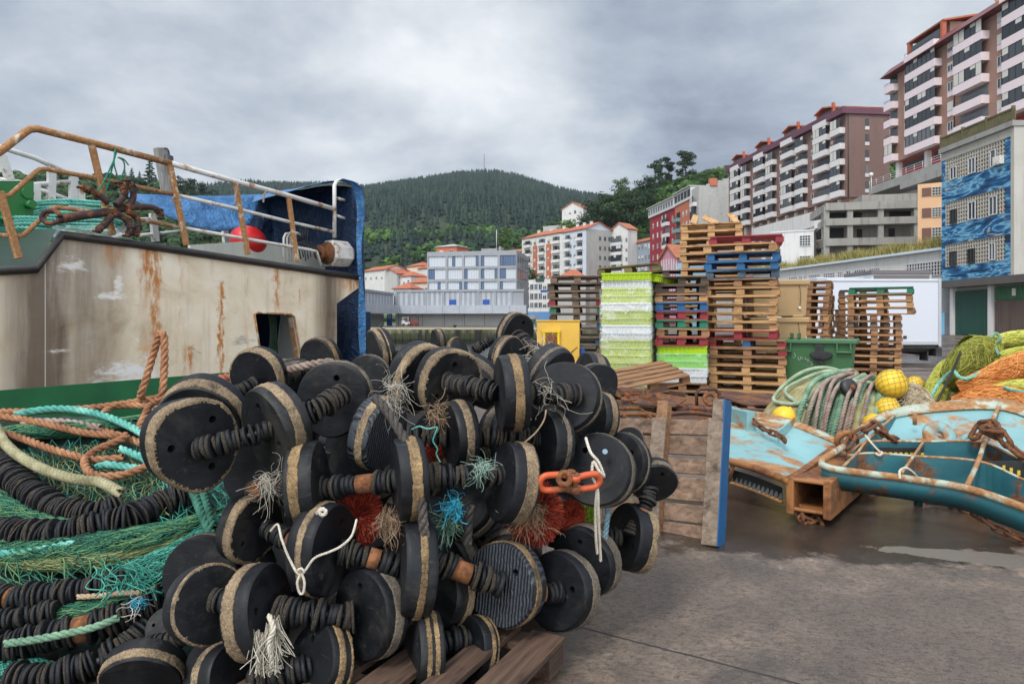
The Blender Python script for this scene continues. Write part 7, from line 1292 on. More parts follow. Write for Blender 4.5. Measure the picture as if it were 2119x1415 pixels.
def disc(px, py, a, ratio, th, Y, label, bands=((.30, .72),), bm=None, thick_=.105, seed=0, holes=2, wear=.03, rub=None, group=None, roll=None):
    c = P(px, py, Y); rad = a * Y / F; r = random.Random(seed * 7 + int(px)); n_, _, _ = disc_axes(c, ratio, th); rot = n_.to_track_quat('Z', 'Y').to_euler(); T = thick_ * rad / .16; N = 84
    ph = [r.uniform(0, 6.28) for _ in range(4)]; wf = lambda q: 1 + wear * (.5 * math.cos(2 * q + ph[0]) + .35 * math.cos(3 * q + ph[1]) + .2 * math.cos(5 * q + ph[2])) - max(0, wear * 1.6 * math.cos(q + ph[3]) - wear * 1.1)
    A = [2 * math.pi * i / N for i in range(N)]; W_ = [wf(q) for q in A]; o = thing('rubber_disc', label, 'rubber disc', c, 0, group or 'rubber discs in the heap'); o.rotation_euler = rot
    g = MB(); rf = rad * .955; out_ = [Vector((rf * w_ * math.cos(q), rf * w_ * math.sin(q), 0)) for q, w_ in zip(A, W_)]; h_ = []; hr = rad * .085; h0 = r.uniform(0, 6.28) if roll is None else R(roll)
    hc = [(rad * .60 * math.cos(h0 + k * 2 * math.pi / max(holes, 1) * (1.0 if holes != 2 else .62)), rad * .60 * math.sin(h0 + k * 2 * math.pi / max(holes, 1) * (1.0 if holes != 2 else .62))) for k in range(holes)]
    for hx, hy in hc: h_.append([Vector((hx + hr * math.cos(q), hy + hr * math.sin(q), 0)) for q in np.linspace(0, 2 * math.pi, 14, False)])
    loops = [out_] + h_; flat = [p for l in loops for p in l]; tri = [tuple(q) if (flat[q[1]] - flat[q[0]]).cross(flat[q[2]] - flat[q[0]]).z > 0 else (q[0], q[2], q[1]) for q in tessellate_polygon(loops)]; g.add(flat, tri)
    k0 = N
    for l in h_:                                       # recessed bolt holes
        m_ = len(l); g.add(l + [p - Vector((0, 0, T * .45)) for p in l], [(i, m_ + i, m_ + (i + 1) % m_, (i + 1) % m_) for i in range(m_)] + [tuple(range(m_, 2 * m_))], 0, False)
    prof = [(.955, 0), (.985, -.018), (1.0, -.05)]; ring = []
    zs = [(q, -T * z_ / .105 * 1) for q, z_ in ((.955, 0), (.982, .006), (.998, .014), (1.0, .03), (1.003, .052), (1.0, .078), (.997, .093), (.98, .101), (.955, .105))]
    g.grid([[Vector((rad * q * w_ * math.cos(an), rad * q * w_ * math.sin(an), z_)) for an, w_ in zip(A + A[:1], W_ + W_[:1])] for q, z_ in zs]); g.f[-(len(zs) - 1) * N:] = [f[::-1] for f in g.f[-(len(zs) - 1) * N:]]
    g.add([p - Vector((0, 0, T)) for p in out_], [tuple(range(N))[::-1]]); g.build('body', rub or RUB, o)
    for bi, (b0, b1) in enumerate(bands):              # frayed cord plies standing proud of the rim
        rows = []; M_ = max(5, int(9 * (b1 - b0) / .45)); r2 = np.random.default_rng(seed * 13 + int(px) + bi); NN = 168; ed = [.035 * mnoise.noise((math.cos(q) * 3, math.sin(q) * 3, seed + px)) + .008 * r2.normal() for q in np.linspace(0, 2 * math.pi, NN, False)]
        bump_ = r2.normal(0, .0006, (M_ + 2, NN)) + (r2.random((M_ + 2, NN)) > .93) * r2.uniform(.001, .0035, (M_ + 2, NN))
        for j in range(M_ + 2):
            q = min(max((j - 1) / (M_ - 1), 0), 1); row = []
            for i in range(NN):
                an = 2 * math.pi * i / NN; z_ = b0 + (b1 - b0) * q + ed[i] * (1 if q < .5 else -1) * (abs(q - .5) * 2); inn = j in (0, M_ + 1); base_ = 1.0 if z_ > .05 else .955 + .9 * max(z_, 0)
                row.append(Vector(((rad * base_ * wf(an) + (-.006 if inn else .0035 + bump_[j, i])) * math.cos(an), (rad * base_ * wf(an) + (-.006 if inn else .0035 + bump_[j, i])) * math.sin(an), -T * min(max(z_, -.01), 1.0))))
            rows.append(row + row[:1])
        bg = MB(); bg.grid(rows); bg.f = [f[::-1] for f in bg.f]; bg.build('worn_band', bm or BAND, o)
    return o
WMESH = []
WB = [MAT_ for MAT_ in (RUB, band_mat('washer fray', (.016, .015, .015), S(44, 39, 33), S(170, 150, 118)))]
for k in range(6):
    r = np.random.default_rng(k); g = MB(); n = 30; rows = []
    for q, z_ in ((.30, -.5), (.84, -.5), (.96, -.42), (1.0, -.2), (1.0, .2), (.96, .42), (.84, .5), (.30, .5)):
        row = [Vector((q * (1 + .035 * math.cos(2 * a + k) + .03 * math.cos(3 * a + k * 2) + (.02 * r.normal() if k % 2 and abs(z_) < .3 else 0)) * math.cos(a), q * (1 + .035 * math.cos(2 * a + k)) * math.sin(a), z_ + .08 * math.sin(a + k))) for a in np.linspace(0, 2 * math.pi, n, False)]; rows.append(row + row[:1])
    g.grid(rows); g.f = [f[::-1] for f in g.f]
    if k % 2: 
        for i in range(2 * n, 4 * n): g.mi[i] = 1
        if k == 5: g.mi[2 * n:5 * n] = [1] * (3 * n)
    me = g.mesh('washer'); [me.materials.append(q) for q in WB]; WMESH.append(me)
SLV = rusty('rusty sleeve steel', (.20, .095, .06), .5, 10, .7, .4); SLO = rusty('orange sleeve steel', (.30, .12, .045), .45, 8, .7, .4)
def spindle(label, pts, rpx, sleeves=(), seed=0, name='washer_row', tmin=.011, tmax=.021, group='rows of rubber washers', smt=None, big=()):
    r = random.Random(seed + int(pts[0][0])); p = smooth_path([P(*q) for q in pts], .004); L = len(p); Ym = sum(q[2] for q in pts) / len(pts); rad = rpx * Ym / F; o = thing(name, label, 'rubber washers', Vector(p[0]), 0, group); base = Vector(p[0]); s_ = 0; total = (L - 1) * .004
    g = MB(); g.tube([Vector(q) - base for q in p[::6]], rad * .3, 8); g.build('core', BLK, o); cnt = 0
    while s_ < total - .004 and cnt < 99:
        f_ = s_ / total; hit = [q for q in sleeves if q[0] <= f_ < q[1]]; i = min(int(s_ / .004), L - 2); d_ = Vector(p[min(i + 6, L - 1)] - p[max(i - 6, 0)]).normalized()
        if hit:
            e = min(int(hit[0][1] * total / .004), L - 1); g = MB(); g.cyl(Vector(p[i]) - base, Vector(p[e]) - base, rad * .80, 20); g.build('sleeve', smt or SLV, o); s_ = hit[0][1] * total + .002; continue
        tk = r.uniform(tmin, tmax); sc_ = rad * r.uniform(.78, 1.12); bg_ = [q for q in big if q[0] <= f_ < q[1]]
        if bg_: sc_ *= 1.3
        q = d_.to_track_quat('Z', 'Y').to_matrix().to_4x4() @ Matrix.Rotation(r.uniform(0, 6.28), 4, 'Z') @ Matrix.Rotation(r.uniform(-.22, .22), 4, 'X'); jit = Vector((r.uniform(-1, 1), r.uniform(-1, 1), r.uniform(-1, 1))) * rad * .06
        c = inst('washer', WMESH[r.choice((0, 1, 2, 3, 4, 1, 3, 0, 5, 2))], o, Vector(p[i]) - base + d_ * tk / 2 + jit, q.to_euler(), (sc_, sc_, tk * 1.05)); s_ += tk; cnt += 1
    return o
WIDE = ((.02, .50),); TWO = ((.25, .48), (.56, .80)); MIDB = ((.30, .66),)
DISCS = [
 (412, 920, 95, .87, -20, 2.50, 'largest black disc facing out at the net side, with a worn pale edge', ((.0, .42),), BAND, .06, 3),
 (416, 872, 85, .72, 242, 2.85, 'disc tucked behind the largest one, its broad band arching', ((.06, .55),), BAND, .03, 2),
 (546, 893, 91, .42, 201, 2.58, 'tilted disc in front of the washer row joined to the largest disc', ((.28, .72),), BAND, .03, 2),
 (685, 827, 78, .93, 200, 2.80, 'broad smooth disc facing the viewer just under the small top discs near the hull', ((.35, .8),), GREYB, .02, 2),
 (525, 785, 60, .75, 210, 3.15, 'disc with a sandy band lying against the green stripe of the hull', ((.02, .55),), BAND, .03, 0),
 (655, 745, 45, .75, 200, 3.6, 'small banded disc just below the hatch in the hull', ((.15, .55),), GOLD, .03, 0),
 (756, 785, 50, .92, 180, 3.3, 'plain dark grey disc half hidden behind the broad smooth one', ((.4, .7),), GREYB, .02, 0),
 (774, 731, 48, .28, 193, 3.7, 'leaning disc with two pale stripes right beside the hanging tarpaulin', ((.10, .45), (.58, .66)), BAND, .02, 0),
 (899, 708, 26, .3, 188, 4.4, 'small upright disc standing out against the harbour water', ((.25, .75),), BAND, .02, 0),
 (952, 724, 28, .6, 20, 4.4, 'little disc with an orange tan flank against the harbour water', ((.1, .75),), GOLD, .05, 0),
 (938, 797, 73, .80, -30, 2.95, 'disc with a torn fraying pale edge feeding the long upper washer row', ((-.0, .45),), BAND, .06, 3),
 (882, 788, 72, .70, -30, 3.1, 'disc directly behind the torn edged one, showing a pale crescent', ((.0, .40),), BAND, .03, 2),
 (1074, 690, 41, .75, -20, 3.9, 'topmost disc of the heap, with its narrow pale band against the port building', ((.25, .7),), BAND, .05, 1),
 (1033, 814, 80, .16, 183, 2.72, 'edge-on disc in the middle of the long upper washer row', ((.38, .78),), GOLD, .02, 0),
 (1165, 818, 74, .95, 150, 2.9, 'large clean round disc at the end of the long upper washer row', ((.4, .7),), GREYB, .01, 1),
 (1060, 743, 46, .6, -10, 3.5, 'banded disc just under the topmost one', ((.05, .42), (.5, .56)), BAND, .02, 0),
 (1150, 782, 62, .5, -35, 3.2, 'dark domed disc right behind the large clean round one', ((.3, .5),), GREYB, .02, 0),
 (1241, 800, 48, .8, -10, 3.4, 'plain black disc in front of the crates at the pallet side of the heap', ((.4, .6),), GREYB, .06, 0),
 (1222, 862, 54, .6, 172, 3.2, 'disc showing only a frayed rim under the plain black one by the crates', ((.4, .85),), BAND, .03, 0),
 (929, 899, 69, .3, 185, 2.8, 'upright disc with a speckled central band beside the thin green cord', ((.34, .74),), BAND, .02, 0),
 (1120, 913, 66, .5, 180, 2.85, 'dull disc below the large clean round one, a washer row running into it', ((.5, .8),), GREYB, .03, 0),
 (1035, 996, 83, .38, 173, 2.62, 'thick disc with a wide speckled rim next to the orange shackle', ((.40, .95),), BAND, .02, 0),
 (1231, 970, 76, .92, 160, 2.85, 'round disc with a pale blue bolt head above the orange shackle', ((.2, .6),), GREYB, .01, 2),
 (1278, 957, 62, .85, 170, 3.1, 'disc peeping out behind the one with the pale blue bolt', ((.4, .6),), GREYB, .01, 2),
 (1298, 915, 33, .9, 150, 3.4, 'small disc next to the top edge of the upright pallet planks', ((.4, .7),), GREYB, .02, 0),
 (1355, 1002, 48, .75, -70, 3.1, 'disc overlapping the upright pallet, with washers hanging from its face', ((.1, .6),), GREYB, .02, 1),
 (1290, 1107, 68, .52, 175, 3.0, 'outermost disc toward the trawl doors, just above bare concrete', ((.55, .98),), BAND, .02, 1),
 (1201, 1165, 72, .80, 205, 2.85, 'disc behind the hanging white cords at the pallet side of the heap', ((.35, .9),), GREYB, .02, 1),
 (1146, 1224, 80, .78, 190, 2.72, 'smooth disc at the end of the lowest orange sleeve, above the wooden pallet corner', ((.40, .95),), GREYB, .02, 1),
 (1031, 1210, 86, .80, 195, 2.60, 'disc with a wavy ridged blue grey face', ((.20, .62),), GOLD, .02, 2),
 (826, 1172, 97, .16, 178, 2.45, 'tall edge-on disc with a bright bead of gold bristles, beside the thick grey rope', ((.42, .68),), GOLD, .03, 0),
 (694, 1137, 92, .50, -12, 2.45, 'scuffed brownish faced disc hung with knotted white twine', ((.35, .60),), BAND, .03, 2),
 (745, 1270, 90, .60, 188, 2.40, 'disc with a wide brown grey rim at the end of the thick lower washer row', ((.30, .80),), GREYB, .02, 1),
 (562, 1260, 93, .50, 0, 2.36, 'disc with a fine speckled pale rim at the start of the thick lower washer row', ((.45, .90),), BAND, .02, 1),
 (440, 1250, 80, .88, -10, 2.42, 'smooth dark disc with a thin pale outline beside the green netting', ((.02, .16),), BAND, .01, 1),
 (413, 1200, 88, .82, 200, 2.62, 'big shadowed disc behind the smooth one beside the green netting', ((.4, .6),), GREYB, .01, 1),
 (534, 1094, 70, .70, -20, 2.62, 'disc with a ragged brown edge below the tuft of pale fibres', ((.0, .45),), BAND, .05, 1),
 (665, 1000, 86, .25, 3, 2.55, 'upright disc between two washer rows, its gold band facing the viewer', ((.42, .82),), GOLD, .03, 1),
 (818, 993, 86, .13, 184, 2.50, 'narrow edge-on disc crossed by the thick grey rope', ((.36, .80),), GOLD, .02, 0),
 (802, 901, 75, .50, -21, 2.75, 'ridged disc leaning under the grey rope, its pale band on the near side', ((.2, .6),), BAND, .02, 0),
 (535, 985, 78, .90, 200, 2.75, 'dark shaded disc behind the pale tuft of fibres', ((.4, .6),), GREYB, .01, 1),
 (640, 1373, 80, .60, 172, 2.30, 'disc near the picture bottom with a broad ochre band beside the white tassel', ((.25, .58), (.85, .95)), GOLD, .03, 1),
 (489, 1406, 75, .70, 0, 2.30, 'low disc at the very bottom with a tan patch and grey flank', ((.55, .98),), BAND, .02, 0),
 (441, 1390, 70, .85, 190, 2.45, 'deep black disc at the very bottom between the tan patched disc and the rope rolls', ((.4, .6),), GREYB, .01, 2),
 (293, 1415, 80, .55, 250, 2.42, 'bottom disc nearest the black rope rolls, a dirty pale arc along its top', ((.1, .5),), BAND, .03, 0),
 (341, 1298, 42, .90, 160, 2.62, 'small dark disc lying against the black washer rolls', ((.4, .7),), GREYB, .02, 2),
 (852, 1349, 78, .25, 180, 2.42, 'bottom disc with two parallel golden stripes above the wooden pallet', TWO, GOLD, .03, 1),
 (968, 1340, 60, .60, 180, 2.55, 'ragged gold edged disc resting on the wooden pallet boards', ((.45, .78), (.88, .96)), GOLD, .03, 0),
 (903, 1226, 72, .60, 182, 2.66, 'shaded disc behind the thick grey rope, its frayed edge toward the pallet', ((.5, .98),), BAND, .02, 0),
 (796, 1365, 80, .75, 180, 2.62, 'dark disc in deep shade between the ochre banded and the double striped discs', ((.4, .6),), GREYB, .01, 1),
]
for i, (px, py, a, ra, th_, Y, lb, bd, bmt, wr, hl) in enumerate(DISCS):
    bd = tuple((b0, b1) if b0 <= .02 else (b0 + (b1 - b0) * rng.uniform(.02, .14), b1 - (b1 - b0) * rng.uniform(.02, .16)) for b0, b1 in bd)
    disc(px, py, a, ra, th_, Y, lb, bd, bmt, seed=i, wear=wr + .018, holes=hl, rub=RIDGE if 'wavy ridged' in lb or 'ridged disc' in lb else None, roll={0: 60, 3: 75, 14: -115, 28: 20, 29: 40, 34: -60, 32: 100}.get(i))
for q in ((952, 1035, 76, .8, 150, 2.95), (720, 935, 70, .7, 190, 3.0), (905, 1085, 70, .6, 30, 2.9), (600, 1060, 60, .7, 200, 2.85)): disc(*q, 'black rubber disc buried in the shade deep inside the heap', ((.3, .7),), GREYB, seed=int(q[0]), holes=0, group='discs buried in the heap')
for k in range(42):                                    # the inside of the heap
    r = random.Random(900 + k); py = 800 + (k % 6) * 92 + r.uniform(-20, 20); x0, x1 = (600, 1210) if py < 900 else ((480, 1240) if py < 1150 else (430, 1130)); px = x0 + (x1 - x0) * ((k // 6) + r.random()) / 7
    if py > 1300: px = min(px, 930)
    Y = float(np.interp(py, [780, 900, 1000, 1200, 1420], [3.5, 3.1, 3.0, 2.9, 2.75])) + r.uniform(0, .35)
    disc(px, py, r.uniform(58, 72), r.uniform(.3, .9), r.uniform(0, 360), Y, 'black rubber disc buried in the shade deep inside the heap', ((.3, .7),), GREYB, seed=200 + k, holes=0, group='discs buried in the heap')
for lb, pts, rp, sl, sd, smt in [
 ('stubby washer row between the largest disc and the tilted one', [(402, 932, 2.47), (480, 912, 2.5), (562, 888, 2.55)], 23, (), 1, None),
 ('washer row rising from the tilted disc to the broad smooth one', [(612, 868, 2.60), (660, 845, 2.62), (708, 815, 2.72)], 25, (), 2, None),
 ('short washer row poking out of the sandy banded disc by the hull', [(487, 812, 3.08), (532, 792, 3.14)], 15, (), 3, None),
 ('short washer row beneath the small banded disc at the hatch', [(590, 780, 3.4), (632, 762, 3.5)], 17, (), 4, None),
 ('washer row between the two discs that stand against the water', [(820, 742, 3.85), (860, 736, 4.1), (895, 726, 4.4)], 15, (), 5, None),
 ('first half of the long upper washer row, from the torn edged disc', [(930, 793, 2.9), (975, 800, 2.8), (1030, 814, 2.74)], 22, (), 6, None),
 ('second half of the long upper washer row, ending on the large clean disc', [(1072, 815, 2.74), (1130, 816, 2.78), (1190, 817, 2.86)], 23, (), 7, None),
 ('washer row dropping from the topmost disc toward the yellow box', [(1070, 698, 3.8), (1096, 718, 3.7), (1120, 738, 3.6)], 18, (), 8, None),
 ('thin washer row climbing to the topmost disc from the water side', [(978, 728, 4.0), (1000, 714, 4.0), (1022, 700, 4.0)], 12, (), 9, None),
 ('washer row tied with thin green cord beside the speckled disc', [(850, 903, 2.82), (930, 903, 2.82)], 22, (), 10, None),
 ('washer row from the speckled disc to the dull disc', [(972, 903, 2.84), (1060, 905, 2.86), (1118, 908, 2.9)], 23, (), 11, None),
 ('washer row with a plum brown steel sleeve crossing the heart of the heap', [(664, 1012, 2.56), (740, 1002, 2.54), (830, 992, 2.52)], 24, ((.42, .68),), 12, None),
 ('washer row full of pale fibres running into the thick speckled disc', [(872, 988, 2.54), (960, 984, 2.57), (1040, 984, 2.62)], 24, (), 13, None),
 ('short dark washer row with a brown sleeve under the pale tuft', [(515, 1012, 2.64), (560, 1012, 2.6), (605, 1008, 2.57)], 22, ((.05, .4),), 14, None),
 ('washers and sleeve between the ragged disc and the twine hung disc', [(545, 1092, 2.6), (590, 1112, 2.55), (640, 1130, 2.5)], 23, ((.55, .95),), 15, SLV),
 ('lower washer row with an orange sleeve left of the thick grey rope', [(700, 1142, 2.44), (760, 1152, 2.45), (826, 1170, 2.46)], 26, ((.42, .68),), 16, SLO),
 ('lower washer row with an orange sleeve right of the thick grey rope', [(888, 1155, 2.52), (950, 1180, 2.53), (1036, 1208, 2.56)], 26, ((.30, .58),), 17, SLO),
 ('orange sleeve and washers joining the ridged disc to the smooth disc', [(1098, 1224, 2.66), (1130, 1226, 2.67), (1158, 1224, 2.70)], 22, ((.0, .5),), 18, SLO),
 ('washers joining the thin outlined disc to the finely speckled one', [(440, 1240, 2.41), (500, 1250, 2.39)], 23, (), 19, None),
 ('thick lower washer row with the white tassel tied to it', [(568, 1262, 2.35), (650, 1270, 2.35), (738, 1276, 2.38)], 29, (), 20, None),
 ('washers with an orange sleeve hanging in front of the upright pallet', [(1345, 1010, 3.05), (1335, 1052, 3.0), (1308, 1110, 2.95)], 18, ((.45, .72),), 21, SLO),
 ('bottom washer row beside the white tassel', [(520, 1402, 2.3), (580, 1395, 2.28), (640, 1380, 2.3)], 27, (), 22, None),
 ('washer row coming from the small dark disc by the rope rolls', [(300, 1345, 2.5), (345, 1330, 2.5), (382, 1312, 2.5)], 25, (), 23, None),
 ('few washers behind the outermost disc toward the trawl doors', [(1240, 1112, 2.98), (1285, 1112, 2.98)], 20, (), 24, None),
 ('shaded washer row between the double striped disc and the ragged gold one', [(888, 1335, 2.5), (930, 1325, 2.52), (965, 1318, 2.55)], 24, (), 25, None)]:
    spindle(lb, pts, rp, sl, sd, smt=smt)
# pale bolt, wooden pallet under the heap
cor = G(1162, 1312, .144); e = Vector((-.459, -.888, 0)); pq = Vector((-.888, .459, 0)); DKW = wood_mat('wet brown pallet wood', S(42, 30, 24), S(100, 76, 60)); PM['k'] = DKW; PNAME['k'] = 'dark brown'
cc = cor + e * .6 + pq * .4; pallet('dark brown wooden pallet under the rubber disc heap', (cc.x, cc.y, 0), math.atan2(e.y, e.x), 'k', 1.2, .8, seed=3)
cc = cor - e * .45 + pq * 1.0 ; pallet('dark brown pallet buried at the back of the rubber disc heap', (cc.x - .2, cc.y + .35, 0), math.atan2(e.y, e.x) + .2, 'k', 1.2, .8, seed=2)
g = MB(); q = P(1252, 934, 2.80); g.cyl(q, q + (VIEWO - q).normalized() * .014, .011, 10); tag(g.build('bolt_head', plain('pale blue paint', S(130, 158, 176), .5)), 'small pale blue bolt head set in a round disc', 'bolt')
# ---- cords, tufts, brushes, shackles on the heap
def tuft(label, px, py, Y, n, ln, r, mt, droop=.5, spread=1.0, seed=0, name='frayed_tuft', dirv=(0, -.3, 0), curl=1.0):
    rr = np.random.default_rng(seed); c = np.array(tuple(P(px, py, Y))); ps = []; nl = 9
    lock = rr.normal(size=(nl, 3)) * spread + np.array(dirv); lock /= np.linalg.norm(lock, axis=1, keepdims=True); lr = rr.normal(size=(nl, 3)) * ln * .16 * np.array([1, .5, 1]); m_ = 16
    for k in range(n):
        q = k % nl; d_ = lock[q] + rr.normal(size=3) * .28 * curl; L = ln * rr.uniform(.25, 1.0) ** 1.2 * 1.15; stp = L / m_; p = [c + lr[q] + rr.normal(size=3) * ln * .05]; v_ = d_ / np.linalg.norm(d_); cu = rr.normal(size=3) * .16 * curl
        for i in range(m_):
            cu = cu * .86 + rr.normal(size=3) * .13 * curl; v_ = v_ + cu + np.array([0, 0, -droop * .10]); v_ /= np.linalg.norm(v_); p.append(p[-1] + v_ * stp)
        ps.append(np.array(p))
    v, f = tube_np(ps, r, 3); return tag(np_obj(name, v, f, mt), label, 'fibres')
BRD = net_mat('orange red bristle', S(84, 22, 12), S(150, 44, 24), S(190, 80, 50)); CYN = net_mat('cyan fibre', S(16, 110, 140), S(40, 160, 190), S(110, 200, 214)); WHN = net_mat('whitish fibre', S(140, 132, 116), S(190, 182, 164), S(216, 210, 198)); MIN = net_mat('mint fibre', S(120, 160, 140), S(160, 196, 176), S(200, 222, 208)); TNF = net_mat('tan fibre', S(90, 70, 52), S(140, 114, 88), S(176, 150, 122)); LMG = net_mat('lime bristle', S(84, 120, 20), S(140, 176, 40), S(176, 204, 80)); DGN = net_mat('dusty green fibre', S(40, 84, 70), S(80, 120, 100), S(140, 160, 136))
tuft('pale fibres fraying in a tuft beside the tilted disc', 553, 985, 2.46, 80, .14, .0006, WHN, 1.7, .7, 1, dirv=(.3, -.3, -.6)); tuft('white thread tangle draped between the broad smooth disc and the torn edged one', 822, 812, 2.72, 110, .14, .0006, WHN, 1.5, .9, 2, dirv=(.2, -.2, -.5)); tuft('mint coloured thread tuft by the thick speckled disc', 1003, 968, 2.52, 60, .10, .0006, MIN, .8, .9, 3, dirv=(.2, -.2, -.4)); tuft('beige fluffy rope end hanging beside the orange red brush', 797, 1062, 2.44, 150, .12, .0009, TNF, 1.8, .5, 4, dirv=(0, -.1, -1)); tuft('cyan blue plastic fibre bunch in the middle of the heap', 945, 1040, 2.56, 150, .085, .0022, CYN, 1.3, .7, 5, dirv=(0, -.2, -.7))
tuft('dusty green fibres hanging just below the cyan bunch', 925, 1085, 2.57, 110, .13, .0018, DGN, 1.0, .8, 6); tuft('tan string fuzz over the orange red brush right of the thick speckled disc', 1112, 1050, 2.62, 150, .15, .0007, TNF, 1.8, .7, 7, dirv=(0, -.1, -.8)); tuft('white threads snagged on the washers below the topmost disc', 1128, 735, 3.5, 120, .15, .0011, WHN, .6, 1, 8); tuft('few loose threads on the washers at the large clean disc', 1142, 812, 2.72, 22, .16, .0009, WHN, 1.2, .8, 9); tuft('frayed pale fibres under the torn edged disc', 905, 850, 2.78, 120, .10, .0013, TNF, 1.0, .7, 10)
for px, py, Y, rp, lb, mt_, sq in ((742, 1068, 2.62, 56, 'orange red bristle brush showing below the plum brown sleeve', BRD, 1.2), (1105, 1060, 2.78, 62, 'orange red bristle brush right of the thick speckled disc', BRD, 1.2), (1183, 1068, 2.98, 30, 'small orange bristle brush next to the lime green bristles', BRD, 1.3), (1216, 1072, 3.02, 24, 'lime green bristles between the orange brush and the white cords', LMG, 1.4), (900, 935, 2.95, 26, 'red bristles peeping out under the green tied washer row', BRD, .8), (632, 1195, 2.6, 30, 'dark red bristles under the knotted white twine', BRD, .9)):
    r0 = rp * Y / F; rr = np.random.default_rng(int(px)); n = 1500; d_ = rr.normal(size=(n, 3)); d_ /= np.linalg.norm(d_, axis=1, keepdims=True); d_[:, 1] = -np.abs(d_[:, 1]); c = np.array(tuple(P(px, py, Y))); rad = r0 * rr.uniform(.82, 1.04, n)[:, None]; tip = c + d_ * rad * np.array([1, .5, sq]); root_ = c + d_ * rad * .4 * np.array([1, .5, sq]); mid = (tip + root_) / 2 + rr.normal(size=(n, 3)) * .004
    v, f = tube_np([np.stack([a, b_, e_]) for a, b_, e_ in zip(root_, mid, tip)], .0016, 3); tag(np_obj('bristle_brush', v, f, mt_), lb, 'brush')
def cord(label, pts, r, mt, name='cord', pitch=None): return rope(label, [P(*q) for q in pts], r, mt, name, pitch=pitch, n=5)
cord('thick dark grey rope running down over the front of the heap', [(775, 822, 2.60), (800, 850, 2.56), (835, 905, 2.5), (862, 965, 2.42), (872, 1030, 2.4), (878, 1100, 2.39), (888, 1160, 2.4), (893, 1225, 2.42), (870, 1300, 2.5)], .019, rope_mat('dark grey rope', S(40, 37, 35), S(70, 64, 60), S(112, 102, 94)), 'rope')
cord('grey rope lying along the top of the broad smooth disc', [(640, 755, 3.3), (600, 765, 3.2), (655, 752, 3.1), (690, 748, 3.1)], .02, GBR, 'rope')
cord('knotted white twine looped between the ragged disc and the brownish disc', [(560, 1098, 2.42), (575, 1085, 2.38), (583, 1115, 2.32), (600, 1158, 2.28), (622, 1188, 2.26), (650, 1155, 2.26), (680, 1142, 2.26), (705, 1130, 2.26), (728, 1108, 2.28), (738, 1075, 2.36)], .0045, WHR); cord('white twine loop dangling from the knot on the twine', [(622, 1186, 2.26), (615, 1205, 2.25), (620, 1226, 2.25), (627, 1226, 2.25), (630, 1205, 2.25), (624, 1186, 2.26), (616, 1180, 2.25), (624, 1176, 2.25), (630, 1184, 2.25)], .0045, WHR); cord('small white knot at the top of the brownish disc', [(655, 1062, 2.36), (665, 1052, 2.35), (675, 1058, 2.34), (668, 1066, 2.34), (660, 1058, 2.34), (672, 1052, 2.35)], .007, WHR)
cord('white cord knotted through the orange shackle and hanging over the round disc', [(1212, 905, 2.70), (1222, 935, 2.66), (1238, 955, 2.62), (1250, 985, 2.6), (1240, 975, 2.58), (1228, 955, 2.6), (1226, 985, 2.58), (1236, 1010, 2.58), (1238, 1060, 2.6), (1240, 1110, 2.64), (1243, 1160, 2.68)], .0065, WHR); cord('second strand of white cord hanging down below the orange shackle', [(1236, 1000, 2.57), (1232, 1050, 2.6), (1233, 1110, 2.63), (1236, 1145, 2.66)], .006, WHR); cord('blue grey frayed rope end behind the hanging white cords', [(1258, 1040, 2.85), (1256, 1080, 2.84), (1252, 1115, 2.84)], .012, rope_mat('blue grey rope', S(60, 84, 96), S(98, 128, 142), S(146, 168, 178)), 'rope')
cord('thin green cord tied round the washers beside the speckled disc', [(852, 888, 2.72), (868, 882, 2.70), (885, 887, 2.69), (904, 884, 2.70), (901, 896, 2.69), (896, 912, 2.69), (905, 928, 2.69), (903, 940, 2.70), (911, 956, 2.70)], .0035, TEALR); cord('thin tan string stretched down from the large clean disc', [(1130, 848, 2.72), (1125, 870, 2.7), (1108, 895, 2.68), (1085, 915, 2.68)], .0035, BEI); cord('thick dark fuzzy rope end hanging below the mint threads', [(975, 1045, 2.56), (970, 1080, 2.56), (968, 1125, 2.56)], .018, BLR, 'rope'); cord('black rope slung along the bottom discs by the ragged gold one', [(820, 1310, 2.42), (855, 1280, 2.45), (900, 1270, 2.5)], .016, BLR, 'rope')
tuft('white woolly tassel hanging over the lower washer row', 560, 1300, 2.26, 220, .125, .0014, WHN, .5, .05, 31, 'tassel', (.02, -.05, -1.4), .28); tuft('woolly end of the white tassel at the picture bottom', 562, 1375, 2.25, 300, .032, .0012, WHN, .8, .5, 32, 'tassel', (0, -.1, -.5), .8); cord('twisted stem of the white tassel', [(556, 1272, 2.27), (566, 1300, 2.24), (556, 1330, 2.24), (562, 1360, 2.24), (560, 1385, 2.25)], .010, WHR)
ORP = rusty('orange shackle paint', S(206, 92, 48), .42, 9, .45, .3)
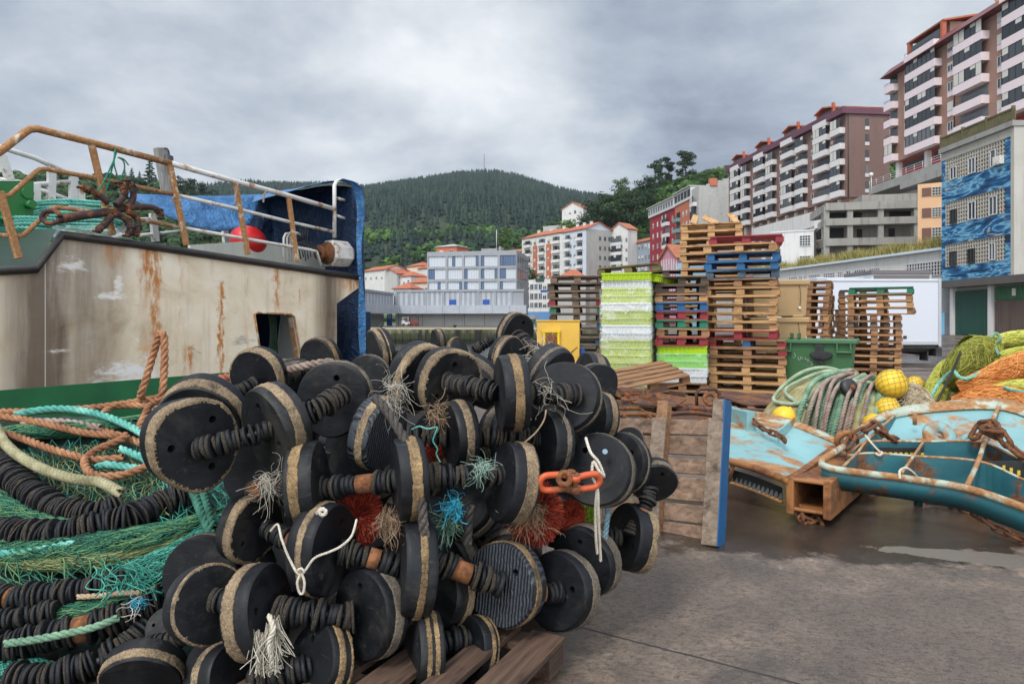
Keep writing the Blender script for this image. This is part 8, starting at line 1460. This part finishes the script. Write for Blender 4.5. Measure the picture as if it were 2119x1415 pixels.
def shackle(label, a, b_, wd, r):                      # bow of bar with a cross pin
    A_, B_2 = P(*a), P(*b_); d_ = (B_2 - A_).normalized(); up = Vector((0, -.25, 1)).normalized(); sd = (up - d_ * up.dot(d_)).normalized(); o = thing('shackle', label, 'shackle', A_); g = MB(); L = (B_2 - A_).length; pts = [sd * wd * .8 , d_ * L * .3 + sd * wd] + [d_ * L * .6 + (d_ * math.cos(q) * wd + sd * math.sin(q) * wd) * 1.0 for q in np.linspace(math.pi / 2, -math.pi / 2, 9)] + [d_ * L * .3 - sd * wd, -sd * wd * .8]
    g.tube(smooth_path(pts, .01), r, 10); [g.lathe([(r * .6, -r), (r * 1.7, -r * .9), (r * 1.7, r * .9), (r * .6, r)], 14, Matrix.Translation(sd * s_ * wd * .85) @ sd.to_track_quat('Z', 'Y').to_matrix().to_4x4()) for s_ in (1, -1)]; g.build('bow', ORP, o); g = MB(); g.cyl(-sd * wd * 1.35, sd * wd * 1.25, r * .8, 12); g.cyl(sd * wd * 1.25, sd * wd * 1.45, r * 1.4, 6); g.build('pin', RU_, o); return o
shackle('orange painted shackle, larger one, beside the thick speckled disc', (1180, 996, 2.56), (1100, 1000, 2.52), .030, .0125); shackle('orange painted shackle, rounder one, holding the white cord', (1190, 1000, 2.55), (1252, 990, 2.58), .027, .0125)
g = MB(); q = P(1168, 990, 2.53); torus(g, q, Matrix.Rotation(R(70), 3, 'X'), .022, .011); tag(g.build('iron_ring', RU_), 'rusty ring linking the two orange shackles', 'ring')
# =================================================================== green nets, ropes and black washer rolls, near side
def LY(py): return float(np.interp(py, [780, 860, 1000, 1100, 1250, 1415, 1500], [4.7, 4.25, 3.6, 3.2, 2.85, 2.55, 2.4]))
def LQ(px, py, up=0.0): return P(px, py, LY(py)) + Vector((0, -up * .5, up))
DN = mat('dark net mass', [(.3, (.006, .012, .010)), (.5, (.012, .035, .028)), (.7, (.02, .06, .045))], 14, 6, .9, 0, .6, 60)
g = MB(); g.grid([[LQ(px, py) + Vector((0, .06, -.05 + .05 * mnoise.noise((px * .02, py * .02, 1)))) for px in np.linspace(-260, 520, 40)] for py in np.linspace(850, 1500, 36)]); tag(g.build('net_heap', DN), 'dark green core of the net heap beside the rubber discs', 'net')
def diamond(label, x0, x1, y0, y1, nu, nv, r, mt, seed, amp=.018, shear=0.0, up=.0, skip=.0):
    rr = np.random.default_rng(seed); J = rr.normal(0, 1, (nv + 1, nu + 2, 3)); ps = []
    def pt(i, j):
        u, w_ = i / nu, j / nv; px = x0 + (x1 - x0) * u + shear * w_ + 7 * math.sin(w_ * 9 + u * 5); py = y0 + (y1 - y0) * w_ + 9 * math.sin(u * 7 + seed) ; q = LQ(px, py, up + .03 * mnoise.noise((px * .015, py * .02, seed))); j_ = J[j % (nv + 1), i % (nu + 2)]; return np.array(tuple(q)) + j_ * amp * np.array([.7, .3, .6])
    for s_ in (0, 1):
        for i in range(nu):
            if rr.random() < skip: continue
            p = np.array([pt(i + ((j + s_) % 2), j) for j in range(nv + 1)]); p = smooth_path(p, .012); ps.append(p)
    v, f = tube_np(ps, r, 4); return tag(np_obj('green_net', v, f, mt), label, 'net')
diamond('moss green diamond netting just below the coiled ropes', 30, 340, 930, 1062, 30, 9, .0026, NMO, 1); diamond('bright teal netting under the moss green mesh', 10, 400, 915, 1080, 34, 10, .0028, NTE, 2, .03, 0, -.03); diamond('tangled teal netting beside the smooth outlined disc', 320, 500, 985, 1160, 22, 12, .0026, NTE, 3, .035, 30, .0); diamond('green netting sagging over the middle black roll', -20, 330, 1150, 1245, 34, 7, .0026, NGR, 4, .02, 10, .02)
diamond('loose teal mesh fallen over the lower washer rolls', 215, 330, 1215, 1280, 12, 5, .0026, NTE, 7, .025, 10, .13)
for lb, pts, rad, n, r_, mt_, sd in (('long green net strands stretched across the front of the heap', [(-60, 1140), (80, 1138), (220, 1125), (340, 1105), (460, 1062)], [.10, .12, .11, .10, .05], 300, .0026, NGR, 51), ('moss coloured strands lying over the green ones', [(-40, 1150), (100, 1160), (240, 1150), (400, 1105)], [.06, .08, .07, .04], 170, .0026, NMO, 52), ('teal strands falling toward the lower black rolls', [(200, 1235), (280, 1195), (380, 1150), (470, 1075)], [.10, .12, .12, .07], 240, .0026, NTE, 53), ('dark green strands between the lower black rolls', [(-40, 1265), (120, 1270), (260, 1240), (360, 1200)], [.05, .07, .07, .04], 150, .0026, NGR, 54), ('teal net strands at the bottom corner under the lowest roll', [(-60, 1390), (40, 1400), (140, 1420)], [.09, .1, .08], 200, .0026, NTE, 55), ('green strands under the brown ropes at the hull', [(-40, 900), (100, 890), (240, 880), (330, 860)], [.06, .09, .09, .05], 200, .0026, NGR, 56), ('green strands around the upper black roll', [(-40, 1010), (20, 1050), (120, 1085), (230, 1080), (330, 1050)], [.05, .07, .07, .07, .05], 200, .0026, NGR, 57)):
    v, f = strand_bundle([LQ(px, py, .0) for px, py in pts], rad, n, r_, sd, squash=.55, twist=2.2); tag(np_obj('net_strands', v, f, mt_), lb, 'net')
def roll(label, pts, rpx, sl=(), big=(), seed=0, up=.02, smt=None): return spindle(label, [(px, py, LY(py) - .06) for px, py in pts], rpx, sl, seed, 'washer_roll', .012, .020, 'black washer rolls in the nets', smt, big)
roll('upper black washer roll curving under the beige rope', [(-30, 900), (-5, 945), (30, 988), (80, 1030), (140, 1058), (200, 1062), (245, 1048)], 27, (), (), 1); roll('long middle washer roll with a brown sleeve and a thick collar', [(-60, 1082), (20, 1100), (70, 1106), (140, 1100), (220, 1085), (262, 1078), (310, 1052), (360, 1032), (410, 1018)], 29, ((.0, .15),), ((.62, .68),), 2); roll('washer roll under the sagging green netting', [(-40, 1232), (40, 1236), (130, 1228), (200, 1215), (255, 1200)], 27, ((.20, .25),), ((.34, .40),), 3)
roll('lower washer roll with a short brown sleeve in its middle', [(-40, 1352), (20, 1340), (80, 1320), (150, 1306), (220, 1288), (285, 1262), (335, 1240)], 34, ((.50, .60),), (), 4); roll('lowest washer roll at the bottom edge', [(20, 1402), (80, 1402), (140, 1390), (205, 1368), (262, 1335), (305, 1300)], 31, (), (), 5); roll('dark washer roll glimpsed behind the lower one', [(-40, 1290), (30, 1280), (80, 1270), (120, 1262)], 24, (), (), 6)
def lrope(label, pts, r, mt, up=.04, pitch=None): return rope(label, [LQ(px, py, up) for px, py in pts], r, mt, 'rope', pitch=pitch)
lrope('brown orange rope running along the foot of the hull', [(-40, 862), (20, 864), (100, 862), (200, 855), (290, 842), (340, 832)], .022, ORR); lrope('brown orange rope bent in a wide hairpin over the green net', [(-30, 878), (40, 884), (110, 898), (180, 914), (240, 920), (268, 922), (240, 936), (205, 952), (183, 972), (190, 995), (215, 1006), (265, 1002), (310, 985), (345, 965)], .023, ORR, .06); lrope('brown orange rope sweeping below the hairpin', [(-30, 900), (40, 918), (100, 940), (160, 958), (205, 966), (260, 962)], .023, ORR, .045); lrope('brown rope crossing behind the teal rope', [(-10, 868), (90, 880), (180, 890), (240, 905), (300, 925)], .024, ORR, .02); lrope('short brown rope bends under the standing loop', [(210, 872), (232, 852), (262, 848), (330, 846), (370, 820)], .022, ORR, .03)
rope('brown orange rope standing up in a tall loop against the hull', [LQ(345, 850, .0), LQ(300, 832, .02), P(292, 815, 4.25), P(302, 785, 4.25), P(318, 730, 4.28), P(330, 695, 4.28), P(336, 690, 4.27), P(340, 700, 4.25), P(340, 760, 4.2), P(334, 820, 4.15), LQ(318, 862, .08), LQ(300, 885, .05), LQ(285, 905, .03)], .024, ORR, 'rope'); rope('brown rope tangle with red flecks running behind the upper discs', [P(330, 832, 4.3), P(380, 805, 4.2), P(430, 790, 4.1), P(480, 778, 4.0), P(520, 772, 3.9), P(600, 790, 3.9)], .026, rope_mat('red brown rope', S(80, 46, 32), S(140, 84, 56), S(176, 74, 58)), 'rope'); rope('dark rope under the red flecked rope tangle', [P(320, 845, 4.3), P(360, 822, 4.2), P(410, 806, 4.2), P(470, 795, 4.1), P(540, 790, 4.0)], .03, GBR, 'rope')
lrope('thick teal rope lying over the net beside the brown ropes', [(40, 880), (90, 870), (150, 868), (215, 880), (270, 902), (315, 928)], .023, TEALR, .07); lrope('teal rope curled inside the brown hairpin', [(255, 945), (280, 955), (302, 965), (312, 975), (298, 986), (262, 982), (225, 978), (205, 985)], .022, TEALR, .05); lrope('beige green served rope draped over the upper washer roll', [(5, 915), (20, 945), (50, 975), (100, 1004), (150, 1022), (190, 1030), (222, 1034), (262, 1056)], .028, rope_mat('beige green rope', S(96, 92, 66), S(146, 140, 106), S(184, 178, 146)), .10, .075)
lrope('teal rope end lying on the strands in front', [(-30, 1170), (40, 1166), (100, 1158), (165, 1146)], .018, TEALR, .06); lrope('thick dark green laid rope hanging from under the largest disc', [(385, 1000), (405, 1040), (422, 1085), (440, 1125), (446, 1140)], .022, rope_mat('dark green rope', S(20, 60, 50), S(40, 96, 78), S(84, 140, 116)), .08); lrope('twin strand of the dark green laid rope', [(405, 1000), (424, 1040), (438, 1085), (448, 1125)], .020, bpy.data.materials['dark green rope'], .08); lrope('thin tan rope tied with blue between the lower rolls', [(170, 1258), (215, 1256), (260, 1250), (300, 1250), (330, 1240)], .012, BEI, .06); lrope('sage rope tucked between the two lowest washer rolls', [(30, 1372), (90, 1364), (150, 1352), (210, 1338), (260, 1318)], .016, SAGE, .10); lrope('grey mooring rope under the teal rope with a red knot', [(50, 892), (90, 885), (140, 886), (180, 892), (215, 898)], .024, GBR, .04)
tuft('red yarn knot on the grey mooring rope', 132, 884, 4.05, 60, .05, .0014, net_mat('red yarn', S(130, 26, 30), S(170, 40, 44), S(190, 80, 80)), .3, 1, 61); tuft('blue green frayed knot between the lower rolls', 288, 1248, 2.72, 90, .05, .0014, CYN, .3, 1, 62); tuft('loose pale twine dangling from the blue green knot', 278, 1262, 2.7, 8, .14, .0018, WHN, 1.6, .3, 63)
# =================================================================== the damp air between here and the hill
m = bpy.data.materials.new('haze air'); m.use_nodes = True; t = NT(m.node_tree); t.n.remove(t.n['Principled BSDF']); pv_ = t.new('ShaderNodeVolumePrincipled'); pv_.inputs['Color'].default_value = (.72, .80, .90, 1); pv_.inputs['Density'].default_value = .00008; pv_.inputs['Anisotropy'].default_value = .2
t.l.new(pv_.outputs[0], t.n['Material Output'].inputs['Volume'])
g = MB(); g.bx(-1900, 1700, -45, 2150, -6, 420); o = g.build('haze', m); tag(o, 'thin grey blue air softening the far wooded hill', 'haze', kind='stuff')
